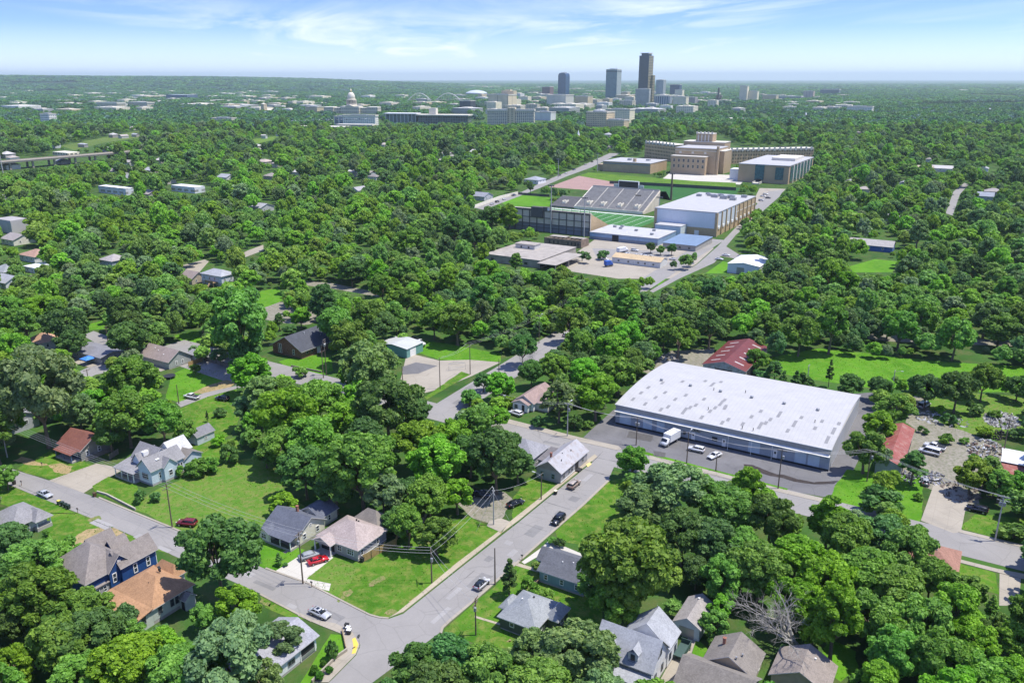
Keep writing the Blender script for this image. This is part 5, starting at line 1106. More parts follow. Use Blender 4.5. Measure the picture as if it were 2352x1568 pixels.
for k in range(12): MB().box(-66 + k * 5.7, -0.45, 0, -65.5 + k * 5.7, -0.02, 14.2).build('pilaster', M_SDARK, h.root)
for z0, z1 in ((14.0, 15.1), (9.2, 9.6), (5.0, 5.5), (2.6, 2.9)): MB().box(-66, -0.5 if z0 > 10 else -0.3, z0, -2.5, -0.03, z1).build('wall_beam', M_SDARK, h.root)
h.part('lower_wall', MB().box(-66, -0.12, 0, -2.5, -0.03, 5.0), paint((0.20, 0.20, 0.225), 0.85, 0.12, 0.2))
h.part('press_box', MB().box(-47, -1.2, 9.6, -38, 2.5, 16.6).box(-38, -0.6, 14, -33, 2.0, 16.8), M_SDARK); h.part('press_box_panel', MB().box(-34.5, -0.75, 14.6, -33, -0.62, 16.6), M_TRIM); h.part('parapet', MB().box(-66, 0.82, 14.6, -2.5, 2.4, 15.1), M_SCONC)
for k in range(5): MB().tube([(-30 + k * 6.6, 0.4, 14.9), (-30 + k * 6.6, 0.4, 17.2)], 0.12, 5).build('rail_post', M_SDARK, h.root)
h.done(); clear([(1175, 478), (1240, 472), (1385, 490), (1400, 520), (1365, 552), (1300, 545), (1215, 520)], False)
root2 = House('grandstand', "wide sloping concrete grandstand with white stair entries facing the football field", 'grandstand', SO, 0.0, phrase="the far grandstand")
h = root2
def rake(x0, x1, y0, y1, z0, z1, n, mat):
    mb = MB()
    for k in range(n):
        a, b = y0 + (y1 - y0) * k / n, y0 + (y1 - y0) * (k + 1) / n; z = z0 + (z1 - z0) * (k + 1) / n
        mb.box(x0, a, 0.0 if k == n - 1 else z - (z1 - z0) / n - 1.0, x1, b + (0 if k == n - 1 else .02), z)
    return mb
rake(-67, -8, 104, 138, 1.2, 14.0, 24, M_SEAT).build('seating', M_SEAT, h.root); rake(-88.5, -67.4, 103, 125, 1.0, 6.5, 14, M_SEAT).build('seating', paint((0.20, 0.19, 0.185), 0.85, 0.14, 0.35), h.root)
for x in (-67.2, -53, -39, -25, -13, -8): 
    i0 = MB(); w_ = 0.5 if x in (-67.2, -8) else 0.42
    i0.poly([(x - w_, 104, 1.35), (x + w_, 104, 1.35), (x + w_, 138, 14.25), (x - w_, 138, 14.25)]).poly([(x - w_, 104, 0.9), (x - w_, 138, 13.8), (x + w_, 138, 13.8), (x + w_, 104, 0.9)]).build('aisle', M_CREAM, h.root)
for x in (-57, -44.5, -30, -15.5, -79):
    y, z = (112, 4.2) if x > -70 else (112, 3.0)
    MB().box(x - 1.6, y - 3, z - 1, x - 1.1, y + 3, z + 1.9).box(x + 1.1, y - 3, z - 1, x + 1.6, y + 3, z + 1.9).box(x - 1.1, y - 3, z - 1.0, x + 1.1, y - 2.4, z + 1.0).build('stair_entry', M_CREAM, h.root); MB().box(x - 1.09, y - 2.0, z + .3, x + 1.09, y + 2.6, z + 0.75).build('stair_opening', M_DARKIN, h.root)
h.part('top_rail', MB().box(-67, 138, 14.0, -8, 138.3, 15.2), M_SCONC); h.part('front_wall', MB().box(-67, 103.5, 0, -8, 104, 2.2), M_CREAM); h.part('end_wall', MB().prism([(0, 0)] * 3, 0, 0) if False else MB().poly([(-7.6, 104, 0), (-7.6, 138, 0), (-7.6, 138, 14.5), (-7.6, 104, 1.8)]).poly([(-7.9, 104, 1.8), (-7.9, 138, 14.5), (-7.9, 138, 0), (-7.9, 104, 0)]).poly([(-7.9, 104, 1.8), (-7.6, 104, 1.8), (-7.6, 138, 14.5), (-7.9, 138, 14.5)]), M_SPAN)
for k, x in enumerate((-24.6, -23.6, -22.6, -21.6, -20.6)): MB().box(x, 128, 10.3, x + .7, 128.2, 11.3).build('dark_mark', M_BLACKM, h.root)  # dark blocks standing in for unreadable marks on the seating
h.done(); clear([(1262, 475), (1340, 428), (1530, 440), (1525, 465), (1500, 495), (1380, 488)], False)
sb = House('scoreboard', "dark scoreboard with pale side panels on the far grandstand's top edge", 'scoreboard', SO, 0.0); sb.part('panel', MB().box(-44, 139, 15, -27, 140, 20.0), M_BLACKM); sb.part('side_panel', MB().box(-48.6, 139, 13.5, -44.1, 140, 17.5), paint((0.35, 0.42, 0.38), 0.7)); sb.part('side_panel', MB().box(-26.9, 139, 13.5, -22.4, 140, 17.5), paint((0.35, 0.42, 0.38), 0.7))
sb.part('frame', MB().box(-44.2, 138.9, 19.9, -26.8, 140.1, 20.4).box(-44.4, 138.8, 0, -44, 140.2, 20.4).box(-27, 138.8, 0, -26.6, 140.2, 20.4), M_TRIM)
fo = House('football_field', "striped green football turf with white yard lines", 'field', SO, 0.0)
lines = MB()
fo.root['kind'] = 'structure'
for k in ('label', 'category'):
    if k in fo.root: del fo.root[k]
fo.part('turf', MB().box(-86, 40, -0.1, 12, 96, 0.03), M_TURF)
for k in range(12): lines.box(-80 + k * 7.8, 42, 0.03, -79.78 + k * 7.8, 94, 0.045)
lines.box(-86, 96.0, -0.1, 12, 98.5, 0.05); lines.box(-86, 37.6, -0.1, 12, 39.98, 0.05); fo.part('yard_lines', lines, M_WHITE)
clear([(1380, 492), (1500, 500), (1495, 525), (1400, 520)], False); clear([(1255, 455), (1180, 458), (1165, 470), (1262, 474)])

# blue walled long building and its neighbours
h = House('long_building', "long low building with faded blue walls and stained white flat roof", 'building', (1510, 565), 0.0, phrase="the long blue walled building")
h.block(-47, 0, 0, 32, 4.3, ribbed((0.26, 0.37, 0.52), 0.6, 0, var=0.15), paint((0.42, 0.42, 0.42), 0.7, 0.1, 0.3, stain=0.5), 'flat', 0.4, 0.2); h.part('lower_band', MB().box(-47, -0.08, 0, 0.05, -0.02, 1.9), paint((0.20, 0.23, 0.28), 0.8, 0.15)); h.part('loading_bay', MB().box(-31, -0.2, 0, -26.5, -0.09, 4.0), M_DARKIN)
for x, y in ((-40, 24), (-36, 27), (-34, 20), (-22, 18), (-12, 24), (-8, 10)): MB().box(x - 1, y - .8, 4.65, x + 1, y + .8, 5.9).build('roof_air_unit', M_GREYM, h.root)
h.done(); clear([(1368, 555), (1372, 525), (1500, 535), (1545, 545), (1510, 570), (1400, 565)], False)
h = House('small_building', "small building with bright blue metal roof beside the street", 'building', (1602, 580), 0.0, phrase="the blue roofed building")
h.block(-23, 2, -2, 34, 3.4, paint((0.34, 0.33, 0.31), 0.85, 0.15), ribbed((0.17, 0.24, 0.34), 0.5, 0, var=0.15), 'shed', 0.5, 0.4); h.wins('f', (-18, -12, -6), 2, 1.0, w=1.6, h=1.4, frame=M_GREYM); h.done(); clear([(1540, 572), (1550, 545), (1600, 540), (1632, 552), (1600, 580)], False)
h = House('portable_building', "long pale portable building with a tan orange roof in the fenced lot", 'building', (1516, 616), 0.0, phrase="the tan roofed portable building")
h.block(-29, 0, 0, 11, 3.2, siding((0.62, 0.62, 0.60)), shingle((0.48, 0.37, 0.23)), 'gx', 1.6, 0.3); h.wins('f', (-25, -19, -13, -9, -4), 0, 1.1, w=1.1, h=1.0, frame=M_GREYM); h.door('f', -16, 0, 0.2); h.done(); clear([(1398, 610), (1402, 586), (1510, 592), (1530, 604), (1516, 620)], False)
h = House('derelict_building', "abandoned flat roofed concrete building with a rooftop hut and wide canopy", 'building', (1251, 618), 0.0, phrase="the abandoned concrete building")
M_OLD = paint((0.30, 0.275, 0.235), 0.9, 0.18, 0.3, stain=0.5); M_OLDR = paint((0.33, 0.30, 0.265), 0.9, 0.15, 0.25, stain=0.55)
h.block(-39, 0, -3, 44, 4.2, M_OLD, M_OLDR, 'flat', 0.35, 0.2); roof_solid(h.roof, -2.7, -4, 9, 30, 3.6, 'flat', 0.3, 0.0, 0.3, h._ri(M_OLDR)); h.walls.box(-33, 24, 4.3, -20, 31, 7.0, h._wi(paint((0.55, 0.53, 0.50), 0.9, 0.12))); roof_solid(h.roof, -33, 24, -20, 31, 7.0, 'flat', 0.25, 0.3, 0.25, h._ri(M_OLDR))
h.wins('f', (-34, -22, -12), 0, 1.2, w=2.0, h=1.4, frame=M_BLACKM); h.wins('f', (-29, -24), 24, 4.9, w=1.0, h=1.2, frame=M_BLACKM); h.posts([(8.6, -3.6), (8.6, 12), (8.6, 29)], 0, 3.6, 0.2, M_OLD); h.part('dock_recess', MB().box(-2.98, 0, 0.8, -2.9, 28, 3.2), M_DARKIN); h.done(); clear([(1120, 600), (1150, 580), (1200, 556), (1310, 575), (1310, 600), (1260, 615), (1180, 612)], False)
h = House('ruined_building', "roofless ruin of brown brick with gaping windows below the grandstand", 'building', (1348, 577), 0.0, phrase="the roofless ruin")
M_RUIN = paint((0.21, 0.16, 0.12), 0.95, 0.3, 0.4, stain=0.5)
for x0, y0, x1, y1, z in ((-33, 6, -7, 7, 4.5), (-33, 7, -32, 16, 3.2), (-8, 7, -7, 16, 4.8), (-33, 16, -7, 17, 4.2), (-20, 7, -19, 16, 3.6)): h.walls.box(x0, y0, -0.1, x1, y1, z, h._wi(M_RUIN))
for k in range(9): MB().tube([(-32 + k * 2.9, 6.2, 4.3), (-31.5 + k * 2.9, 16.6, 4.0)], 0.18, 4).build('roof_beam', M_RUIN, h.root)
h.part('roof_remnant', MB().box(-32, 11, 4.45, -20.5, 16.9, 4.7).box(-18.5, 12.5, 4.45, -8, 16.9, 4.65), M_OLD); h.wins('f', (-29, -26, -23, -16, -13.5, -11, -9), 6, 1.2, w=1.2, h=2.0, frame=M_RUIN, pane=M_DARKIN); h.done(); clear([(1245, 560), (1255, 542), (1375, 555), (1370, 578), (1300, 570)], False)

# the school on its rise
M_SBR = brick((0.47, 0.35, 0.22), (0.36, 0.28, 0.2), 0.5); M_SLIM = paint((0.62, 0.58, 0.50), 0.85, 0.1, 0.3)
FSB = facade((0.66, 0.44, 0.25), (0.24, 0.17, 0.11), (0.66, 0.64, 0.60), 4.2, 3.4, (0.25, 0.78), (0.2, 0.8))
h = House('field_house', "flat roofed brown brick hall beyond the playing fields", 'hall', (1493, 400), 0.0, phrase="the brown brick hall")
h.block(-57, 0, 0, 50, 11, M_BUFF, M_WROOF, 'flat', 0.5, 0.3); h.part('window_band', MB().box(-56, -0.15, 8.6, -1, -0.02, 10.0), paint((0.25, 0.26, 0.26), 0.5)); h.chimney(-22, 8, 11, 15, 3, M_BUFF); MB().box(-36, 20, 11.5, -32, 24, 13.5).build('roof_air_unit', M_GREYM, h.root); MB().box(-16, 26, 11.5, -12, 30, 13).build('roof_air_unit', M_GREYM, h.root); MB().box(-66, 6, 0, -57.1, 20, 7).build('annex', M_BUFF, h.root); h.done(); clear([(1380, 400), (1390, 366), (1440, 358), (1522, 366), (1520, 385), (1492, 402)], False)
h = House('school', "monumental brown brick school with stepped centre, limestone trim and long wings", 'school', (1641, 402), 0.0, phrase="the big brick school")
h.block(-46, 0, 0, 42, 27, M_SBR, M_WROOF, 'flat', 0.6, 0.3); h.block(-47, -10, -8, -0.05, 19, M_SBR, M_SLIM, 'flat', 0.6, 0.25)
h.block(-0.5, 14, 5, 41, 24, M_SBR, M_SLIM, 'flat', 0.5, 0.2)
h.block(-38, 44, -19, 58, 40, M_SBR, M_SLIM, 'flat', 0.6, 0.2); h.block(-52, 42.5, -4, 64, 31, M_SBR, M_SLIM, 'flat', 0.6, 0.3)
for x in (-38.2, -33.8, -29.4, -25, -20.6): MB().box(x, 43.2, 40, x + 2, 44.4, 42.4).build('battlement', M_SLIM, h.root)
for x in (-36, -32, -28, -24): MB().box(x, 43.3, 31.9, x + 1.2, 43.98, 39).build('limestone_pier', M_SLIM, h.root)
for k in range(7):
    for r_ in range(2): h.win('f', -43 + k * 5.4, -10, 7.0 + r_ * 6.0, 2.4, 3.4, 3, 0.14, M_SLIM)
for k in range(3): h.win('f', -40 + k * 14, 0, 21.5, 2.6, 2.2, 0, 0.3, M_SLIM, M_SLIM)
for k in range(6): h.win('r', 4 + k * 6.4, 0, 4, 2.4, 4, 3, 0.2, M_SLIM); h.win('r', 4 + k * 6.4, 0, 12, 2.4, 8, 3, 0.2, M_SLIM)
h.part('cornice', MB().box(-46.3, -0.35, 24.6, 0.3, -0.02, 25.2).box(0.02, -0.3, 24.6, 0.35, 42, 25.2), M_SLIM); h.chimney(1.4, 2, 0, 30, 2.4, M_SBR); h.done()
clear([(1475, 360), (1490, 335), (1545, 330), (1600, 310), (1660, 312), (1700, 335), (1865, 340), (1860, 362), (1700, 372), (1650, 402), (1545, 398), (1500, 368)], False)
h = House('school_annex', "modern tan brick school annex with tall glass bays and white roof", 'school', (1809, 424), 0.0, phrase="the modern school annex")
h.block(-50, 0, 0, 110, 17.5, M_BUFF, M_WROOF, 'flat', 0.7, 0.4)
M_GLB = glass((0.06, 0.13, 0.15), 0.12)
for k in range(7): MB().box(0.02, 6 + k * 14.6, 2, 0.6, 15 + k * 14.6, 16.4).build('glass_bay', M_GLB, h.root)
for k in range(6): MB().box(0.02, 16 + k * 14.6, 0, 1.0, 18.5 + k * 14.6, 17.3).build('pier', M_SLIM, h.root)
MB().box(-33, -0.6, 3, -24, -0.02, 17.9).build('glass_bay', M_GLB, h.root); MB().box(-13, -0.4, 4, -5, -0.02, 16).build('glass_bay', M_GLB, h.root); MB().box(-31, -1.2, 0, -26, -0.62, 4).build('doorway', M_DARKIN, h.root)
h.part('stair', MB().box(-31, -14, 0, -25, -1.25, 1.0).box(-31.6, -14, 0, -31, -1.25, 2.2).box(-25, -14, 0, -24.4, -1.25, 2.2), M_CONCW); MB().box(-30, 50, 18.2, -6, 90, 21).build('roof_screen', M_SLIM, h.root); MB().box(-62, 12, 0, -50.1, 26, 11).build('side_block', paint((0.66, 0.67, 0.66), 0.7, 0.08), h.root)
h.done(); clear([(1700, 410), (1705, 372), (1800, 362), (1865, 365), (1860, 390), (1812, 428), (1720, 424)], False)

def wing(label, pl, pr, pt, depth, nb):
    A, B = G(*pl), G(*pr); d = B - A; ang = math.degrees(math.atan2(d.y, d.x)) - math.degrees(GA); r = ray(*pt); z = CAM_H + r[2] * (B.y / r[1])
    w_ = House('school_wing', label, 'school wing', (0, 0), 0, rot=ang, world=B, phrase='the ' + ' '.join(label.split()[:4])); L = d.length
    w_.block(-L, 0, 0, depth, z, FSB, M_SLIM, 'flat', 0.6, 0.3)
    for k in range(nb): x = -L + (k + .3) * L / nb; MB().box(x, -.9, z - 2, x + 2.4, -.32, z + 2.6).build('battlement', M_SLIM, w_.root)
    MB().box(-L, -.35, z - 1.2, 0, -.02, z - .5).build('cornice', M_SLIM, w_.root); w_.done()
wing("long brick school wing with pale battlements stretching right from the tower", (1672, 377), (1866, 373), (1866, 341), 17, 16)
wing("shaded brick school wing with pale battlements left of the stepped centre", (1480, 362), (1550, 372), (1550, 334), 17, 9)
# elevated road at the far edge
hw0, hw1 = G(-60, 378, 9), G(262, 352, 9)
d = (hw1 - hw0); n_ = Vector((-d.y, d.x, 0)).normalized(); Lh = Vector((d.x, d.y, 0)).length
r = empty('elevated_road', (hw0.x, hw0.y, 0), math.atan2(d.y, d.x), label="elevated concrete highway on columns above the trees", cat='bridge')
MB().box(0, -6, 8.0, Lh + 60, 12, 9.2).box(0, -6.3, 9.2, Lh + 60, -5.9, 10.1).box(0, 11.9, 9.2, Lh + 60, 12.3, 10.1).build('deck', M_CONC, r)
for k in range(9):
    for y in (-3, 9): MB().box(10 + k * 26, y - .9, 0, 12 + k * 26, y + .9, 7.99).build('column', M_CONC, r)
clear([(0, 395), (0, 362), (130, 358), (262, 350), (258, 362), (120, 380)], False); landmark(hw0.lerp(hw1, .7), "the elevated highway")
# ================================================================ downtown and the far buildings
def far_at(xl, xr, yb):
    p = G((xl + xr) / 2, yb); return p, (xr - xl) * P(p.x, p.y, 0)[2] / FPX
def top_h(p, yt):
    f = P(p.x, p.y, 0)[2]; r = ray(P(p.x, p.y, 0)[0], yt); return CAM_H + r[2] * f / (r[1] * math.cos(PITCH) - r[2] * math.sin(PITCH)) if False else CAM_H + r[2] * (p.y / r[1])
def tower(label, xl, xr, yt, yb, mats, ratio=1.0, rot=0.0, cat='tower', name='office_tower', parts=None, group=None, cap=True, roofc=None):
    """a building of storeys seen between xl and xr, from its top down to its foot"""
    p, wpx = far_at(xl, xr, yb); hh = top_h(p, yt)
    a = GA + R_(rot); ca, sa = abs(math.cos(a)), abs(math.sin(a))
    W_ = wpx / (ca + ratio * sa); D_ = W_ * ratio
    c = p + Vector((0, D_ * .5, 0))
    r = empty(name, (c.x, c.y, 0), a, label=label, cat=cat, group=group)
    MB().box(-W_ / 2, -D_ / 2, -1, W_ / 2, D_ / 2, hh).build('body', mats, r)
    if cap:
        MB().box(-W_ * .28, -D_ * .25, hh - .5, W_ * .22, D_ * .28, hh + max(2.5, hh * 0.03)).build('roof_plant', roofc or M_GREYM, r)
        t = max(0.5, W_ * 0.012)
        MB().box(-W_ / 2 - t, -D_ / 2 - t, hh - t * 1.5, W_ / 2 + t, -D_ / 2 + .01, hh + t * 2).box(W_ / 2 - .01, -D_ / 2 - t, hh - t * 1.5, W_ / 2 + t, D_ / 2 + t, hh + t * 2).box(-W_ / 2 - t, -D_ / 2 - t, hh - t * 1.5, -W_ / 2 + .01, D_ / 2 + t, hh + t * 2).box(-W_ / 2 - t, D_ / 2 - .01, hh - t * 1.5, W_ / 2 + t, D_ / 2 + t, hh + t * 2).build('parapet', roofc or M_CREAMF, r)
    FOOT.append((c.x, c.y, max(W_, D_) * .75)); landmark(p, 'the ' + ' '.join(label.split()[:4]))
    return r, W_, D_, hh
M_CREAMF = paint((0.62, 0.58, 0.48), 0.8, 0.08, 0.05)
F_DARK = facade((0.035, 0.05, 0.065), (0.02, 0.035, 0.05), (0.1, 0.1, 0.1), 4, 3.2, (0.15, 0.7), (0.1, 0.9), 0.12)
F_LIT_GOLD = facade((0.30, 0.25, 0.13), (0.04, 0.05, 0.05), (0.3, 0.3, 0.3), 6, 5.0, (0.3, 0.85), (0.15, 0.85), 0.12)
F_GREEN = facade((0.16, 0.25, 0.27), (0.07, 0.14, 0.17), (0.35, 0.4, 0.38), 5, 3.5, (0.2, 0.85), (0.08, 0.92), 0.1)
F_GRN2 = facade((0.38, 0.43, 0.40), (0.16, 0.21, 0.21), (0.35, 0.4, 0.38), 5, 3.5, (0.3, 0.8), (0.2, 0.8), 0.2)
F_BLUE = facade((0.02, 0.065, 0.13), (0.015, 0.06, 0.14), (0.1, 0.13, 0.2), 5, 3, (0.1, 0.9), (0.05, 0.95), 0.08)
F_GREY = facade((0.46, 0.46, 0.42), (0.10, 0.12, 0.13), (0.6, 0.6, 0.58), 4.2, 4.0, (0.32, 0.72), (0.1, 0.9), 0.2, True)
F_VERT = facade((0.42, 0.43, 0.40), (0.14, 0.18, 0.19), (0.5, 0.5, 0.48), 300, 7, (0.0, 0.97), (0.35, 0.75), 0.2)
F_TAN = facade((0.64, 0.52, 0.33), (0.16, 0.14, 0.11), (0.64, 0.58, 0.45), 4.2, 4.2, (0.35, 0.75), (0.25, 0.72), 0.3)
F_CREAM = facade((0.80, 0.71, 0.50), (0.22, 0.21, 0.18), (0.74, 0.69, 0.56), 4.2, 4.4, (0.35, 0.72), (0.28, 0.7), 0.3)
F_WHITE = facade((0.80, 0.77, 0.68), (0.16, 0.18, 0.19), (0.76, 0.75, 0.70), 4.4, 4.6, (0.35, 0.75), (0.2, 0.8), 0.25)
F_BRICK = facade((0.22, 0.125, 0.11), (0.06, 0.06, 0.07), (0.3, 0.25, 0.24), 4.2, 4, (0.3, 0.7), (0.25, 0.75), 0.3)
F_NAVY = facade((0.03, 0.06, 0.14), (0.02, 0.04, 0.09), (0.1, 0.13, 0.2), 4.4, 4, (0.25, 0.8), (0.1, 0.9), 0.15)
F_BLANK = facade((0.56, 0.54, 0.46), (0.3, 0.3, 0.27), (0.70, 0.67, 0.58), 60, 30, (0.49, 0.5), (0.2, 0.21), 0.7)
F_HOTEL = facade((0.74, 0.66, 0.50), (0.10, 0.13, 0.15), (0.66, 0.62, 0.52), 3.3, 4.6, (0.2, 0.85), (0.14, 0.86), 0.2)
F_PARK = facade((0.76, 0.69, 0.52), (0.05, 0.05, 0.05), (0.62, 0.58, 0.50), 3.4, 9, (0.45, 0.9), (0.05, 0.95), 0.7)
F_LOWB = facade((0.78, 0.70, 0.52), (0.14, 0.14, 0.13), (0.72, 0.68, 0.56), 4.5, 6, (0.35, 0.75), (0.2, 0.8), 0.4)

# dark skyscraper: sunlight on its right side put in as a lighter face, a crown, a stepped shoulder
r, w1, d1_, h1 = tower("tallest dark glass skyscraper with a lit bronze side and stepped shoulder", 1465, 1499, 128, 240, F_DARK, 1.15, cap=False)
MB().box(w1 / 2 - .02, -d1_ / 2, 0, w1 / 2 + .5, d1_ / 2, h1 - 1).build('lit_bronze_face', F_LIT_GOLD, r); MB().box(w1 / 2 + .4, d1_ * .08, 0, w1 / 2 + 9, d1_ / 2 + 4, h1 * .60).build('shoulder', F_LIT_GOLD, r)
MB().box(-w1 * .36, -d1_ * .36, h1 - .1, w1 * .36, d1_ * .36, h1 + 10).build('roof_crown', F_DARK, r); MB().box(-w1 * .44, -d1_ * .44, h1 + 7, -w1 * .34, d1_ * .44, h1 + 10.5).box(w1 * .34, -d1_ * .44, h1 + 7, w1 * .44, d1_ * .44, h1 + 10.5).build('crown_fin', M_CREAMF, r)
r, w1, d1_, h1 = tower("pale green glass office tower with dark band below its top", 1391, 1427, 160, 231, F_GREEN, 0.9)
MB().box(w1 / 2 - .02, -d1_ / 2, 0, w1 / 2 + .6, d1_ / 2, h1 - .5).build('pale_face', F_GRN2, r); MB().box(-w1 / 2 - .3, -d1_ / 2 - .3, h1 * .93, w1 / 2 + .9, d1_ / 2 + .3, h1 * .955).build('dark_band', M_BLACKM, r); MB().tube([(w1 * .2, 0, h1), (w1 * .2, 0, h1 + 14)], 0.8, 6).build('antenna', M_TRIM, r)  # paler facade laid over the right side
p, wpx = far_at(1281, 1309, 221); hh = top_h(p, 168)
r = empty('office_tower', (p.x, p.y + 20, 0), GA, label="deep blue glass tower with rounded shoulders", cat='tower'); FOOT.append((p.x, p.y + 20, 40))
ww = wpx / 1.42; prof = [(-ww / 2, 0), (ww / 2, 0), (ww / 2, hh * .84), (ww * .47, hh * .92), (ww * .40, hh * .97), (ww * .28, hh), (-ww * .28, hh), (-ww * .40, hh * .97), (-ww * .47, hh * .92), (-ww / 2, hh * .84)]
mb = MB(); k0 = len(prof); mb.v += [(x, -ww / 2, z) for x, z in prof] + [(x, ww / 2, z) for x, z in prof]; mb.f += [tuple(range(k0)), tuple(range(2 * k0 - 1, k0 - 1, -1))] + [(i, i + k0, (i + 1) % k0 + k0, (i + 1) % k0) for i in range(k0)]; mb.m += [0] * (k0 + 2); mb.build('body', F_BLUE, r); MB().box(-ww * .2, -ww * .3, hh - .2, ww * .2, ww * .3, hh + 3).build('roof_plant', M_GREYM, r)
tower("grey tower of vertical concrete ribs right behind the dark skyscraper", 1506, 1530, 184, 222, F_VERT, 0.9, roofc=M_CREAMF)
tower("white banded office block in front of the dark skyscraper", 1459, 1497, 205, 243, F_GREY, 0.9, rot=14)
tower("blue glass office with pale end walls at the skyline's centre", 1503, 1544, 221, 243, facade((0.36, 0.40, 0.42), (0.05, 0.09, 0.17), (0.7, 0.68, 0.6), 200, 9, (0, .98), (0.3, 0.7), 0.2), 0.45)
tower("navy slab with a lower twin just behind the white hotel", 1539, 1566, 195, 221, F_NAVY, 0.6)
tower("white stepped hotel block beside the navy slab", 1550, 1572, 207, 228, F_CREAM, 0.7)
tower("cream apartment block with rows of windows below the white stepped hotel", 1547, 1583, 223, 244, F_CREAM, 0.6)
tower("mauve grey broad building to the right of the cream apartments", 1572, 1604, 224, 240, facade((0.36, 0.32, 0.31), (0.2, 0.2, 0.2), (0.6, 0.55, 0.5), 5, 5), 0.7)
tower("blank grey stone block under the blue rounded tower", 1256, 1319, 219, 244, F_BLANK, 0.8)
tower("purple brown brick tower left of the blue rounded tower", 1245, 1272, 200, 223, F_BRICK, 0.9)
tower("ornate tan courthouse with dark cupolas", 1320, 1363, 222, 243, F_TAN, 0.8)
tower("pale banded parking deck right of the green glass tower", 1424, 1462, 232, 246, F_PARK, 0.7)
tower("pinkish arched front office behind the parking deck", 1426, 1448, 212, 232, F_TAN, 0.9)
r, w1, d1_, h1 = tower("tall blank tan hospital tower, rear block higher", 1121, 1187, 218, 250, facade((0.68, 0.57, 0.38), (0.45, 0.37, 0.26), (0.66, 0.6, 0.46), 200, 40, (0, .9), (.9, .98)), 0.7, cat='hospital', name='hospital_tower')
MB().box(-w1 * .1, d1_ * .1, h1 - .1, w1 * .5, d1_ * .5, h1 * 1.28).box(w1 * .05, d1_ * .2, h1 * 1.28, w1 * .3, d1_ * .45, h1 * 1.36).build('rear_block', F_TAN, r)
r, w1, d1_, h1 = tower("long hotel like block of gridded windows with a tan centre shaft", 1119, 1229, 254, 288, F_HOTEL, 0.25, rot=24, cat='hospital', name='hospital_block')
MB().box(-w1 * .06, -d1_ * .62, 0, w1 * .1, d1_ * .3, h1 * 1.2).build('centre_shaft', facade((0.60, 0.50, 0.33), (0.08, 0.09, 0.09), (0.66, 0.6, 0.46), 4, 8, (0.3, 0.8), (0.35, 0.65)), r)
tower("blank white box building at the end of the gridded block", 1229, 1277, 258, 277, facade((0.62, 0.62, 0.58), (0.4, 0.4, 0.38), (0.74, 0.72, 0.66), 60, 40, (0.4, .42), (.3, .32)), 0.6)
r, w1, d1_, h1 = tower("tan school like complex of stepped wings among trees", 1347, 1415, 258, 292, F_TAN, 0.9); 
tower("pale tan stepped block behind the school like complex", 1392, 1459, 252, 282, F_CREAM, 0.5)
tower("low tan three storey wing in front of the school like complex", 1380, 1446, 276, 293, F_TAN, 0.5)
tower("white office block with three rows of dark windows", 786, 868, 266, 288, F_WHITE, 0.25, rot=18, name='office_building')
tower("grey glass end pavilion of the white office block", 766, 800, 268, 287, facade((0.6, 0.58, 0.53), (0.16, 0.2, 0.24), (0.7, 0.68, 0.62), 20, 14, (0.1, 0.8), (0.2, 0.9)), 0.7, name='office_building')
r, w1, d1_, h1 = tower("glass walled convention hall with curved white roof", 885, 962, 262, 284, facade((0.40, 0.44, 0.42), (0.10, 0.14, 0.14), (0.7, 0.71, 0.7), 30, 9, (0.05, .75), (.1, .9)), 0.4, rot=20, name='convention_hall', cap=False)
MB().box(-w1 / 2 - 3, -d1_ / 2 - 4, h1, w1 / 2 + 3, d1_ / 2 + 2, h1 + 1.6).build('roof', M_WHITE, r)
r, w1, d1_, h1 = tower("dark glass office with a zigzag white roof edge", 959, 1082, 266, 285, facade((0.16, 0.18, 0.18), (0.08, 0.10, 0.10), (0.6, 0.6, 0.58), 6, 6, (.1, .9), (.1, .9), 0.15), 0.3, rot=20, name='office_building', cap=False)
MB().box(-w1 / 2 - 3, -d1_ / 2 - 5, h1, w1 / 2 + 3, d1_ / 2 + 2, h1 + 2.2).box(-w1 * .3, -d1_ * .2, h1 + 2.2, -w1 * .16, d1_ * .3, h1 + 16).build('roof', M_CREAMF, r)
tower("dark office box behind the zigzag roof", 1055, 1092, 232, 250, facade((0.06, 0.07, 0.09), (0.04, 0.05, 0.06), (0.6, 0.56, 0.5), 4, 4), 0.7)
tower("tan stone government building left of the domed capitol", 700, 742, 246, 264, F_TAN, 0.6)
tower("white parking deck with rooftop cars near the white office block", 658, 800, 291, 300, F_PARK, 0.3, rot=20, cap=False, cat='parking deck', name='parking_deck')
tower("pale parking deck extension below the white office block", 770, 862, 286, 296, F_PARK, 0.3, rot=20, cap=False, cat='parking deck', name='parking_deck')
tower("small white hotel block with rows of square windows at far left", 89, 129, 262, 287, F_WHITE, 0.5, name='hotel')
tower("long three level parking building with a raised centre", 214, 289, 237, 249, F_PARK, 0.3, name='parking_deck', cat='parking deck')
tower("twin long parking building next to the first", 289, 355, 236, 248, F_PARK, 0.3, name='parking_deck', cat='parking deck')
tower("blue grey sports stand far behind the parking buildings", 374, 452, 218, 230, facade((0.12, 0.17, 0.25), (0.06, 0.09, 0.14), (0.4, 0.45, 0.5), 6, 8), 0.4, cap=False)
tower("white roofed long office at the wood's edge", 483, 540, 272, 285, F_LOWB, 0.4, rot=16, name='office_building')
tower("low pale office with pitched hall roof nearby", 474, 518, 286, 296, F_LOWB, 0.6, name='office_building', cap=False)
tower("cream stepped art deco tower right of the skyline", 1698, 1720, 198, 236, F_CREAM, 0.8)
tower("tan wing beside the cream stepped tower", 1718, 1744, 210, 236, F_CREAM, 0.7)
tower("broad tan block with plain windows right of the cream tower", 1753, 1791, 219, 235, F_TAN, 0.7)
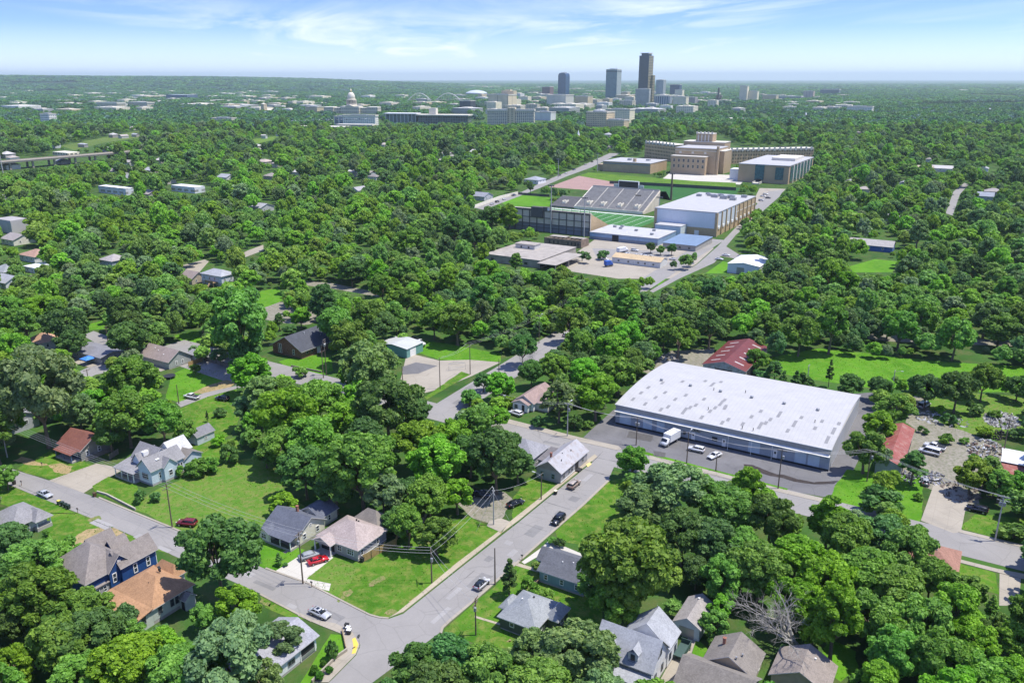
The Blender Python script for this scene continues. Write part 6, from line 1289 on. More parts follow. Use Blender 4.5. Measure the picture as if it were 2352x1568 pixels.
tower("pink beige twin slab apartment tower at right", 1846, 1873, 210, 229, facade((0.52, 0.42, 0.34), (0.3, 0.25, 0.2), (0.6, 0.52, 0.42), 200, 16, (0, .9), (.4, .5)), 0.7)
tower("dark wide office slab far right", 1887, 1931, 206, 219, facade((0.16, 0.19, 0.20), (0.07, 0.09, 0.1), (0.3, 0.33, 0.33), 5, 6), 0.4)
tower("grey low wide garage between the tan block and twin slab", 1792, 1846, 222, 231, facade((0.34, 0.34, 0.34), (0.15, 0.17, 0.2), (0.5, 0.48, 0.44), 5, 8), 0.4)
tower("low flat white roofed building in the right hand woods", 1642, 1712, 272, 280, F_LOWB, 0.5, cap=False)
tower("white apartment terrace with a tall chimney among right hand woods", 1950, 2010, 246, 262, F_WHITE, 0.5)
tower("tiny square tower on the far left ridge", 303, 315, 168, 182, facade((0.2, 0.27, 0.3), (0.15, 0.2, 0.22), (0.3, 0.35, 0.38), 8, 8), 0.8, cap=False)
tower("white roofed shed by the elevated highway", 112, 178, 350, 358, F_LOWB, 0.5, cap=False); tower("long low white building in a clearing of the left woods", 385, 470, 428, 442, facade((0.66, 0.68, 0.72), (0.3, 0.3, 0.3), (0.66, 0.66, 0.66), 4, 9), 0.35, cap=False, name='low_building', cat='building')
tower("white flat roofed school block hidden in the left woods", 214, 312, 430, 446, facade((0.6, 0.62, 0.66), (0.3, 0.3, 0.3), (0.74, 0.74, 0.74), 4, 9), 0.2, cap=False, name='low_building', cat='building')
tower("grey commercial building with long flat roof at the left edge", -20, 58, 505, 535, facade((0.46, 0.44, 0.43), (0.4, 0.4, 0.4), (0.36, 0.34, 0.33), 9, 30), 0.6, cap=False, name='low_building', cat='building')
for pl in ([(385, 440), (388, 424), (480, 420), (488, 436), (440, 446)], [(214, 445), (216, 428), (312, 436), (300, 446)], [(0, 530), (0, 503), (55, 505), (58, 530)], [(112, 358), (118, 346), (178, 350), (176, 358)], [(1119, 286), (1121, 205), (1187, 205), (1277, 255), (1277, 276)], [(766, 290), (768, 262), (868, 262), (868, 288)], [(885, 280), (1080, 258), (1080, 280)], [(1347, 290), (1350, 250), (1459, 250), (1446, 290)]): clear(pl, False)

# the domed capitol
p, wpx = far_at(708, 898, 262); sc_ = wpx / 196
r = empty('capitol', (p.x, p.y + 40, 0), GA + R_(26), label="domed stone capitol with columned drum and long low wings", cat='capitol'); FOOT.append((p.x, p.y + 40, 130))
cz = top_h(p, 207)
M_STONE = paint((0.62, 0.56, 0.44), 0.85, 0.08, 0.1)
W_ = wpx * .66
MB().box(-W_ / 2, -16, 0, W_ / 2, 16, 17).box(-W_ / 2 - 3, -22, 0, -W_ / 2 + 30, 22, 19).box(W_ / 2 - 30, -22, 0, W_ / 2 + 3, 22, 19).box(-28, -26, 0, 28, 26, 21).build('body', facade((0.58, 0.53, 0.42), (0.2, 0.2, 0.18), (0.70, 0.67, 0.58), 9, 6, (.3, .8), (.25, .75)), r)
MB().poly([(-16, -27, 20), (16, -27, 20), (0, -27, 26)]).poly([(-16, -27, 20), (0, -27, 26), (0, 0, 26), (-16, 0, 20)]).poly([(16, -27, 20), (16, 0, 20), (0, 0, 26), (0, -27, 26)]).build('pediment', M_STONE, r)
dr = 13.5; H0, H1 = 18.0, cz
MB().lathe([(dr * 1.12, H0 - 2), (dr * 1.12, H0 + 8), (dr, H0 + 8.5), (dr, H0 + 19), (dr * 1.1, H0 + 20), (dr * 1.1, H0 + 22), (dr * .88, H0 + 22.5), (dr * .84, H0 + 27)], 32).build('drum', M_STONE, r)
for k in range(20): a = 2 * math.pi * k / 20; MB().tube([(dr * 1.06 * math.cos(a), dr * 1.06 * math.sin(a), H0 + 8), (dr * 1.06 * math.cos(a), dr * 1.06 * math.sin(a), H0 + 19.5)], .8, 6).build('column', M_STONE, r)
for k in range(20): a = 2 * math.pi * (k + .5) / 20; MB().box(-1, -1.2, 0, 1, 1.2, 8).build('drum_window', M_DARKIN, r, loc=(dr * .97 * math.cos(a), dr * .97 * math.sin(a), H0 + 11))
zt = H0 + 27; dh = (H1 - 6 - zt)
MB().lathe([(dr * .84 * math.cos(t * math.pi / 2 / 10), zt + dh * math.sin(t * math.pi / 2 / 10)) for t in range(10)] + [(2.6, zt + dh), (2.4, zt + dh + 5), (0.3, zt + dh + 9)], 32).build('dome', paint((0.66, 0.61, 0.50), 0.6, 0.06, 0.1), r, smooth=True); MB().lathe([(3, zt + dh - 1), (3.2, zt + dh + 4), (0.4, zt + dh + 8), (0.2, zt + dh + 13)], 10).build('lantern', paint((0.5, 0.42, 0.2), 0.4, metal=.6), r)
# twin arch bridge
for k, (xl, xr) in enumerate(((935, 992), (999, 1061))):
    p, wpx = far_at(xl, xr, 236); hh = top_h(p, 214.5)
    r = empty('arch_bridge', (p.x, p.y, 0), 0.0, label=("white double arch bridge span nearer the capitol dome" if k == 0 else "white double arch bridge span farther from the capitol dome"), cat='bridge', group='white arch spans over the river')
    for s_ in (-9, 9):
        tt = [(-wpx / 2 + wpx * i / 16, s_ * (1 - .5 * math.sin(math.pi * i / 16)), hh * math.sin(math.pi * i / 16) ** .8) for i in range(17)]
        MB().tube(tt, 1.5, 6).build('arch', paint((0.58, 0.58, 0.55), 0.5, 0.04), r)
    MB().box(-wpx / 2, -9, 10, wpx / 2, 9, 12).build('deck', M_CONC, r)
    for i in range(2, 15): x, y, z = tt[i]; MB().tube([(x, 8, 11), (x, y, z)], 0.3, 4).build('hanger', M_TRIM, r)
    FOOT.append((p.x, p.y, 60))
# arena, churches, church steeples
p, wpx = far_at(1068, 1119, 222); r = empty('arena', (p.x, p.y + 60, 0), label="low grey domed arena beyond the river", cat='arena'); FOOT.append((p.x, p.y + 60, wpx * .6))
MB().lathe([(wpx * .5, 0), (wpx * .5, 14)], 32).build('wall', F_GREY, r); MB().lathe([(wpx * .52, 14), (wpx * .46, 22), (wpx * .3, 30), (wpx * .12, 34), (0.5, 35)], 32).build('roof', paint((0.5, 0.54, 0.56), 0.5, 0.05, 0.05), r, smooth=True)
def church(label, xc, yt, yb, wpx_, wall, roofc, spire=True):
    p, w_ = far_at(xc - wpx_ / 2, xc + wpx_ / 2, yb); hh = top_h(p, yt)
    r = empty('church', (p.x, p.y, 0), GA, label=label, cat='church'); FOOT.append((p.x, p.y, w_ * .9)); landmark(p, 'the ' + ' '.join(label.split()[:3]))
    n_ = w_ * .9; b = n_ * .32
    MB().box(-n_ / 2, -n_ * .2, 0, n_ / 2, n_ * .3, hh * .34).build('nave', wall, r); mb = MB(); roof_solid(mb, -n_ / 2, -n_ * .2, n_ / 2, n_ * .3, hh * .34, 'gx', hh * .14, 1, .5); mb.build('roof', roofc, r)
    MB().box(-b / 2, -n_ * .2 - b, 0, b / 2, -n_ * .2 - .05, hh * (.62 if spire else .9)).build('bell_tower', wall, r); MB().lathe([(b * .55, hh * (.62 if spire else .9)), (0.05, hh)], 8, (0, -n_ * .2 - b / 2)).build('spire', roofc if not spire else M_TRIM, r)
church("brown brick church with slim white spire above the woods", 1331, 298, 330, 22, M_BUFF, paint((0.42, 0.36, 0.31), 0.8), True)
church("small church with pointed steeple in the right hand woods", 1851, 257, 274, 16, M_BUFF, paint((0.5, 0.4, 0.35), 0.8), True)
church("tall dark needle spired church at the skyline's right", 1650, 200, 236, 12, M_SDARK, M_SDARK, False)
church("tan church with a square bell tower left of the capitol", 616, 236, 262, 34, F_TAN, M_CREAMF, False)
church("pale hillside chapel with tiny tower on the far wooded ridge", 524, 192, 204, 40, F_CREAM, M_CREAMF, False)

# lesser far buildings, a few pixels each
rb_ = random.Random(11)
SM_WALL = [siding(c) for c in ((.5, .48, .44), (.42, .38, .33), (.55, .56, .56), (.36, .33, .3))]
SM_ROOF = [paint(c, .8, .12, .3) for c in ((.30, .27, .25), (.26, .26, .27), (.36, .32, .29), (.34, .35, .37), (.22, .2, .19), (.45, .43, .41))]
FM = [F_LOWB, F_CREAM, F_WHITE, F_TAN, F_GREY, F_PARK, F_LOWB]
def area(n, x0, x1, y0, y1, hmin, hmax, wmin, wmax, lab, grp):
    k = 0
    while k < n:
        x = rb_.uniform(x0, x1); yb = rb_.uniform(y0, y1); p = G(x, yb); hh = rb_.uniform(hmin, hmax); w_ = rb_.uniform(wmin, wmax); d_ = rb_.uniform(.4, 1.0) * w_
        if any(abs(p.x - a) < c + w_ * .6 and abs(p.y - b) < c + w_ * .6 for a, b, c in FOOT): k += 0.2; continue
        m = rb_.choice(FM); r = empty('city_building', (p.x, p.y, 0), GA + R_(rb_.choice((0, 0, 4, -8, 90))), label=lab, cat='building', group=grp)
        mb = MB().box(-w_ / 2, -d_ / 2, -1, w_ / 2, d_ / 2, hh)
        small = wmax <= 26
        if small:
            r.name = 'house'; r['category'] = 'house'; mb.build('wall', rb_.choice(SM_WALL), r); mr = MB(); roof_solid(mr, -w_ / 2, -d_ / 2, w_ / 2, d_ / 2, hh, rb_.choice(('hip', 'gx')), d_ * .22, .5); mr.build('roof', rb_.choice(SM_ROOF), r)
        else: mb.build('body', m, r)
        if not small: MB().box(-w_ * .2, -d_ * .2, hh - .1, w_ * .15, d_ * .2, hh + 2.2).build('roof_plant', M_CREAMF, r)
        FOOT.append((p.x, p.y, max(w_, d_) * .7)); k += 1
        if yb > 238: q = P(p.x, p.y, hh); hw = w_ * .5 * FPX / q[2]; b_ = P(p.x, p.y, 0)[1]; clear([(q[0] - hw, q[1]), (q[0] + hw, q[1]), (q[0] + hw * .5, q[1] + (b_ - q[1]) * .35), (q[0] - hw * .5, q[1] + (b_ - q[1]) * .35)], False)
area(88, 1080, 1640, 218, 262, 9, 28, 30, 75, "low pale downtown building among the towers and trees", "low pale downtown buildings around the towers")
area(16, 1180, 1480, 200, 222, 8, 20, 40, 110, "flat pale building beyond the downtown towers", "flat pale buildings beyond downtown")
area(26, 1600, 1960, 222, 262, 8, 16, 30, 60, "low pale building in the woods right of the skyline", "low pale buildings right of the skyline")
area(40, 560, 1110, 224, 262, 9, 20, 30, 80, "low pale building in the woods around the capitol dome", "low pale buildings around the capitol dome")
area(60, 0, 640, 212, 262, 9, 16, 40, 110, "low pale building in the woods left of the capitol dome", "low pale buildings left of the capitol dome")
area(20, 1700, 2352, 198, 212, 8, 14, 80, 240, "long pale shed on the far plain at right", "long pale sheds on the far plain")
area(14, 850, 1500, 192, 204, 8, 16, 90, 300, "tiny pale building on the plain just below the horizon", "tiny pale buildings below the horizon")
area(12, 1960, 2352, 240, 330, 4, 6, 12, 18, "pale roofed house half hidden in the woods at far right", "pale roofs half hidden in the far woods at right")
area(12, 1000, 1400, 300, 380, 4, 6, 10, 15, "small roof half hidden in the woods behind the stadium street", "roofs half hidden in the woods behind the stadium street")
area(26, 280, 900, 290, 440, 4, 6, 10, 15, "small roof half hidden in the woods below the capitol", "roofs half hidden in the woods below the capitol")
area(20, 0, 420, 300, 480, 4, 6, 11, 17, "small roof half hidden in the woods by the elevated highway", "roofs half hidden in the woods by the elevated highway")
area(16, 1880, 2352, 300, 520, 4, 6, 10, 15, "small roof half hidden in the woods on the right hand slope", "roofs half hidden in the woods on the right hand slope")
# wooded ridge at the left of the horizon
def hill_z(x, y):
    j = (y - 6200) / 7000
    if not 0 < j < 1 or not -11500 < x < 0: return 0.0
    e = math.sin(math.pi * min(1, j / .55) * .5) * (1 - max(0, j - .8) / .2 * .6)
    return (112 + 26 * mnoise.noise(Vector((x * .0006, y * .0004, 0)))) * e * max(0.0, min(1, (-x - 500) / 3600)) ** .7 - 3
mbh = MB(); nx, ny = 60, 14
hv = []
for j in range(ny + 1):
    for i in range(nx + 1):
        x = -11500 + 11500 * i / nx; y = 6200 + 7000 * j / ny
        z = hill_z(x, y)
        hv.append((x, y, z))
mesh_from('hills', hv, [(j * (nx + 1) + i, j * (nx + 1) + i + 1, (j + 1) * (nx + 1) + i + 1, (j + 1) * (nx + 1) + i) for j in range(ny) for i in range(nx)], M_FOREST, smooth=True)['kind'] = 'structure'
# ================================================================ vehicles
M_TYRE = paint((0.02, 0.02, 0.02), 0.85, 0.1); M_RIM = paint((0.45, 0.45, 0.46), 0.35, 0.08, metal=0.6)
M_CGLASS = glass((0.015, 0.02, 0.025), 0.05); M_LAMP = paint((0.75, 0.75, 0.72), 0.2, 0.03); M_TAIL = paint((0.35, 0.02, 0.02), 0.3, 0.05); M_TRIMB = paint((0.025, 0.025, 0.028), 0.5, 0.1)
def carpaint(c): return paint(c, 0.22, 0.03, 0.6, 0.15, 0.5, coat=0.6)
def bevelled(mb, name, mat, off=0.07, seg=2, smooth=True):
    me = mb.mesh(name, mat); bm = bmesh.new(); bm.from_mesh(me); bmesh.ops.remove_doubles(bm, verts=bm.verts, dist=0.001)
    bmesh.ops.bevel(bm, geom=list(bm.edges), offset=off, segments=seg, affect='EDGES', clamp_overlap=True)
    bm.to_mesh(me); bm.free()
    if smooth: me.polygons.foreach_set('use_smooth', [True] * len(me.polygons))
    return me
def yprism(prof, y0, y1, inset=0.0):
    """side outline (x, z) drawn across the width"""
    mb = MB(); n = len(prof); mb.v += [(x, y0, z) for x, z in prof] + [(x, y1, z) for x, z in prof]
    mb.f += [tuple(range(n)), tuple(range(2 * n - 1, n - 1, -1))] + [(k, k + n, (k + 1) % n + n, (k + 1) % n) for k in range(n)]; mb.m += [0] * (n + 2)
    return mb
def frustum(x0, x1, hw, z0, X0, X1, HW, z1):
    mb = MB(); mb.v += [(x0, -hw, z0), (x1, -hw, z0), (x1, hw, z0), (x0, hw, z0), (X0, -HW, z1), (X1, -HW, z1), (X1, HW, z1), (X0, HW, z1)]
    mb.f += [(3, 2, 1, 0), (4, 5, 6, 7), (0, 1, 5, 4), (1, 2, 6, 5), (2, 3, 7, 6), (3, 0, 4, 7)]; mb.m += [0] * 6
    return mb
CARS = {
    'sedan': dict(w=1.82, prof=[(-2.38, .34), (-2.42, .72), (-2.30, .98), (-1.6, 1.03), (1.0, .98), (2.05, .84), (2.40, .62), (2.38, .34)], g=(-1.85, 1.12, .80, .99, -1.10, .22, .60, 1.45), wx=(-1.42, 1.45), r=.33, hl=(2.28, .68), tl=(-2.40, .80)),
    'coupe': dict(w=1.84, prof=[(-2.25, .32), (-2.32, .70), (-2.2, .92), (-1.5, .96), (.8, .90), (1.95, .78), (2.28, .56), (2.25, .32)], g=(-1.8, .95, .78, .92, -1.15, .0, .58, 1.32), wx=(-1.35, 1.4), r=.33, hl=(2.15, .6), tl=(-2.3, .74)),
    'suv': dict(w=1.92, prof=[(-2.35, .40), (-2.42, .85), (-2.36, 1.12), (.95, 1.12), (2.05, 1.02), (2.38, .80), (2.38, .40)], g=(-2.30, 1.15, .86, 1.10, -2.02, .30, .70, 1.72), wx=(-1.45, 1.45), r=.38, hl=(2.26, .85), tl=(-2.38, .95)),
    'hatch': dict(w=1.80, prof=[(-2.05, .34), (-2.12, .80), (-2.02, 1.02), (.9, .98), (1.9, .86), (2.15, .64), (2.12, .34)], g=(-1.98, 1.10, .80, 1.0, -1.45, .15, .60, 1.52), wx=(-1.25, 1.32), r=.33, hl=(2.05, .7), tl=(-2.08, .9)),
    'van': dict(w=2.0, prof=[(-2.75, .42), (-2.78, 1.15), (1.5, 1.15), (2.45, 1.0), (2.75, .75), (2.75, .42)], g=(-2.75, 1.7, .96, 1.14, -2.62, 1.0, .84, 2.15), wx=(-1.7, 1.75), r=.37, hl=(2.65, .85), tl=(-2.77, 1.0)),
    'pickup': dict(w=1.98, prof=[(-2.85, .48), (-2.88, 1.08), (-.55, 1.08), (-.5, 1.14), (1.45, 1.14), (2.55, 1.04), (2.85, .82), (2.85, .48)], g=(-.62, 1.6, .88, 1.12, -.42, .75, .72, 1.82), wx=(-1.75, 1.8), r=.40, hl=(2.72, .88), tl=(-2.86, .9)),
}
_cm = {}
def wheel_meshes(r):
    if ('w', r) not in _cm:
        def lay(me):
            for v in me.vertices: v.co = (v.co.x, v.co.z, v.co.y)
            return me
        _cm[('w', r)] = (lay(MB().lathe([(r * .55, -.11), (r * .93, -.11), (r, -.07), (r, .07), (r * .93, .11), (r * .55, .11)], 18).mesh('wheel', M_TYRE)), lay(MB().lathe([(r * .12, -.125), (r * .56, -.112), (r * .56, .112), (r * .12, .125)], 12).mesh('rim', M_RIM)))
    return _cm[('w', r)]
def car(kind, label, px, ang, col, cat='car', name='parked_car', roof=None, gl=None, group=None, z=0.06):
    d = CARS[kind]; p = G(px[0], px[1]) ; e = empty(name, (p.x, p.y, z), GA + R_(ang), label=label, cat=cat, group=group); mat = carpaint(col); w_ = d['w'] / 2
    if (kind, 'b') not in _cm:
        _cm[(kind, 'b')] = bevelled(yprism(d['prof'], -w_, w_), 'body', mat, 0.09, 2)
        x0, x1, hw, z0, X0, X1, HW, z1 = d['g']
        _cm[(kind, 'g')] = bevelled(frustum(x0, x1, hw, z0, X0, X1, HW, z1 - .05), 'windows', gl or M_CGLASS, 0.05, 2)
        rf_ = bevelled(frustum(X0 - .06, X1 + .10, HW + .04, z1 - .09, X0 + .02, X1 - .02, HW - .04, z1), 'roof', mat, 0.04, 2); _cm[(kind, 'r')] = rf_
        pl = MB()
        for s in (-1, 1):
            for t0, t1 in (((x0, hw), (X0, HW)), ((x1, hw), (X1, HW)), (((x0 + x1) / 2 - .1, hw), ((X0 + X1) / 2 - .05, HW))):
                pl.tube([(t0[0], s * (t0[1] + .015), z0 - .03), (t1[0], s * (t1[1] + .015), z1 - .05)], 0.05, 4)
        _cm[(kind, 'p')] = pl.mesh('pillars', mat)
    def cp(k, nm, m):
        me = _cm[(kind, k)].copy(); me.name = nm; me.materials[0] = m; return add(nm, me, e)
    b = cp('b', 'body', mat); cp('g', 'windows', gl or M_CGLASS); cp('r', 'roof', roof or mat); cp('p', 'pillars', mat)
    wm, rm = wheel_meshes(d['r'])
    for x in d['wx']:
        for s in (-1, 1):
            o = add('wheel', wm, e, (x, s * (w_ - .06), d['r'])); add('rim', rm, o)
    for s in (-1, 1):
        MB().box(-.06, -.2, -.07, .05, .2, .07).build('headlight', M_LAMP, e, loc=(d['hl'][0] + .05, s * (w_ - .32), d['hl'][1])); MB().box(-.05, -.18, -.08, .05, .18, .08).build('taillight', M_TAIL, e, loc=(d['tl'][0] - .0, s * (w_ - .28), d['tl'][1])); MB().box(-.09, -.1, -.06, .09, .1, .06).build('wing_mirror', mat, e, loc=(d['g'][1] - .35, s * (w_ + .06), d['g'][3] + .05))
    MB().box(-.03, -w_ * .55, -.06, .04, w_ * .55, .08).build('grille', M_TRIMB, e, loc=(d['hl'][0] + .09, 0, d['hl'][1] - .18))
    if kind == 'pickup': MB().box(-2.72, -w_ + .12, 1.02, -.72, w_ - .12, 1.10).build('load_bed', M_TRIMB, e)
    landmark(p, 'the ' + ' '.join(label.split()[:3])); return e
SILVER = (0.50, 0.51, 0.53); WHITE_C = (0.74, 0.74, 0.74); BLACK_C = (0.015, 0.016, 0.02)
e = car('sedan', "silver sedan with sunroof parked at the kerb by the corner sidewalk", (735, 1413), 0, SILVER); MB().box(-.75, -.35, 1.46, -.1, .35, 1.475).build('sunroof', M_CGLASS, e)
car('hatch', "silver hatchback with black roof parked on the main street", (1106, 1346), 90, (0.56, 0.56, 0.57), roof=M_CGLASS)
car('suv', "black sport utility vehicle parked by the mown lawn on the main street", (1282, 1198), 270, BLACK_C, roof=carpaint(BLACK_C))
car('suv', "tan crossover parked beside the long grey corner house", (1318, 1117), 90, (0.34, 0.26, 0.20), roof=carpaint((0.42, 0.36, 0.30)))
car('sedan', "black car parked in tree shade behind the black kerbside vehicle", (1184, 1160), 70, (0.02, 0.022, 0.026)); car('suv', "dark vehicle deep in shade on the gravel under the trees", (1105, 1140), 20, (0.03, 0.03, 0.035))
car('coupe', "bright red sports coupe on the white concrete drive", (731, 1291), 62, (0.50, 0.012, 0.02), gl=M_CGLASS)
tarp = paint((0.26, 0.28, 0.30), 0.7, 0.12, 1.5)
e = car('sedan', "car wrapped in a grey cover beside the red coupe", (712, 1280), 66, (0.3, 0.3, 0.3))
for ch in list(e.children):
    if ch.name.split('.')[0] in ('headlight', 'taillight', 'wing_mirror', 'grille', 'pillars', 'roof'): bpy.data.objects.remove(ch)
    elif ch.name.startswith('body') or ch.name.startswith('windows'): ch.data.materials[0] = tarp; ch.scale = (1.03, 1.04, 1.04); ch.name = 'cover' if ch.name.startswith('body') else 'cover_top'
car('sedan', "silver sedan parked alone on the side street near rubbish bins", (104, 1139), 0, (0.48, 0.50, 0.53)); car('suv', "dark red sport utility vehicle on the grass beside the dark tree", (430, 1206), 200, (0.16, 0.012, 0.018))
car('pickup', "white pickup truck on the back drive by the dirt bank", (441, 915), 188, WHITE_C, cat='pickup'); car('suv', "black large sport utility vehicle on grass below the white pickup", (511, 919), 190, BLACK_C)
car('suv', "white sport utility vehicle in front of the white cottage", (1185, 953), 170, WHITE_C); car('suv', "white sport utility vehicle nearest the delivery truck at the warehouse", (1599, 1036), 180, WHITE_C); car('sedan', "small white sedan parked crosswise in the warehouse lot", (1641, 1050), 250, WHITE_C)
car('pickup', "white pickup truck behind the van in the scrap yard", (2146, 1030), 170, WHITE_C, cat='pickup'); car('van', "white passenger van beside the red roofed shed", (2134, 1042), 172, WHITE_C, cat='van'); car('suv', "black sport utility vehicle next to the concrete apron", (2243, 1174), 176, (0.02, 0.02, 0.03)); car('sedan', "dark car in shade under the trees by the scrap yard gate", (2225, 1112), 180, (0.03, 0.03, 0.035)); car('hatch', "grey scrapped car at the end of the faded red shed", (2124, 1110), 100, (0.35, 0.36, 0.38)); car('pickup', "rusty brown pickup under trees at the bottom corner", (55, 1535), 60, (0.25, 0.17, 0.13), cat='pickup'); car('sedan', "brown old sedan next to the rusty pickup", (70, 1508), 60, (0.24, 0.19, 0.16))
car('hatch', "pale car on the far street beyond the crossing", (1300, 772), 92, (0.55, 0.55, 0.56)); car('sedan', "white sedan nearest the white warehouse on the far street", (1652, 597), 0, WHITE_C); car('sedan', "second white sedan a row behind on the far street lot", (1668, 588), 0, WHITE_C); car('suv', "white vehicle half hidden by trees left of the abandoned building", (1110, 585), 45, WHITE_C)
for k, (x, y) in enumerate(((1462, 588), (1474, 590), (1484, 591), (1496, 591), (1458, 577), (1545, 597), (1390, 598), (1440, 586))):
    car(('sedan', 'suv', 'hatch')[k % 3], "white car parked in the fenced lot behind the tan roofed building", (x, y), (90, 88, 92, 90, 2, 178, 0, 90)[k], WHITE_C, group="white cars in the fenced lot behind the tan roofed building")
for k, (x, y) in enumerate(((1130, 470), (1142, 465), (1158, 459), (1180, 450), (1196, 445), (1285, 404), (1300, 399), (1318, 391), (1345, 379), (1360, 373), (1372, 368))):
    car(('sedan', 'suv', 'hatch', 'pickup')[k % 4], "parked car on the street along the stadium", (x, y), 90, ((.5, .5, .52), BLACK_C, WHITE_C, (.1, .12, .2))[k % 4], group="cars parked on the street along the stadium")
for k, (x, y) in enumerate(((1752, 452), (1758, 448), (1764, 456), (1748, 462), (1740, 407), (1712, 408), (1724, 410), (1700, 412))):
    car(('sedan', 'suv')[k % 2], "parked car on the pale lot beside the school annex and gymnasium", (x, y), 10, ((.5, .5, .52), WHITE_C, BLACK_C)[k % 3], group="cars on the lot beside the school annex")
for k in range(26):
    x = 672 + k * 7.0 + (k % 3); y = 287.5 + (k % 4) * 0.6 - k * .12
    p_ = G(x, 291)
    pp, hh_ = None, None
    e = car(('sedan', 'suv', 'hatch')[k % 3], "tiny car on the roof of the far parking deck", (x, 296 - k * .25), (20, 110)[k % 2], ((.6, .6, .62), WHITE_C, (.1, .1, .12), (.4, .42, .46))[k % 4], group="cars on the roof of the far parking deck")
    e.location.z = 15.0
def truck(kind, label, px, ang, cabc, boxc, L_=7.0):
    p = G(px[0], px[1]); e = empty('truck', (p.x, p.y, 0.06), GA + R_(ang), label=label, cat='truck'); cm_ = carpaint(cabc)
    if kind == 'box':
        add('cab', bevelled(yprism([(L_ * .24, .55), (L_ * .24, 2.45), (L_ * .36, 2.5), (L_ * .42, 1.55), (L_ * .50, 1.35), (L_ * .5, .55)], -1.05, 1.05), 'cab', cm_, 0.08), e); MB().box(-L_ / 2, -1.2, .95, L_ * .22, 1.2, 3.35).build('cargo_box', paint(boxc, 0.5, 0.06, 0.5), e)
        MB().box(-L_ / 2, -1.21, .95, L_ * .22, -1.19, 1.1).box(-L_ / 2, 1.19, .95, L_ * .22, 1.21, 1.1).box(-L_ / 2, -.4, .6, L_ * .45, .4, .94).build('chassis', M_TRIMB, e); MB().poly([(L_ * .372, -.9, 2.4), (L_ * .43, -.9, 1.58), (L_ * .43, .9, 1.58), (L_ * .372, .9, 2.4)]).build('windscreen', M_CGLASS, e)
    else:
        add('cab', bevelled(yprism([(1.0, .7), (1.0, 2.7), (2.1, 2.75), (2.5, 1.9), (4.1, 1.65), (4.2, .7)], -1.0, 1.0), 'cab', cm_, 0.1), e); MB().poly([(2.16, -.85, 2.65), (2.55, -.85, 1.95), (2.55, .85, 1.95), (2.16, .85, 2.65)]).build('windscreen', M_CGLASS, e)
        bm_ = MB(); bm_.box(-3.9, -1.2, 1.1, .7, -1.08, 2.6).box(-3.9, 1.08, 1.1, .7, 1.2, 2.6).box(-3.9, -1.08, 1.1, -3.78, 1.08, 2.4).box(.58, -1.08, 1.1, .7, 1.08, 2.9).box(-3.78, -1.08, 1.1, .58, 1.08, 1.25)
        bm_.build('dump_bed', paint(boxc, 0.6, 0.15), e); MB().box(-4.0, -.45, .7, 4.0, .45, 1.0).build('chassis', M_TRIMB, e)
    wm, rm = wheel_meshes(.5)
    for x in ((-L_ * .3, L_ * .33) if kind == 'box' else (-2.9, -1.7, 3.1)):
        for s in (-1, 1): o = add('wheel', wm, e, (x, s * .95, .5)); add('rim', rm, o)
    for s in (-1, 1): MB().box(-.05, -.18, -.1, .06, .18, .1).build('headlight', M_LAMP, e, loc=(L_ * .5 + .02 if kind == 'box' else 4.2, s * .75, 1.0))
    landmark(p, 'the ' + ' '.join(label.split()[:3])); return e
truck('box', "white box truck backed up to the warehouse wall", (1538, 1018), 258, WHITE_C, (0.66, 0.67, 0.68), 7.4); truck('dump', "dump truck with black bed and white cab on grass by the wood", (957, 793), 352, WHITE_C, (0.025, 0.025, 0.03), 8.4); truck('box', "white delivery truck behind the tan roofed portable building", (1430, 580), 75, WHITE_C, (0.7, 0.7, 0.7), 9.0); truck('box', "bright blue truck cab standing in the concrete yard by the portable building", (1398, 612), 60, (0.02, 0.08, 0.36), (0.03, 0.10, 0.40), 5.0)

# ================================================================ poles, wires, street things
M_POLE = paint((0.15, 0.115, 0.085), 0.9, 0.25, 1.2); M_POLEG = paint((0.42, 0.41, 0.39), 0.8, 0.15, 1.2); M_WIRE = paint((0.42, 0.42, 0.42), 0.5, 0.05)
POLES = {}
def pole(key, base, top, label, arm=1, trans=0, lamp=0, grey=False, rot=0.0, hmax=13.5, name='utility_pole', fat=1.0):
    p = G(*base); r = ray(*top); H_ = min(hmax, max(5.0, CAM_H + r[2] * (p.y / r[1]))); mat = M_POLEG if grey else M_POLE
    e = empty(name, (p.x, p.y, 0), GA + R_(rot), label=label, cat='utility pole' if name == 'utility_pole' else 'street lamp' if 'lamp' in name else 'pole')
    MB().tube([(0, 0, -.3), (0, 0, H_ * .5), (0, 0, H_)], [0.17 * fat, 0.145 * fat, 0.11 * fat], 8).build('post', mat, e)
    for k in range(arm):
        z = H_ - .35 - k * .9
        MB().box(-.06, -1.25, z, .06, 1.25, z + .12).tube([(0.05, -.7, z), (0.05, 0, z - .6)], .025, 4).tube([(0.05, .7, z), (0.05, 0, z - .6)], .025, 4).build('crossarm', mat, e)
        for y in (-1.1, -.5, .5, 1.1): MB().lathe([(.045, 0), (.06, .08), (.03, .16)], 6, (0, y)).build('insulator', M_GREYM, e, loc=(0, 0, z + .12))
    for k in range(trans): MB().lathe([(.02, 0), (.26, .03), (.28, .1), (.28, .85), (.2, .93), (.03, .96)], 12).build('transformer', M_GREYM, e, loc=(.1, (-.42, .42, 0)[k], H_ - 2.6))
    if lamp: MB().tube([(0, 0, H_ - .8), (.8, 0, H_ - .2), (2.0, 0, H_)], .045, 6).build('lamp_arm', M_GREYM, e); MB().box(1.8, -.14, H_ - .06, 2.6, .14, H_ + .06).build('lamp_head', paint((0.55, 0.56, 0.56), 0.4, 0.05), e)
    POLES[key] = (Vector((p.x, p.y, H_)), GA + R_(rot)); landmark(p, 'the ' + ' '.join(label.split()[:4])); return e
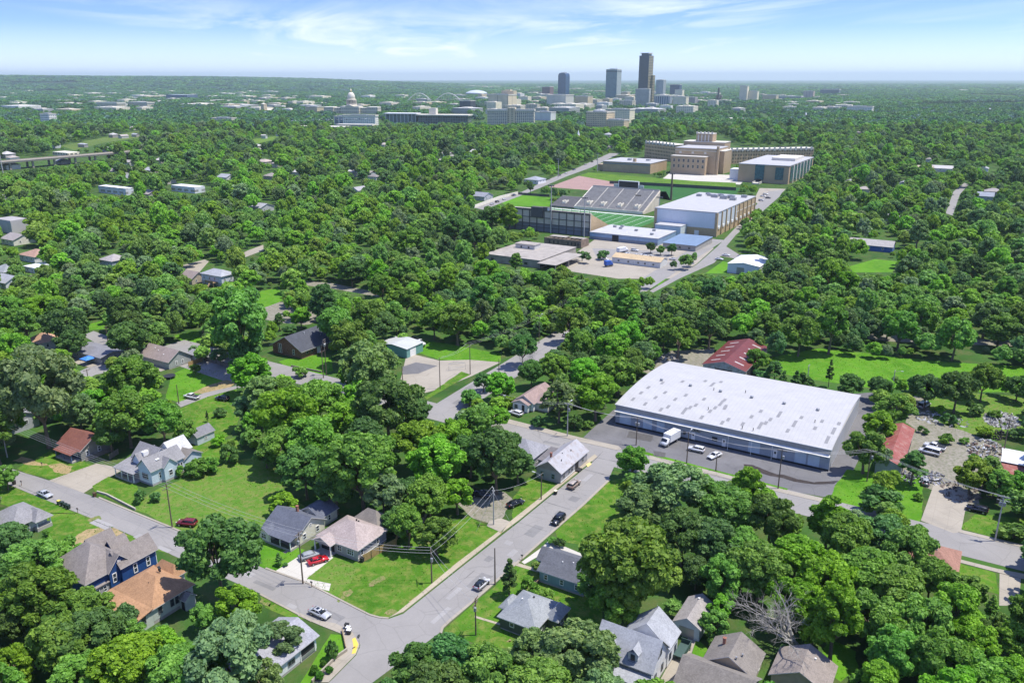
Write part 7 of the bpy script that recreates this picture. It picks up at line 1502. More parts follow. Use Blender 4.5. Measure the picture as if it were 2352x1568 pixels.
pole('a', (696, 1340), (690, 1222), "dark wooden utility pole at the edge of the white drive", 2, 1, rot=8); pole('b', (396, 1211), (391, 1110), "wooden utility pole on the dry lawn near the red vehicle", 2, 0, rot=5); pole('c', (17, 1050), (13, 964), "pale utility pole by the bungalow's bare front yard", 2, 1, grey=True); pole('d', (992, 1338), (1001, 1262), "short utility pole on the corner lawn beside the sidewalk", 1, 1, rot=40)
pole('e', (1137, 1342), (1137, 1258), "plain dark pole without arms by the silver hatchback", 0, name='plain_pole'); pole('f', (1093, 1458), (1092, 1373), "wooden utility pole in front of the dark green house", 2, 1, rot=10); pole('g', (1134, 1205), (1134, 1120), "pale utility pole with many stays at the gravel drive", 2, 0, grey=True, rot=45); pole('h', (1243, 1147), (1243, 1088), "street lamp pole on the lawn by the long grey house", 0, 0, 1, name='street_lamp', rot=180)
pole('i', (1303, 1002), (1310, 925), "utility pole with lamp at the crossing opposite the warehouse lot", 1, 1, 1, grey=True, rot=90); pole('j', (1461, 1022), (1468, 958), "utility pole with transformers at the warehouse lot's corner", 1, 2, rot=90); pole('k', (1577, 1064), (1580, 992), "utility pole with lamp in front of the white box truck", 1, 0, 1, rot=90); pole('l', (1787, 1122), (1795, 1032), "tall utility pole near the puddle stains of the lot", 1, 1, rot=90); pole('m', (1644, 1081), (1647, 1044), "thin short sign pole between street and lot", 0, name='sign_pole', hmax=6); pole('n', (1991, 1105), (1999, 1032), "utility pole on the grass beyond the warehouse", 1, 1, rot=90); pole('o', (2285, 1242), (2298, 1138), "tall grey utility pole with transformers at the right hand roadside", 2, 2, grey=True, rot=90); pole('p', (2300, 1062), (2313, 962), "utility pole standing between scrap heaps", 1, 0, 1, rot=60)
pole('q', (1011, 893), (1012, 821), "bare pole on the near corner of the concrete yard", 0, name='plain_pole'); pole('r', (1080, 860), (1083, 788), "utility pole beside the concrete yard's street side", 1, 0, rot=90); pole('s', (1146, 857), (1146, 824), "short dark pole across the street from the concrete yard", 0, name='plain_pole'); pole('t', (743, 868), (744, 806), "utility pole on the verge before the black roofed building", 1, 0, rot=0); pole('u', (750, 862), (757, 776), "double utility pole carrying a bank of transformers", 2, 3, rot=20); pole('v', (925, 884), (925, 840), "slim pole beside the broad spreading tree", 0, name='plain_pole'); pole('w', (1238, 788), (1240, 724), "utility pole with lamp beside the street into the wood", 1, 0, 1, rot=90); pole('x', (209, 909), (206, 848), "utility pole left of the leafy green tree", 1, 0); pole('y', (411, 927), (409, 883), "thin pole at the end of the back drive", 0, name='plain_pole'); pole('z', (1330, 735), (1326, 668), "wooden pole carrying wires over the treetops", 1, 0, rot=90)
pole('aa', (1145, 950), (1144, 905), "pole beside the bushes by the white cottage", 0, 0, 1, name='street_lamp'); pole('ab', (248, 785), (249, 748), "pole with two crossarms among the left woods", 2, 0); pole('ac', (1855, 868), (1862, 838), "pale metal pole with a box behind the warehouse", 1, 0, grey=True); pole('ad', (2050, 890), (2056, 850), "lamp pole with twin heads by the meadow trees", 1, 0, 1, grey=True)
for k, (b_, t_, lab) in enumerate((((1341, 545), (1347, 453), "tall floodlight mast behind the near grandstand"), ((1265, 535), (1267, 425), "very tall grey floodlight mast in front of the grandstand wall"), ((1541, 460), (1543, 398), "dark lattice floodlight mast beside the gymnasium"), ((1282, 408), (1283, 365), "thin floodlight mast by the clay courts"), ((1553, 380), (1558, 360), "small mast in front of the school"), ((1512, 510), (1513, 452), "thin mast on the gymnasium side of the turf"), ((1372, 394), (1374, 352), "pale mast behind the scoreboard"))):
    e = pole('st%d' % k, b_, t_, lab, 0, name='floodlight_mast', grey=k != 2, hmax=45, fat=(2.6, 2.6, 6, 2.2, 2.2, 2.2, 2.2)[k]); zt = POLES['st%d' % k][0].z
    MB().box(-2.4, -.15, zt - .9, 2.4, .15, zt - .75).box(-2.4, -.15, zt - .1, 2.4, .15, zt + .05).build('lamp_rack', M_GREYM, e)
    for q in range(4): MB().box(-2.2 + q * 1.2, -.4, zt - .7, -1.5 + q * 1.2, -.1, zt - .2).build('floodlight', M_TRIMB, e)
    e['category'] = 'floodlight mast'
pole('mast', (8, 403), (4, 345), "tall grey mast beside the elevated highway", 0, name='radio_mast', grey=True, hmax=45, fat=3.5)
def span(a, b, label, n=3, sag=0.9, zo=0.0):
    A, ra = POLES[a]; B, rb2 = POLES[b]; e = empty('overhead_wires', tuple(A.lerp(B, .5) - Vector((0, 0, sag))), label=label, cat='wires', group='overhead wires between the poles'); o = e.location
    for k in range(n):
        y = (-1.1 + 2.2 * k / max(1, n - 1)); pa = A + Vector((-math.sin(ra) * y, math.cos(ra) * y, -.1 - zo)); pb = B + Vector((-math.sin(rb2) * y, math.cos(rb2) * y, -.1 - zo))
        pts_ = [pa.lerp(pb, i / 10) - Vector((0, 0, sag * 4 * (i / 10) * (1 - i / 10))) - Vector(o) for i in range(11)]
        MB().tube(pts_, 0.026 if A.y < 260 else 0.014, 4).build('wire', M_WIRE, e)
for a, b, lab, n in (('c', 'b', "overhead wires crossing in front of the pale blue gabled house", 4), ('b', 'a', "overhead wires above the dry lawn", 3), ('a', 'd', "overhead wires above the corner lot", 3), ('d', 'g', "overhead wires along the main street sidewalk", 2), ('d', 'f', "overhead wires crossing the main street", 2), ('i', 'j', "overhead wires between the crossing and warehouse lot", 3), ('j', 'k', "overhead wires before the warehouse's left bays", 3), ('k', 'l', "overhead wires before the warehouse's middle", 3), ('l', 'n', "overhead wires past the warehouse's near corner", 3), ('n', 'o', "overhead wires above the domed bush", 3), ('r', 'w', "overhead wires rising along the street into the wood", 3), ('w', 'z', "overhead wires over the treetops by the far street", 3), ('q', 'r', "overhead wires beside the concrete yard", 2), ('t', 'u', "short wires between the two poles before the brick building", 2), ('g', 'h', "wires from the pale stayed pole to the street lamp", 1), ('i', 'aa', "overhead wires by the white cottage", 2)): span(a, b, lab, n)
A, _ = POLES['g']
e = empty('guy_wires', tuple(A), label="stay wires of the pale pole by the gravel drive", cat='wires'); 
for x, y in ((-4, -3), (-3, 2), (5, -2.5)): MB().tube([(0, 0, -1.2), (x, y, -A.z)], .025, 4).build('wire', M_WIRE, e)

def bin_(label, px, ang, col, lid=None, group=None):
    p = G(*px); e = empty('rubbish_bin', (p.x, p.y, 0.05), GA + R_(ang), label=label, cat='bin', group=group); m_ = paint(col, 0.6, 0.08)
    MB().box(-.32, -.3, .05, .32, .3, 1.0, taper=(-.05, -.05, -.05, -.05)).build('body', m_, e); MB().box(-.42, -.38, 1.0, .42, .38, 1.08).box(-.45, -.3, .98, -.4, .3, 1.04).build('lid', paint(lid, 0.6, 0.08) if lid else m_, e)
    for s in (-.25, .25): MB().tube([(-.3, s - .03, .12), (-.3, s + .03, .12)], .12, 10).build('wheel', M_TYRE, e)
bin_("green bin with yellow lid, first of the kerbside bins across from the drive", (136, 1158), 10, (0.05, 0.08, 0.05), (0.55, 0.5, 0.1))
for k, (x, y) in enumerate(((144, 1161), (151, 1165), (158, 1168))): bin_("dark green wheeled bin in the kerbside row across from the drive", (x, y), 10, (0.025, 0.045, 0.035), group="dark bins in the kerbside row")
bin_("brown wheeled bin at the kerb below the stone edged lawn", (218, 1140), 0, (0.10, 0.06, 0.035)); bin_("dark bin at the end of the bare yard kerb", (33, 1112), 0, (0.04, 0.035, 0.03)); bin_("black bin with cream lid on the sidewalk by the tan crossover", (1276, 1135), 90, (0.02, 0.02, 0.02), (0.7, 0.65, 0.45)); bin_("black bin on the sidewalk behind the two white ones", (797, 1443), 20, (0.03, 0.03, 0.03))
for x, y in ((800, 1450), (802, 1456)): bin_("white lidded bin by the corner lawn fence", (x, y), 20, (0.06, 0.06, 0.06), (0.75, 0.75, 0.75), group="white lidded bins at the corner")
bin_("black wheeled bin beside the grey house fence", (832, 1290), 0, (0.03, 0.03, 0.03))
def mailbox(label, px, ang, col=(0.06, 0.06, 0.06)):
    p = G(*px); e = empty('mailbox', (p.x, p.y, 0), GA + R_(ang), label=label, cat='mailbox'); MB().box(-.05, -.05, 0, .05, .05, 1.1).build('post', M_WOOD, e); MB().prism([(-.26, -.1), (.26, -.1), (.26, .1), (-.26, .1)], 1.1, 1.3).tube([(-.26, 0, 1.3), (.26, 0, 1.3)], .1, 8).build('box', paint(col, 0.5), e); MB().box(.0, .1, 1.25, .03, .13, 1.5).build('flag', paint((0.5, 0.03, 0.03), 0.5), e)
mailbox("mailbox on a post by the short front walk of the teal house", (1199, 1286), 0); mailbox("mailbox at the kerb right of the row of dark bins", (179, 1178), 0); mailbox("mailbox at the kerb by the dark bin", (50, 1115), 0); mailbox("mailbox beside the sidewalk below the white drive", (716, 1348), 0); mailbox("mailbox in the yard of the red roofed bungalow", (97, 1072), 0)
def sign(label, px, kind):
    p = G(*px); e = empty('street_sign', (p.x, p.y, 0), GA + R_(0), label=label, cat='sign'); MB().tube([(0, 0, 0), (0, 0, 3.0)], .04, 6).build('post', M_GREYM, e)
    n = 8; mb = MB(); rr = .42; pts_ = [(rr * math.cos(math.pi / 8 + q * math.pi / 4), rr * math.sin(math.pi / 8 + q * math.pi / 4)) for q in range(8)]
    mb.v += [(-.06, x, 2.6 + z) for x, z in pts_] + [(-.09, x, 2.6 + z) for x, z in pts_]; mb.f += [tuple(range(8)), tuple(range(15, 7, -1))] + [(q, q + 8, (q + 1) % 8 + 8, (q + 1) % 8) for q in range(8)]; mb.m += [0] * 10; mb.build('sign_plate', paint((0.10, 0.10, 0.10) if kind == 'back' else (0.4, 0.02, 0.02), 0.5), e)
sign("street sign seen from behind at the warehouse corner", (1418, 1080), 'back'); sign("small dark sign post on the tactile corner kerb", (826, 1488), 'back')

# fences, walls, patio things
def fence(label, pts_px, h_=1.8, mat=None, name='wooden_fence', cat='fence', posts=True, th=.05, z=0):
    P_ = [G(*q) for q in pts_px]; o = P_[0]; e = empty(name, tuple(o), label=label, cat=cat)
    for a, b in zip(P_, P_[1:]):
        d = (b - a); L_ = d.length; u = d.normalized(); n = Vector((-u.y, u.x, 0)); mb = MB(); k = int(L_ / .16) if name == 'wooden_fence' and L_ < 60 else 1
        for i in range(k):
            s0, s1 = L_ * i / k + .006, L_ * (i + 1) / k - .006; hh_ = h_ * (1 - .02 * ((i * 7) % 3)) if k > 1 else h_
            q0, q1 = a + u * s0 - o, a + u * s1 - o
            mb.prism([(q0.x, q0.y), (q1.x, q1.y), (q1.x + n.x * th, q1.y + n.y * th), (q0.x + n.x * th, q0.y + n.y * th)], 0, hh_)
        mb.build('boards' if name == 'wooden_fence' else 'panel', mat or M_WOOD, e)
        if posts:
            m2 = int(L_ / 2.6) + 1
            for i in range(m2 + 1): q = a + u * (L_ * i / m2) - o - n * .07; MB().box(q.x - .06, q.y - .06, 0, q.x + .06, q.y + .06, h_ + .05).build('fence_post', mat or M_WOOD, e)
    landmark(o, 'the ' + ' '.join(label.split()[:3])); return e
M_NEWF = paint((0.36, 0.25, 0.11), 0.85, 0.2, 2.0)
fence("new yellowish wooden privacy fence beside the grey house", [(834, 1290), (910, 1252), (912, 1238)], 1.8, M_NEWF); fence("weathered wooden fence in the shade of the yards", [(912, 1236), (975, 1200), (985, 1170)], 1.8, M_WOODG); fence("brown board fence by the long brown gabled house", [(433, 842), (465, 830)], 1.8, M_NEWF); fence("dark weathered fence behind the green back lawn", [(470, 828), (545, 850)], 1.8, M_WOODG); fence("grey board fence beside the bungalow", [(252, 1055), (272, 1042)], 1.6, M_WOODG)
M_STONE2 = paint((0.42, 0.38, 0.32), 0.9, 0.2, 1.0)
fence("low stone retaining wall along the front lawn of the gabled house", [(222, 1132), (244, 1138), (310, 1172)], 0.6, M_STONE2, 'retaining_wall', 'wall', False, .3); fence("concrete retaining wall beside the corner sidewalk", [(796, 1494), (770, 1512), (715, 1568)], 0.7, M_CONC, 'retaining_wall', 'wall', False, .3); fence("brown low wall along the corner lawn", [(785, 1450), (794, 1492)], 0.8, M_WOOD, 'garden_wall', 'wall', False, .12); fence("low brick wall before the black roofed building", [(668, 842), (738, 856)], 0.6, M_WOODG, 'garden_wall', 'wall', False, .3)
fence("chain link fence along the near side of the concrete yard", [(965, 912), (1058, 862)], 1.6, paint((0.20, 0.20, 0.19), 0.6), 'metal_fence', 'fence', True, .01) if False else None
fence("stone wall with pillars along the street by the green playing field", [(1090, 478), (1150, 456), (1190, 446)], 2.4, M_CREAM, 'boundary_wall', 'wall', False, .4); fence("dark fence around the playing field", [(1190, 447), (1262, 452)], 2.0, M_SDARK, 'metal_fence', 'fence', True, .06); fence("dark fence along the far turf", [(1400, 422), (1520, 428), (1690, 438)], 3.0, M_SDARK, 'metal_fence', 'fence', True, .06)
fence("black iron fence by the grey hip roofed house walk", [(118, 1178), (172, 1180)], .16, M_BLACKM, 'iron_fence', 'fence', True, .02)
p = G(290, 868) ; e = empty('trampoline', (G(390, 868).x, G(390, 868).y, 0), label="round black trampoline on the green back lawn", cat='trampoline'); MB().lathe([(2.0, .85), (2.05, .95), (1.9, .97), (.01, .93)], 24).build('mat', M_TRIMB, e)
for k in range(6): a = k * math.pi / 3; MB().tube([(1.95 * math.cos(a), 1.95 * math.sin(a), 0), (1.95 * math.cos(a), 1.95 * math.sin(a), .9)], .04, 6).build('leg', M_GREYM, e)
p = G(204, 836); e = empty('canopy_tent', tuple(p), GA, label="bright blue canopy tent on the patio of the low grey house", cat='canopy'); mb = MB(); roof_solid(mb, -2, -2, 2, 2, 2.3, 'hip', .9, .1, .03); mb.build('cover', paint((0.06, 0.22, 0.62), 0.6), e)
for x, y in ((-1.9, -1.9), (1.9, -1.9), (-1.9, 1.9), (1.9, 1.9)): MB().tube([(x, y, 0), (x, y, 2.3)], .03, 6).build('leg', M_GREYM, e)
p = G(1050, 850); e = empty('gate_frame', tuple(p), GA + R_(45), label="open steel gate frame on the concrete yard", cat='gate'); MB().tube([(-3, 0, 0), (-3, 0, 2.6), (3, 0, 2.6), (3, 0, 0)], .06, 6).tube([(-3, 0, 2.6), (-1, 2.5, 2.4), (3, 0, 2.6)], .05, 5).build('frame', M_GREYM, e); MB().tube([(-3, 0, 1.2), (3, 0, 1.2)], .04, 5).tube([(-3, 0, .3), (3, 2.4, .3)], .04, 5).build('rail', M_GREYM, e)
# scrap heaps
rs = random.Random(21)
def heap(label, px, n, rad, hgt_, cols, name='scrap_heap'):
    p = G(*px); e = empty(name, tuple(p), rs.uniform(0, 6), label=label, cat='scrap heap'); ms = [paint(c, 0.6, 0.2) for c in cols]; mb = MB()
    for k in range(n):
        a, r_ = rs.uniform(0, 6.28), rad * math.sqrt(rs.random()); z = max(0, hgt_ * (1 - (r_ / rad) ** 1.5)) * rs.uniform(.3, 1.0); c = Vector((r_ * math.cos(a) * 1.5, r_ * math.sin(a), z))
        u = Vector((rs.gauss(0, 1), rs.gauss(0, 1), rs.gauss(0, .5))).normalized(); v = u.orthogonal().normalized(); w_ = u.cross(v); l, b, t_ = rs.uniform(.4, 1.5), rs.uniform(.2, .7), rs.uniform(.05, .3)
        i = len(mb.v)
        for sx_, sy_, sz_ in ((-1, -1, -1), (1, -1, -1), (1, 1, -1), (-1, 1, -1), (-1, -1, 1), (1, -1, 1), (1, 1, 1), (-1, 1, 1)): mb.v.append(tuple(c + u * l * .5 * sx_ + v * b * .5 * sy_ + w_ * t_ * .5 * sz_))
        for q in ((3, 2, 1, 0), (4, 5, 6, 7), (0, 1, 5, 4), (1, 2, 6, 5), (2, 3, 7, 6), (3, 0, 4, 7)): mb.f.append(tuple(i + s for s in q)); mb.m.append(k % len(ms))
    o = mb.build('debris', ms, e); o['kind'] = 'stuff'; landmark(p, 'the ' + ' '.join(label.split()[:4]))
heap("pale rubble heap of broken white scrap on the rough grass", (2302, 965), 300, 5.0, 1.3, [(0.36, 0.35, 0.33), (0.28, 0.27, 0.26), (0.16, 0.15, 0.14), (0.46, 0.45, 0.44)]); heap("mixed scrap metal pile near the rusty machines", (2262, 1030), 130, 5.0, 1.4, [(0.6, 0.6, 0.6), (0.25, 0.24, 0.24), (0.12, 0.12, 0.12), (0.3, 0.2, 0.15)]); heap("grey scrap strewn along the bushes at the yard's far side", (2150, 960), 120, 6.0, 1.0, [(0.5, 0.5, 0.5), (0.3, 0.3, 0.3), (0.15, 0.15, 0.16)]); heap("scrap parts piled along the end of the red shed", (2118, 1095), 110, 4.5, 1.2, [(0.6, 0.6, 0.62), (0.2, 0.2, 0.25), (0.12, 0.12, 0.14)]); heap("black machinery wreck beside the utility pole", (2290, 1000), 50, 2.6, 1.8, [(0.02, 0.02, 0.02), (0.04, 0.04, 0.045)], 'machine_wreck'); heap("rubble of branches at the scrap yard gate", (2215, 1128), 90, 5.0, .7, [(0.18, 0.14, 0.11), (0.25, 0.2, 0.16), (0.1, 0.08, 0.07)]); heap("light debris on the gravel behind the red barn's yard", (1525, 822), 60, 5.0, .5, [(0.4, 0.35, 0.28), (0.5, 0.45, 0.38)])
car('van', "small white trailer van at the gravel's far end by trees", (2122, 935), 70, WHITE_C, cat='van')
# clipped shrubs and ornamental plants at the corner bungalow
for k, (x, y, w_, lab) in enumerate(((722, 1545, 26, "clipped round bush nearest the bungalow's side window"), (735, 1560, 26, "clipped round bush nearest the photo's lower edge"), (756, 1545, 22, "clipped round bush in the middle of the corner lawn"), (743, 1528, 17, "smallest clipped round bush by the flower bed"))):
    p = G(x, y); r_ = w_ * P(p.x, p.y, 0)[2] / FPX / 2; e = empty('clipped_bush', tuple(p), k, label=lab, cat='bush'); LATE_BUSH = globals().setdefault('LATE_BUSHES', []); LATE_BUSH.append((e, r_))
# ================================================================ trees
def leaf_mat(name="foliage", trans=0.34, col=None):
    m, t, out = mat_nodes(name)
    oi = t.new('ShaderNodeObjectInfo')
    at = t.new('ShaderNodeAttribute', attribute_name='tone')
    rnd = oi.outputs['Random']
    base = oi.outputs['Color']
    if col:
        base = t.new('ShaderNodeRGB').outputs[0]; base.default_value = (*col, 1)
    hsv = t.new('ShaderNodeHueSaturation', {'Hue': t.math('ADD', 0.5, t.math('MULTIPLY', t.math('SUBTRACT', rnd, 0.66), 0.032)),
                'Saturation': 1.0, 'Value': t.math('ADD', 0.82, t.math('MULTIPLY', rnd, 0.36)), 'Color': base})
    tone = at.outputs['Fac']
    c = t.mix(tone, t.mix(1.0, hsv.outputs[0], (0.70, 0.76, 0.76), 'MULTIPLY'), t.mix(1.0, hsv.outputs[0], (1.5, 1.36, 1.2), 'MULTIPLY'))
    d = t.new('ShaderNodeBsdfPrincipled', {'Base Color': c, 'Roughness': 0.55, 'Specular IOR Level': 0.22})
    tr = t.new('ShaderNodeBsdfTranslucent', {'Color': t.mix(1.0, c, (1.1, 1.25, 0.5), 'MULTIPLY')})
    ms = t.new('ShaderNodeMixShader', {0: trans, 1: d.outputs[0], 2: tr.outputs[0]})
    t.l.new(ms.outputs[0], out.inputs[0])
    return m
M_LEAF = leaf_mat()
M_BARK = paint((0.16, 0.125, 0.09), 0.9, 0.25, 2.0)
M_DEAD = paint((0.30, 0.285, 0.255), 0.9, 0.2, 2.0)
M_TWIG = paint((0.28, 0.22, 0.20), 0.9, 0.2, 2.0)

def leaf_crown(name, seed, rx, rz, zc, lobes, quads, leaf, flat=0.0, cone=0.0, lobe_r=(0.26, 0.40), core=True, droop=0.0):
    """a crown of unit tree: leaf clumps on the skin of many lobes spread through the crown's volume"""
    rg = np.random.default_rng(seed)
    cs = []; rs = []
    # lobes: golden-spiral over an ellipsoid, jittered, plus some inside
    for i in range(lobes):
        f = (i + 0.5) / lobes
        zz = 1 - 1.72 * f                        # skip the very bottom
        a = i * 2.39996 + rg.normal() * 0.35
        rr = math.sqrt(max(0.0, 1 - zz * zz))
        k = rg.uniform(0.52, 0.98)
        rad = rg.uniform(*lobe_r)
        cone_k = 1 - cone * (zz * 0.5 + 0.5)
        cs.append((rr * k * math.cos(a) * rx * cone_k, rr * k * math.sin(a) * rx * cone_k, zc + zz * rz * rg.uniform(0.72, 0.95)))
        rs.append(rad * rx * (1 - 0.55 * cone * (zz * .5 + .5)))
    cs = np.array(cs); rs = np.array(rs)
    wts = rs ** 2; wts /= wts.sum()
    li = rg.choice(lobes, size=quads, p=wts)
    d = rg.normal(size=(quads, 3)); d /= np.linalg.norm(d, axis=1)[:, None]
    flip = (d[:, 2] < -0.35) & (rg.random(quads) < 0.8); d[flip, 2] *= -1
    # clumping inside each lobe: sub-clump bumps
    ph = rg.uniform(0, 6.28, size=(lobes, 3))
    bump = np.sin(d[:, 0] * 5.2 + ph[li, 0]) * np.sin(d[:, 1] * 5.2 + ph[li, 1]) * np.sin(d[:, 2] * 4.6 + ph[li, 2])
    r = rs[li] * (0.86 + 0.24 * bump + 0.22 * rg.random(quads) ** 2 - 0.14)
    p = cs[li] + d * r[:, None] * np.array([1, 1, 0.82])
    if droop: p[:, 2] -= droop * ((p[:, 0] ** 2 + p[:, 1] ** 2) / rx ** 2)
    n = d * 0.75 + rg.normal(size=(quads, 3)) * 0.55 + np.array([0, 0, 0.32])
    n /= np.linalg.norm(n, axis=1)[:, None]
    u = np.cross(n, rg.normal(size=(quads, 3))); u /= np.linalg.norm(u, axis=1)[:, None]
    v = np.cross(n, u)
    s = leaf * rg.uniform(0.45, 1.6, size=quads)[:, None]
    e = rg.uniform(0.55, 0.9, size=quads)[:, None]
    q = np.empty((quads, 4, 3))
    q[:, 0] = p - u * s; q[:, 1] = p + v * s * e + n * s * 0.12; q[:, 2] = p + u * s; q[:, 3] = p - v * s * e + n * s * 0.12
    verts = q.reshape(-1, 3); nf = quads
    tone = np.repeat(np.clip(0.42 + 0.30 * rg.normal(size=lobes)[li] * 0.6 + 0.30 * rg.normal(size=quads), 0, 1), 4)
    loops = np.arange(quads * 4); starts = np.arange(quads) * 4; tot = np.full(quads, 4)
    if core:  # opaque filler added inside the lobes to block light, in the darkest tone
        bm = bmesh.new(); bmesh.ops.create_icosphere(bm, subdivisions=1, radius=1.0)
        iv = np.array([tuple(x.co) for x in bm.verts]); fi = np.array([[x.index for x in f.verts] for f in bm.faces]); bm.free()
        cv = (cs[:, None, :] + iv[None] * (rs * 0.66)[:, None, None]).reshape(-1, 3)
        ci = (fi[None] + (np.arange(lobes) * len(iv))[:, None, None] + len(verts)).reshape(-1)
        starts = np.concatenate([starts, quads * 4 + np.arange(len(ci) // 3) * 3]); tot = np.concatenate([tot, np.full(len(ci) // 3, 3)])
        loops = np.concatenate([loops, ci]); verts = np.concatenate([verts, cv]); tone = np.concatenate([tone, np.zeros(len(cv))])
    me = bpy.data.meshes.new(name)
    me.vertices.add(len(verts)); me.vertices.foreach_set('co', verts.ravel())
    me.loops.add(len(loops)); me.loops.foreach_set('vertex_index', loops.astype(np.int32))
    me.polygons.add(len(starts)); me.polygons.foreach_set('loop_start', starts.astype(np.int32))
    at = me.attributes.new('tone', 'FLOAT', 'POINT'); at.data.foreach_set('value', tone.astype(np.float32))
    me.materials.append(M_LEAF); me.update(calc_edges=True); me.validate()
    return me, cs, rs

def trunk_mesh(name, seed, h, rx, cs, r0, mat=None, z0=0.0, nlimb=7):
    rg = random.Random(seed); mb = MB(); mb2 = mb
    fork = h * rg.uniform(0.26, 0.34)
    lean = (rg.uniform(-.3, .3), rg.uniform(-.3, .3))
    top = Vector((lean[0], lean[1], fork))
    mb.tube([(0, 0, z0 - 0.2), (lean[0] * .15, lean[1] * .15, z0 + h * 0.03), top * 0.6 + Vector((0, 0, 0)), top], [r0 * 1.5, r0 * 1.08, r0 * 0.85, r0 * 0.75], 8)
    order = sorted(range(len(cs)), key=lambda i: cs[i][2])
    for i in order[::max(1, len(order) // nlimb)]:
        c = Vector(cs[i]); mid = top.lerp(c, 0.5) + Vector((rg.uniform(-.5, .5), rg.uniform(-.5, .5), 0.3))
        mb.tube([top - Vector((0, 0, .3)), mid, c], [r0 * 0.5, r0 * 0.3, r0 * 0.1], 6, cap=False)
    return mb.mesh(name, [mat or M_BARK])

# unit trees: (crown mesh, trunk mesh, width, height); shapes differ in spread, lobes, height
PROTO = {}
def make_proto(key, seed, width, height, lobes, quads, leaf, base=0.24, r0=0.32, **k):
    rx = width / 2 * 0.80; rz = height * (1 - base) / 2 * 0.86; zc = height * base + height * (1 - base) / 2
    cm, cs, rs = leaf_crown('crown', seed, rx, rz, zc, lobes, quads, leaf, **k)
    tm = trunk_mesh('trunk', seed, height, rx, cs, r0)
    PROTO.setdefault(key, []).append((cm, tm, width, height))
for i in range(5): make_proto('oak', 10 + i, 14, 13.5 + (i % 3) * 0.9, 28 + 3 * i, 15000, 0.29, lobe_r=(0.22, 0.36))
for i in range(3): make_proto('round', 30 + i, 10, 11.5, 20 + 2 * i, 9500, 0.27, base=0.16, lobe_r=(0.26, 0.40))
for i in range(3): make_proto('tall', 40 + i, 9, 15, 24, 9500, 0.28, base=0.2, cone=0.3, lobe_r=(0.28, 0.42))
for i in range(2): make_proto('willowy', 50 + i, 12, 13, 36, 10000, 0.26, lobe_r=(0.14, 0.26), core=False, droop=1.2)
for i in range(2): make_proto('conifer', 60 + i, 6, 12, 22, 4200, 0.26, base=0.06, cone=0.85, r0=0.2, lobe_r=(0.26, 0.40))
for i in range(3): make_proto('shrub', 70 + i, 4, 3.0, 10, 1400, 0.24, base=0.0, r0=0.07, lobe_r=(0.3, 0.46))
for i in range(3): make_proto('mid_oak', 80 + i, 13, 12.5, 20, 5200, 0.44, lobe_r=(0.28, 0.44))
for i in range(2): make_proto('mid_tall', 90 + i, 10, 14, 16, 4200, 0.42, base=0.2, cone=0.2, lobe_r=(0.30, 0.46))

TONES = {'b': (0.168, 0.375, 0.030), 'g': (0.146, 0.308, 0.050), 'd': (0.098, 0.214, 0.056), 'k': (0.172, 0.282, 0.105), 'y': (0.20, 0.375, 0.05), 't': (0.05, 0.14, 0.05)}
TONEW = {'b': 'bright green', 'g': 'mid green', 'd': 'dark green', 'k': 'greyish green', 'y': 'yellowish green', 't': 'bluish dark green'}
TREES = []      # x, y, width, height, kind, tone, label, cat
def at_crown(cx, cy, W, hr):
    """stand a tree so that its crown is seen at a place of the photograph with a given width"""
    r = ray(cx, cy); L = math.sqrt(r[0] ** 2 + r[1] ** 2 + r[2] ** 2)
    zc = 0.60
    # height of the crown centre = zc * hr * width, width = W * depth / FPX (depth along the axis = t)
    t = CAM_H / (-r[2] + zc * hr * W / FPX)
    return r[0] * t, r[1] * t, W * t / FPX
def T(cx, cy, W, tone='g', kind='oak', hr=None, label=None, cat='tree'):
    hr = hr or {'oak': 0.95, 'round': 1.05, 'tall': 1.5, 'willowy': 1.0, 'conifer': 1.9, 'shrub': 0.7}[kind]
    x, y, wd = at_crown(cx, cy, W, hr)
    TREES.append([x, y, wd, wd * hr, kind, tone, label, cat])
    return TREES[-1]
# crowns as they stand in the photograph: x, y, width, tone, kind
# --- bottom-left block
T(28, 1235, 110, 'd'); T(70, 1290, 150, 'g', label='broad dense tree against the rear corner of the blue wooden house'); T(20, 1330, 130, 'd')
T(80, 1370, 190, 'g', label='large billowy tree below the brown roof of the blue house'); T(20, 1430, 120, 'd'); T(192, 1398, 140, 'g', 'round', label='round leafy tree in front of the orange shingle roof')
T(130, 1490, 170, 'g'); T(40, 1530, 110, 'b', 'round'); T(210, 1470, 170, 'd'); T(290, 1520, 190, 'b', label='bright green tree filling the yard below the orange roofed house')
T(170, 1560, 150, 'g'); T(372, 1478, 108, 'b', 'round'); T(395, 1540, 170, 'g'); T(292, 1462, 84, 'g', 'round')
T(500, 1275, 215, 'd', 'oak', 1.0, label='large dark tree leaning over the street corner of the orange roofed house')
T(545, 1385, 120, 'b', 'round', label='bright green small tree at the kerb below the large dark tree')
T(530, 1500, 250, 'k', 'oak', 0.9, label='huge pale leafed tree spreading over the white house with satellite dish')
T(455, 1550, 170, 'g'); T(600, 1560, 110, 'k', 'round'); T(640, 1460, 110, 'k', 'round'); T(155, 1265, 90, 'g', 'shrub'); T(110, 1250, 70, 'g', 'conifer', label='small pointed conifer beside the grey hip roofed house')
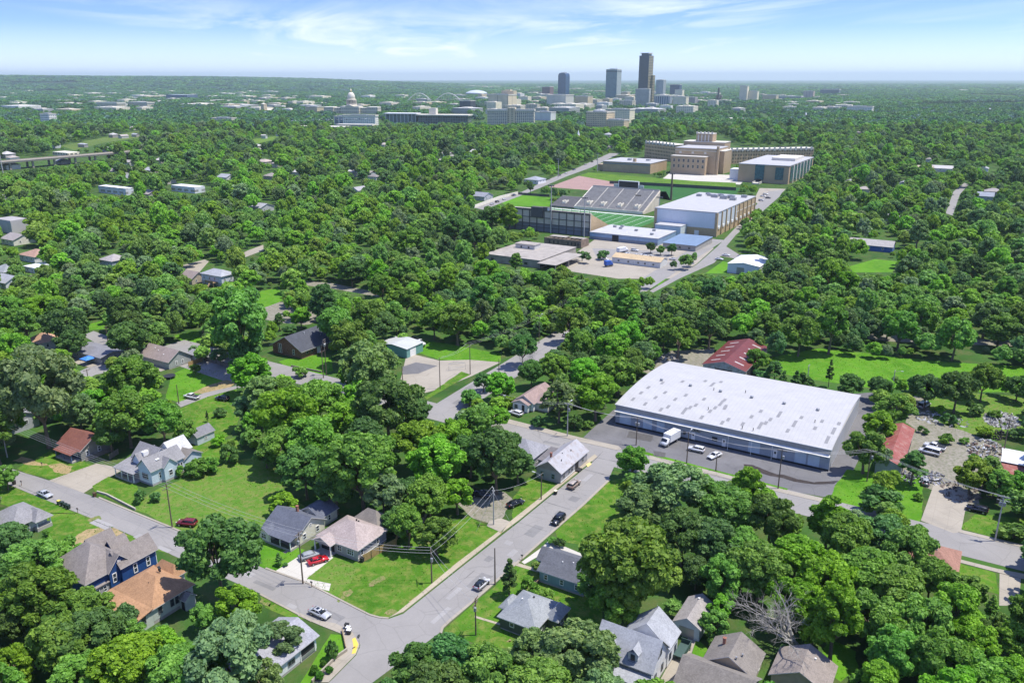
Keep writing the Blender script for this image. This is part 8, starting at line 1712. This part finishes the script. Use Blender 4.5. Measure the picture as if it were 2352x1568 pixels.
# --- bottom middle
T(950, 1535, 130, 'd', 'round'); T(1040, 1515, 150, 'd'); T(1120, 1545, 170, 'g'); T(1000, 1590, 190, 'd'); T(1225, 1500, 140, 'k', 'round'); T(1330, 1500, 210, 'k', 'oak', 0.9, label='pale speckled broad tree beside the white house with dormers'); T(1250, 1575, 190, 'g'); T(1380, 1585, 150, 'k')
T(1170, 1318, 66, 'd', 'conifer', 1.5, label='dark feathery conical tree between the two grey roofed houses'); T(1215, 1345, 55, 'g', 'shrub'); T(1255, 1362, 45, 'g', 'shrub'); T(1285, 1245, 30, 'd', 'shrub'); T(1268, 1240, 26, 'g', 'shrub')
# --- centre right wood
T(1450, 1290, 255, 'g', 'oak', 1.05, label='huge oak like tree overhanging the slate roofed teal house'); T(1420, 1385, 130, 'g', 'round'); T(1360, 1345, 80, 'g', 'round'); T(1480, 1160, 160, 'k'); T(1545, 1120, 190, 'k', 'oak', label='broad greyish tree nearest the warehouse lot at the street corner')
T(1453, 1058, 78, 'g', 'round', label='small bushy tree standing alone on the corner opposite the warehouse'); T(1680, 1165, 150, 'g'); T(1720, 1130, 100, 'b', 'tall'); T(1640, 1240, 150, 'd'); T(1770, 1195, 140, 'd'); T(1620, 1140, 120, 'g')
T(1570, 1230, 140, 'd'); T(1700, 1255, 140, 'g'); T(1745, 1310, 160, 'g'); T(1660, 1330, 120, 'g', 'round'); T(1830, 1270, 140, 'b'); T(1905, 1195, 100, 'b', 'tall'); T(1940, 1240, 150, 'g'); T(2030, 1225, 130, 'd', label='dark dense tree at the roadside left of the brown hip roof')
T(2090, 1270, 150, 'g'); T(1990, 1310, 170, 'g'); T(1900, 1330, 170, 'b'); T(2060, 1350, 160, 'g'); T(2140, 1330, 120, 'g'); T(1830, 1385, 140, 'b'); T(1920, 1420, 140, 'b', 'tall'); T(2010, 1420, 160, 'g'); T(2120, 1430, 170, 'g'); T(2200, 1390, 130, 'b', 'round')
T(2230, 1350, 90, 'g', 'round'); T(2060, 1500, 150, 'g'); T(2160, 1520, 170, 'g', 'oak'); T(2240, 1470, 130, 'b'); T(2250, 1550, 150, 'g'); T(2330, 1470, 110, 'y', 'round', label='yellowish round tree at the end of the grey driveway'); T(2340, 1550, 120, 'b'); T(2300, 1430, 60, 'g', 'round'); T(2020, 1560, 110, 'b')
T(1860, 1480, 110, 'd', 'round'); T(1790, 1490, 90, 'g', 'round'); T(1645, 1425, 80, 'g', 'round'); T(1655, 1395, 70, 'b', 'round'); T(1640, 1465, 40, 'g', 'shrub'); T(1870, 1440, 100, 'b', 'round'); T(1600, 1310, 90, 'd'); T(1980, 1560, 60, 'g', 'shrub'); T(1760, 1540, 40, 'g', 'shrub')
T(2350, 1400, 80, 'g', 'round'); T(2280, 1390, 50, 'g', 'conifer', 1.4); T(2330, 1215, 80, 'g', 'shrub', 0.5); T(2285, 1110, 60, 'd', 'round')
# --- big clump in the middle
T(600, 905, 110, 'k', 'tall', 1.3, label='tall pale tree rising behind the parked black utility vehicle'); T(575, 940, 80, 'k', 'round'); T(660, 960, 160, 'b'); T(730, 920, 130, 'g'); T(790, 960, 110, 'b', 'round', label='vivid green round tree on the near side of the two lane street'); T(640, 1020, 120, 'g'); T(720, 1010, 150, 'g')
T(845, 835, 165, 'k', 'oak', 1.0, label='broad spreading tree on the gravel by the teal garage'); T(890, 925, 175, 'd', 'oak', 1.0, label='large dark oak like tree at the corner of the crossing'); T(960, 950, 70, 'd', 'round'); T(840, 1000, 110, 'd'); T(700, 1075, 140, 'd'); T(830, 1075, 190, 'g', 'oak', 1.0, label='tall broad tree with a pale trunk behind the two houses'); T(770, 1120, 120, 'd'); T(880, 1130, 120, 'k')
T(650, 1150, 72, 'b', 'round', 0.9, label='small bushy tree at the lawn edge behind the dark blue grey roof'); T(960, 1010, 140, 'b'); T(1040, 1000, 110, 'b'); T(1000, 1065, 150, 'b', label='bright green tree in the middle of the wooded yards'); T(1140, 1050, 150, 'd', 'oak', 1.05, label='dark dense tree overhanging the long grey roofed house'); T(1080, 1040, 110, 'd'); T(1190, 1065, 80, 'd', 'round'); T(985, 1140, 140, 'g'); T(1050, 1130, 90, 'b', 'round'); T(1000, 1222, 105, 'g', 'round', 0.95, label='round lush tree on the corner lot lawn beside the wooden fence')
T(930, 1130, 90, 'd'); T(770, 1035, 120, 'g'); T(610, 1040, 60, 'd', 'round'); T(905, 1190, 70, 'd', 'round'); T(1100, 965, 60, 'b', 'round'); T(1160, 1010, 60, 'g', 'round'); T(575, 1000, 60, 'g', 'shrub'); T(690, 850, 40, 'g', 'shrub'); T(500, 1010, 36, 'b', 'shrub'); T(530, 1020, 32, 'g', 'shrub')
# --- left
T(90, 905, 215, 'k', 'oak', 1.05, label='massive olive green tree behind the dark red roofed bungalow'); T(180, 940, 90, 'k', 'round'); T(10, 860, 60, 'd'); T(300, 870, 130, 'g', 'oak', label='leafy green tree in front of the brown gabled house'); T(290, 950, 150, 'g'); T(370, 960, 130, 'g', 'oak', label='spreading tree above the grey multi gabled roof'); T(420, 985, 70, 'g', 'round'); T(250, 990, 90, 'd', 'round')
T(550, 750, 185, 'g', 'oak', 1.0, label='broad tree between the brown gabled house and black roofed house'); T(560, 815, 90, 'd', 'round'); T(290, 775, 110, 'd', 'oak', label='dark bushy tree behind the low flat house with blue canopy'); T(150, 745, 110, 'd'); T(160, 785, 70, 'd', 'round'); T(30, 800, 90, 'b'); T(40, 740, 80, 'g'); T(100, 700, 90, 'b'); T(20, 700, 70, 'g')
T(12, 1090, 60, 'g', 'round'); T(320, 1135, 38, 'd', 'shrub', 0.9); T(357, 1138, 30, 'd', 'shrub', 0.8); T(450, 1070, 60, 'g', 'shrub', 0.7); T(485, 1062, 55, 'g', 'shrub', 0.7); T(525, 1040, 60, 'd', 'shrub', 0.7); T(420, 1080, 40, 'g', 'shrub'); T(475, 952, 14, 'd', 'conifer', 2.2, label='slim vine covered post like tree on the lawn'); T(505, 945, 34, 'd', 'shrub', 0.6); T(640, 1278, 30, 'd', 'conifer', 1.3, label='small young tree on the front lawn beside white driveway'); T(655, 1295, 14, 'd', 'shrub'); T(448, 845, 30, 'g', 'round', 0.9); T(230, 880, 36, 'd', 'shrub', 0.9)
T(690, 725, 55, 'b', 'round', 1.0, label='small lime green tree standing alone beside the gravel yard'); T(740, 690, 85, 'd', 'tall'); T(640, 735, 32, 'd', 'tall', 1.4); T(665, 755, 34, 'd', 'shrub')
T(770, 745, 110, 'g'); T(850, 730, 110, 'g'); T(800, 785, 110, 'g'); T(880, 745, 90, 'd')
# --- between cross street and warehouse
T(1080, 910, 70, 'g', 'shrub', 0.6); T(1150, 880, 80, 'b', 'round'); T(1110, 870, 50, 'd', 'round'); T(1160, 915, 50, 'b', 'shrub'); T(1285, 910, 110, 'k', 'willowy', 1.0, label='wispy pale tree beside the white cottage with pinkish roof'); T(1370, 905, 105, 'b', 'round', label='bright round tree touching the warehouse corner'); T(1420, 850, 100, 'g', 'round'); T(1340, 850, 90, 'b'); T(1270, 840, 90, 'g'); T(1200, 800, 80, 'd'); T(1400, 800, 90, 'b'); T(1330, 790, 80, 'g'); T(1220, 855, 70, 'd'); T(1320, 965, 50, 'd', 'shrub'); T(1235, 965, 40, 'd', 'shrub'); T(1350, 972, 30, 'g', 'shrub')
T(1500, 805, 46, 'g', 'round'); T(1440, 770, 90, 'b'); T(1560, 760, 110, 'g', 'willowy'); T(1780, 845, 50, 'd', 'tall', 1.3); T(1740, 820, 60, 'g', 'round'); T(1750, 860, 40, 'd', 'shrub'); T(1800, 870, 40, 'd', 'conifer', 1.3); T(1830, 865, 40, 'd', 'conifer', 1.4); T(1850, 875, 50, 'd', 'shrub'); T(1908, 848, 28, 'd', 'conifer', 2.6, label='narrow dark tree standing out of the meadow'); T(1955, 880, 70, 'd', 'round'); T(2020, 890, 60, 'd'); T(2130, 895, 90, 'd'); T(2200, 890, 110, 'd'); T(2260, 875, 90, 'g'); T(2340, 885, 70, 'd')
T(2060, 930, 100, 'g', 'willowy', 0.9); T(2020, 970, 90, 'b', 'round', 0.95, label='bright round tree between warehouse and red roofed shed'); T(1990, 1030, 100, 'g', 'round'); T(2100, 1060, 75, 'd', 'tall', 1.3); T(2020, 1145, 105, 'd', 'shrub', 0.62, label='big domed bush on the grass beside the warehouse drive'); T(2235, 1085, 90, 'y', 'round'); T(2300, 1110, 80, 'g', 'round'); T(2340, 1110, 60, 'g', 'round'); T(2180, 960, 40, 'd', 'shrub', 0.7); T(2240, 935, 46, 'd', 'shrub', 0.7); T(2330, 1060, 40, 'd', 'shrub')
T(1495, 565, 26, 'd', 'round', 1.1); T(1518, 572, 24, 'g', 'round', 1.0); T(1543, 570, 26, 'd', 'round', 1.1); T(1185, 600, 44, 'g', 'tall', 1.3); T(1385, 582, 34, 'd', 'shrub'); T(1218, 428, 20, 'd', 'tall', 1.5)
T(1120, 620, 70, 'b', 'round'); T(1150, 645, 60, 'g'); T(1240, 640, 60, 'g'); T(1170, 490, 60, 'b', 'tall'); T(1130, 500, 70, 'd'); T(1090, 540, 80, 'd')
clear([(1700, 1400), (1740, 1360), (1790, 1345), (1850, 1365), (1885, 1410), (1870, 1450), (1800, 1480), (1730, 1450)])
TREES[:] = [t for t in TREES if not (t[7] == 'tree' and t[6] is None and abs(P(t[0], t[1], 6)[0] - 1790) < 75 and 1395 < P(t[0], t[1], 6)[1] < 1560)]
BARE = [(1790, 1420, 205, 1.0, M_DEAD, 'large bare grey dead tree between the brown roof and woods'), (1212, 828, 62, 1.1, M_DEAD, 'pale leafless tree beside the street beyond the crossing'), (1530, 688, 34, 1.2, M_TWIG, 'small purplish leafless tree by the far street')]
T(762, 1490, 34, 'd', 'shrub', 1.3, label='dark reddish topped shrub on the corner lawn')
for x, y, w_, tn in ((2175, 1005, 40, 'g'), (2262, 988, 44, 'b'), (2120, 985, 30, 'd'), (2215, 1010, 26, 'g'), (2330, 995, 40, 'd'), (2285, 950, 34, 'g'), (2160, 940, 36, 'b'), (2240, 1050, 30, 'g'), (2110, 1140, 26, 'g')): T(x, y, w_, tn, 'shrub', 0.6)
# ---------------------------------------------------------------- fill the woods, then stand every tree
rf = random.Random(77)
def inside(x, y, poly):
    c = False; n = len(poly); j = n - 1
    for i in range(n):
        xi, yi = poly[i]; xj, yj = poly[j]
        if (yi > y) != (yj > y) and x < (xj - xi) * (y - yi) / (yj - yi) + xi: c = not c
        j = i
    return c
CB = [(p, g, min(q[0] for q in p), max(q[0] for q in p), min(q[1] for q in p), max(q[1] for q in p)) for p, g in CLEAR]
def blocked(x, y, wd, ht, kbase=0.42, k=0.86):
    """would a tree here hide something the photograph shows?"""
    bx, by, bf = P(x, y, 0.0)
    cx, cy, cf = P(x, y, ht * kbase * 1.42)
    rx = wd / 2 * FPX / cf * k; ry = (ht * 0.40 * 0.92 + wd * 0.12) * FPX / cf * k
    pts = [(cx, cy), (bx, by)] + [(cx + rx * math.cos(a), cy + ry * math.sin(a)) for a in (0, .8, 1.57, 2.35, 3.14, 3.93, 4.71, 5.5)] + [(cx + .5 * rx * math.cos(a), cy + .5 * ry * math.sin(a)) for a in (0, 1.57, 3.14, 4.71)]
    x0, x1, y0, y1 = cx - rx, cx + rx, cy - ry, max(by, cy + ry)
    for p, g, a0, a1, b0, b1 in CB:
        if a1 < x0 or a0 > x1 or b1 < y0 or b0 > y1: continue
        if not g and by < b0 + 0.40 * (b1 - b0): 
            if not inside(bx, by, p): continue
        for q in pts:
            if inside(q[0], q[1], p): return True
    return False
HAND = len(TREES)
grid = {}
def near(x, y, wd, f=0.36):
    gx, gy = int(x // 20), int(y // 20)
    for i in (-1, 0, 1):
        for j in (-1, 0, 1):
            for (a, b, c_) in grid.get((gx + i, gy + j), ()):
                if (a - x) ** 2 + (b - y) ** 2 < (f * (wd + c_)) ** 2: return True
    return False
def put(x, y, wd): grid.setdefault((int(x // 20), int(y // 20)), []).append((x, y, wd))
for t in TREES: put(t[0], t[1], t[2])
def tone_at(x, y):
    n = mnoise.noise(Vector((x * 0.012, y * 0.012, 3.3))) + rf.gauss(0, 0.42)
    return 'd' if n < -0.45 else 'g' if n < 0.12 else 'k' if n < 0.30 and rf.random() < 0.5 else 'b' if n < 0.75 else 'y'
SIDE = []
for ring, (ya, yb, st) in enumerate(((60, 420, 5.6), (420, 900, 7.6), (900, 1700, 11))):
    y = ya
    while y < yb:
        half = y * 0.82 + 110; x = -half
        while x < half:
            px = x + rf.uniform(-.5, .5) * st; py = y + rf.uniform(-.5, .5) * st
            wd = rf.choice((6.5, 8, 9.5, 11, 12.5, 14.5, 17)) * rf.uniform(0.85, 1.12) * (1.0, 1.16, 1.3)[ring]
            kind = rf.choice(('oak', 'oak', 'oak', 'round', 'round', 'tall', 'willowy') if ring == 0 else ('oak', 'oak', 'round', 'tall'))
            ht = wd * {'oak': 0.95, 'round': 1.02, 'tall': 1.4, 'willowy': 1.0}[kind]
            if kind == 'tall': wd *= 0.8; ht *= 0.85
            ok = False
            for sc in (1.0, 0.72, 0.5):
                if not near(px, py, wd * sc, (0.33, 0.39, 0.42)[ring]) and not blocked(px, py, wd * sc, ht * sc): ok = True; break
            if ok:
                b = P(px, py, ht * .5)
                if b[2] > 5:
                    put(px, py, wd * sc)
                    rec = [px, py, wd * sc, ht * sc, kind, tone_at(px, py), None, 'tree']
                    seen = -50 < b[0] < 2402 and P(px, py, ht * sc)[1] < 1580
                    (TREES if seen else SIDE).append(rec)
            x += st
        y += st
# ---- which are tall enough in the picture to be things of their own
def appar(t): return t[2] * t[3] / (t[0] ** 2 + t[1] ** 2 + (CAM_H - 5) ** 2)
shr = [t for t in TREES if t[4] == 'shrub']; big = [t for t in TREES if t[4] != 'shrub']
hand = [t for t in TREES[:HAND] if t[4] != 'shrub']
rest = sorted((t for t in TREES[HAND:] if t[4] != 'shrub'), key=appar, reverse=True)
NMAX = 296
ones = hand + rest[:max(0, NMAX - len(hand))]
mass = rest[max(0, NMAX - len(hand)):] + SIDE

def describe(t, used):
    x, y, wd, ht, kind, tone = t[:6]
    size = 'huge' if wd > 17 else 'large' if wd > 13.5 else 'medium' if wd > 9.5 else 'small'
    shp = {'oak': 'broad', 'round': 'rounded', 'tall': 'upright', 'willowy': 'wispy', 'conifer': 'pointed', 'shrub': 'low'}[kind]
    lm = sorted(LANDMARKS, key=lambda q: (q[0] - x) ** 2 + (q[1] - y) ** 2)[:6]
    noun = 'bush' if kind == 'shrub' else 'conifer' if kind == 'conifer' else 'tree'
    bx, by, bf = P(x, y, 0)
    for q in lm:
        lx, ly, lf = P(q[0], q[1], 0)
        dx = (bx - lx) / max(1, lf) * lf; dz = bf - lf
        lat = abs(x - q[0]); rel = 'beside' if math.hypot(x - q[0], y - q[1]) < 13 else ('beyond' if dz > 0 else 'on the near side of') if abs(y - q[1]) > lat else ('to the left of' if x < q[0] else 'to the right of')
        for dist in ('', 'well '):
            if rel == 'beside' and dist: continue
            if (dist == '') != (math.hypot(x - q[0], y - q[1]) < 45) and rel != 'beside': continue
            s = f"{size} {shp} {TONEW[tone]} {noun} {dist}{rel} {q[2]}"
            if s not in used and len(s.split()) < 17: return s, q
    q = lm[0]
    lx, ly, lf = P(q[0], q[1], 0)
    return s, q
def stand(t, name, used, protos=None):
    x, y, wd, ht, kind, tone, label, cat = t
    cm, tm, pw, ph = rf.choice(PROTO[kind]) if protos is None else protos
    s, q = describe(t, used)
    label = label or s
    e = empty(name, (x, y, 0), rf.uniform(0, 6.28), label=label, cat='bush' if kind == 'shrub' else cat)
    u = rf.uniform(.86, 1.16) if label is None or kind != 'conifer' else 1
    e.scale = (wd / pw * u, wd / pw / u, ht / ph * rf.uniform(.92, 1.1))
    e['group'] = ('bushes' if kind == 'shrub' else 'trees') + ' around ' + q[2]
    used.setdefault(label, []).append(e)
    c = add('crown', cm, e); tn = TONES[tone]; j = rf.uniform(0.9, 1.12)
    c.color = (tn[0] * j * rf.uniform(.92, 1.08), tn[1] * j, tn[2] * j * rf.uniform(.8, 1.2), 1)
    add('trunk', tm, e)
    return e
used = {}
for t in sorted(ones, key=lambda t: t[6] is None):
    stand(t, 'conifer_tree' if t[4] == 'conifer' else 'broadleaf_tree', used)
for t in shr: stand(t, 'bush', used)

def bare_tree(px, py, W, hr, mat, label, seed):
    x, y, wd = at_crown(px, py, W, hr); ht = wd * hr
    if W > 150: ht = wd * 0.78
    rg = random.Random(seed); wood = MB(); twigs = MB()
    def grow(p, d, L, r, lv):
        n = 3 if lv < 4 else 2
        pts = [p]; dd = d.copy()
        for k in range(n):
            dd = (dd + Vector((rg.gauss(0, .13), rg.gauss(0, .13), rg.gauss(0.05, .10)))).normalized()
            pts.append(pts[-1] + dd * (L / n))
        (wood if lv < 2 else twigs).tube(pts, [r * (1 - 0.5 * i / n) for i in range(n + 1)], 6 if lv < 2 else 4, cap=False)
        if lv >= (6 if W > 150 else 5): return
        for b in range(4 if lv == 0 else 3):
            q = pts[rg.choice((1, 2, n) if lv else (2, n, n, n))]
            a = rg.uniform(0, 6.28); sp = rg.uniform(0.55, 1.05)
            u = dd.orthogonal().normalized(); v = dd.cross(u)
            nd = (dd + (u * math.cos(a) + v * math.sin(a)) * sp).normalized(); nd.z = max(nd.z, -0.05 if lv > 1 else 0.25); nd.normalize()
            grow(q, nd, L * rg.uniform(0.62, 0.85), r * 0.52, lv + 1)
    grow(Vector((0, 0, -0.2)), Vector((0.02, 0.02, 1)), ht * 0.30, wd * 0.028, 0)
    k = wd / (max(v[0] for v in twigs.v) - min(v[0] for v in twigs.v)); kz = ht / max(v[2] for v in twigs.v)
    ox, oy = ((max(v[i] for v in twigs.v) + min(v[i] for v in twigs.v)) / 2 for i in (0, 1))
    for q in (wood, twigs): q.v = [((v[0] - ox) * k, (v[1] - oy) * k, v[2] * kz) for v in q.v]
    e = empty('bare_tree', (x, y, 0), label=label, cat='tree')
    wood.build('trunk', mat, e); twigs.build('branches', mat, e)
    return e
for i, (px, py, W, hr, mt, lb) in enumerate(BARE): bare_tree(px, py, W, hr, mt, lb, 5 + i)

# ---- the woods too far off to count: one object
for i in range(3): make_proto('far', 110 + i, 20, 13, 14, 420, 1.7, base=0.0, lobe_r=(0.30, 0.46))
kinds = bpy.data.collections.new("woodland_kinds")
klist = []
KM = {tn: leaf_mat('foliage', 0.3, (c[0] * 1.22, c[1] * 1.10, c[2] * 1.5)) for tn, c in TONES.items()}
KF = {tn: leaf_mat('foliage', 0.2, (c[0] * .66, c[1] * .74, c[2] * 1.9)) for tn, c in TONES.items()}  # far crowns: distance haze put into the leaf colour, bluer and duller
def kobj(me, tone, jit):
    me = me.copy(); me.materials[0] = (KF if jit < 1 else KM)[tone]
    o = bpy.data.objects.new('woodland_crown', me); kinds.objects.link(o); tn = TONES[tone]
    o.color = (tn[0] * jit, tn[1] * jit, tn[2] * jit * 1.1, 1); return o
KEYS = {}
nk = 0
for key in ('mid_oak', 'mid_tall', 'far'):
    for (cm, tm, pw, ph) in PROTO[key]:
        for tone in 'bgdky':
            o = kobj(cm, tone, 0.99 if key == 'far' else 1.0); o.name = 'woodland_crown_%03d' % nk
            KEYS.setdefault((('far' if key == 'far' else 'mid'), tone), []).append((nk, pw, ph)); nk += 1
pts = []
def mp(x, y, wd, ht, kind, tone):
    i, pw, ph = rf.choice(KEYS[(kind, tone)])
    pts.append((x, y, hill_z(x, y), i, wd / pw, ht / ph, rf.uniform(0, 6.28)))
for t in mass: mp(t[0], t[1], t[2], t[3], 'mid', t[5] if t[5] in 'bgdky' else 'd')
FIELD_FAR = [p for p, g in CLEAR]
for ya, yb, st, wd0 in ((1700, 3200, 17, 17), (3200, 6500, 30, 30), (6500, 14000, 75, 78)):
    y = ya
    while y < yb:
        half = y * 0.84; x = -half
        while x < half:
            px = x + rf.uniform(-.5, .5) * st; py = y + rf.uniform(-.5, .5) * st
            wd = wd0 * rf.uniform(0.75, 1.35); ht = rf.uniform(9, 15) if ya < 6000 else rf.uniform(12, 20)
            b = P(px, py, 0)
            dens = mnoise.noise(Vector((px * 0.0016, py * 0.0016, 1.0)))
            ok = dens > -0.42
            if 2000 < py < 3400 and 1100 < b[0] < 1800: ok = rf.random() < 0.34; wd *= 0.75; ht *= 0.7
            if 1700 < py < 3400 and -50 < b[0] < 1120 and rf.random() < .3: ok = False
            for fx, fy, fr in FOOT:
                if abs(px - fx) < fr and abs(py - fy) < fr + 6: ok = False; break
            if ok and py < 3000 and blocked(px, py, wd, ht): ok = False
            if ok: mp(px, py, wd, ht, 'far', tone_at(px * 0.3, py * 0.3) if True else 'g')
            x += st
        y += st
me = bpy.data.meshes.new('woodland'); me.vertices.add(len(pts))
A = np.array(pts, dtype=np.float32)
me.vertices.foreach_set('co', A[:, :3].ravel().copy())
at = me.attributes.new('pick', 'INT', 'POINT'); at.data.foreach_set('value', A[:, 3].astype(np.int32))
at = me.attributes.new('size', 'FLOAT_VECTOR', 'POINT'); at.data.foreach_set('vector', np.stack([A[:, 4], A[:, 4], A[:, 5]], 1).ravel().copy())
at = me.attributes.new('turn', 'FLOAT', 'POINT'); at.data.foreach_set('value', A[:, 6].copy())
wood = add('woodland', me); wood['kind'] = 'stuff'
ng = bpy.data.node_groups.new('woodland_scatter', 'GeometryNodeTree')
ng.interface.new_socket('Geometry', in_out='INPUT', socket_type='NodeSocketGeometry')
ng.interface.new_socket('Geometry', in_out='OUTPUT', socket_type='NodeSocketGeometry')
g = NT(ng)
gi = g.new('NodeGroupInput'); go = g.new('NodeGroupOutput')
ci = g.new('GeometryNodeCollectionInfo', transform_space='ORIGINAL')
ci.inputs['Collection'].default_value = kinds; ci.inputs['Separate Children'].default_value = True; ci.inputs['Reset Children'].default_value = True
def named(n, ty): 
    nd = g.new('GeometryNodeInputNamedAttribute', data_type=ty); nd.inputs['Name'].default_value = n
    return nd.outputs['Attribute']
eul = g.new('ShaderNodeCombineXYZ'); g.l.new(named('turn', 'FLOAT'), eul.inputs[2])
ip = g.new('GeometryNodeInstanceOnPoints')
g.l.new(gi.outputs[0], ip.inputs['Points']); g.l.new(ci.outputs[0], ip.inputs['Instance']); ip.inputs['Pick Instance'].default_value = True
g.l.new(named('pick', 'INT'), ip.inputs['Instance Index']); g.l.new(eul.outputs[0], ip.inputs['Rotation']); g.l.new(named('size', 'FLOAT_VECTOR'), ip.inputs['Scale'])
g.l.new(ip.outputs[0], go.inputs[0])
wood.modifiers.new('scatter', 'NODES').node_group = ng
print('TREES', len(ones), 'hand', len(hand), 'mass', len(mass), 'points', len(pts), 'shrubs', len(shr), 'smallest', [round(math.sqrt(appar(t)) * 819, 1) for t in ones[-3:]])
dup = [k for k, v in used.items() if len(v) > 1]
print('shared labels', len(dup))

# ---- coarse grass and weeds on the lawns near the houses: one object
gv = []; gt = []; rg_ = np.random.default_rng(4)
for o in list(COL.objects):
    if o.get('kind') != 'structure' or o.name.split('.')[0] not in ('lawn', 'worn_verge', 'verge', 'meadow'): continue
    vs = [v.co for v in o.data.vertices]; x0, x1, y0, y1 = min(v.x for v in vs), max(v.x for v in vs), min(v.y for v in vs), max(v.y for v in vs)
    if y0 > 330 or (x1 - x0) * (y1 - y0) > 30000: continue
    poly = [(v.x, v.y) for v in vs]; n = int((x1 - x0) * (y1 - y0) * 3.2); zz = vs[0].z
    for x, y, t in zip(rg_.uniform(x0, x1, n), rg_.uniform(y0, y1, n), rg_.random(n)):
        d = mnoise.noise(Vector((x * .16, y * .16, 2.0))) + .6 * mnoise.noise(Vector((x * .6, y * .6, 5.0)))
        if d < t * 1.3 - .75 or not inside(x, y, poly): continue
        gv.append((x, y, zz)); gt.append(min(1, max(0, .5 + .35 * d + .25 * (t - .5))))
A_ = np.array(gv); n = len(A_); u = rg_.normal(size=(n, 3)); u[:, 2] *= .25; u /= np.linalg.norm(u, axis=1)[:, None]; hgt_ = rg_.uniform(.04, .13, n)[:, None]; s_ = rg_.uniform(.06, .17, n)[:, None]
up = np.array([0, 0, 1.0]) + rg_.normal(size=(n, 3)) * .5
Q = np.empty((n, 4, 3)); Q[:, 0] = A_ - u * s_; Q[:, 1] = A_ + u * s_; Q[:, 2] = A_ + u * s_ * .8 + up * hgt_; Q[:, 3] = A_ - u * s_ * .8 + up * hgt_
me = bpy.data.meshes.new('grass'); me.vertices.add(n * 4); me.vertices.foreach_set('co', Q.ravel()); me.loops.add(n * 4); me.loops.foreach_set('vertex_index', np.arange(n * 4, dtype=np.int32)); me.polygons.add(n); me.polygons.foreach_set('loop_start', np.arange(n, dtype=np.int32) * 4)
at = me.attributes.new('tone', 'FLOAT', 'POINT'); at.data.foreach_set('value', np.repeat(np.array(gt, dtype=np.float32), 4)); me.materials.append(leaf_mat('coarse_grass', .3, (.125, .25, .028))); me.update(calc_edges=True)
add('grass', me)['kind'] = 'stuff'
print('GRASS', n)
for i, (e, r_) in enumerate(LATE_BUSHES):
    cm_, _c, _r = leaf_crown('foliage', 400 + i, r_ * .55, r_ * .55, r_ * .85, 10, 2600, 0.09, lobe_r=(0.75, 0.85)); o = add('foliage', cm_, e); o.color = (0.05, 0.19, 0.02, 1)
# ================================================================ the air
m, t, out = mat_nodes("summer_haze")
pv = t.new('ShaderNodeVolumePrincipled', {'Color': (0.77, 0.95, 0.97, 1), 'Density': 0.000048, 'Anisotropy': 0.2})
t.l.new(pv.outputs[0], out.inputs['Volume'])
hzb = MB().box(-43000, -2500, -1.0, 43000, 43000, 320.0).build('haze', m); hzb['kind'] = 'stuff'
hzb.display_type = 'WIRE'
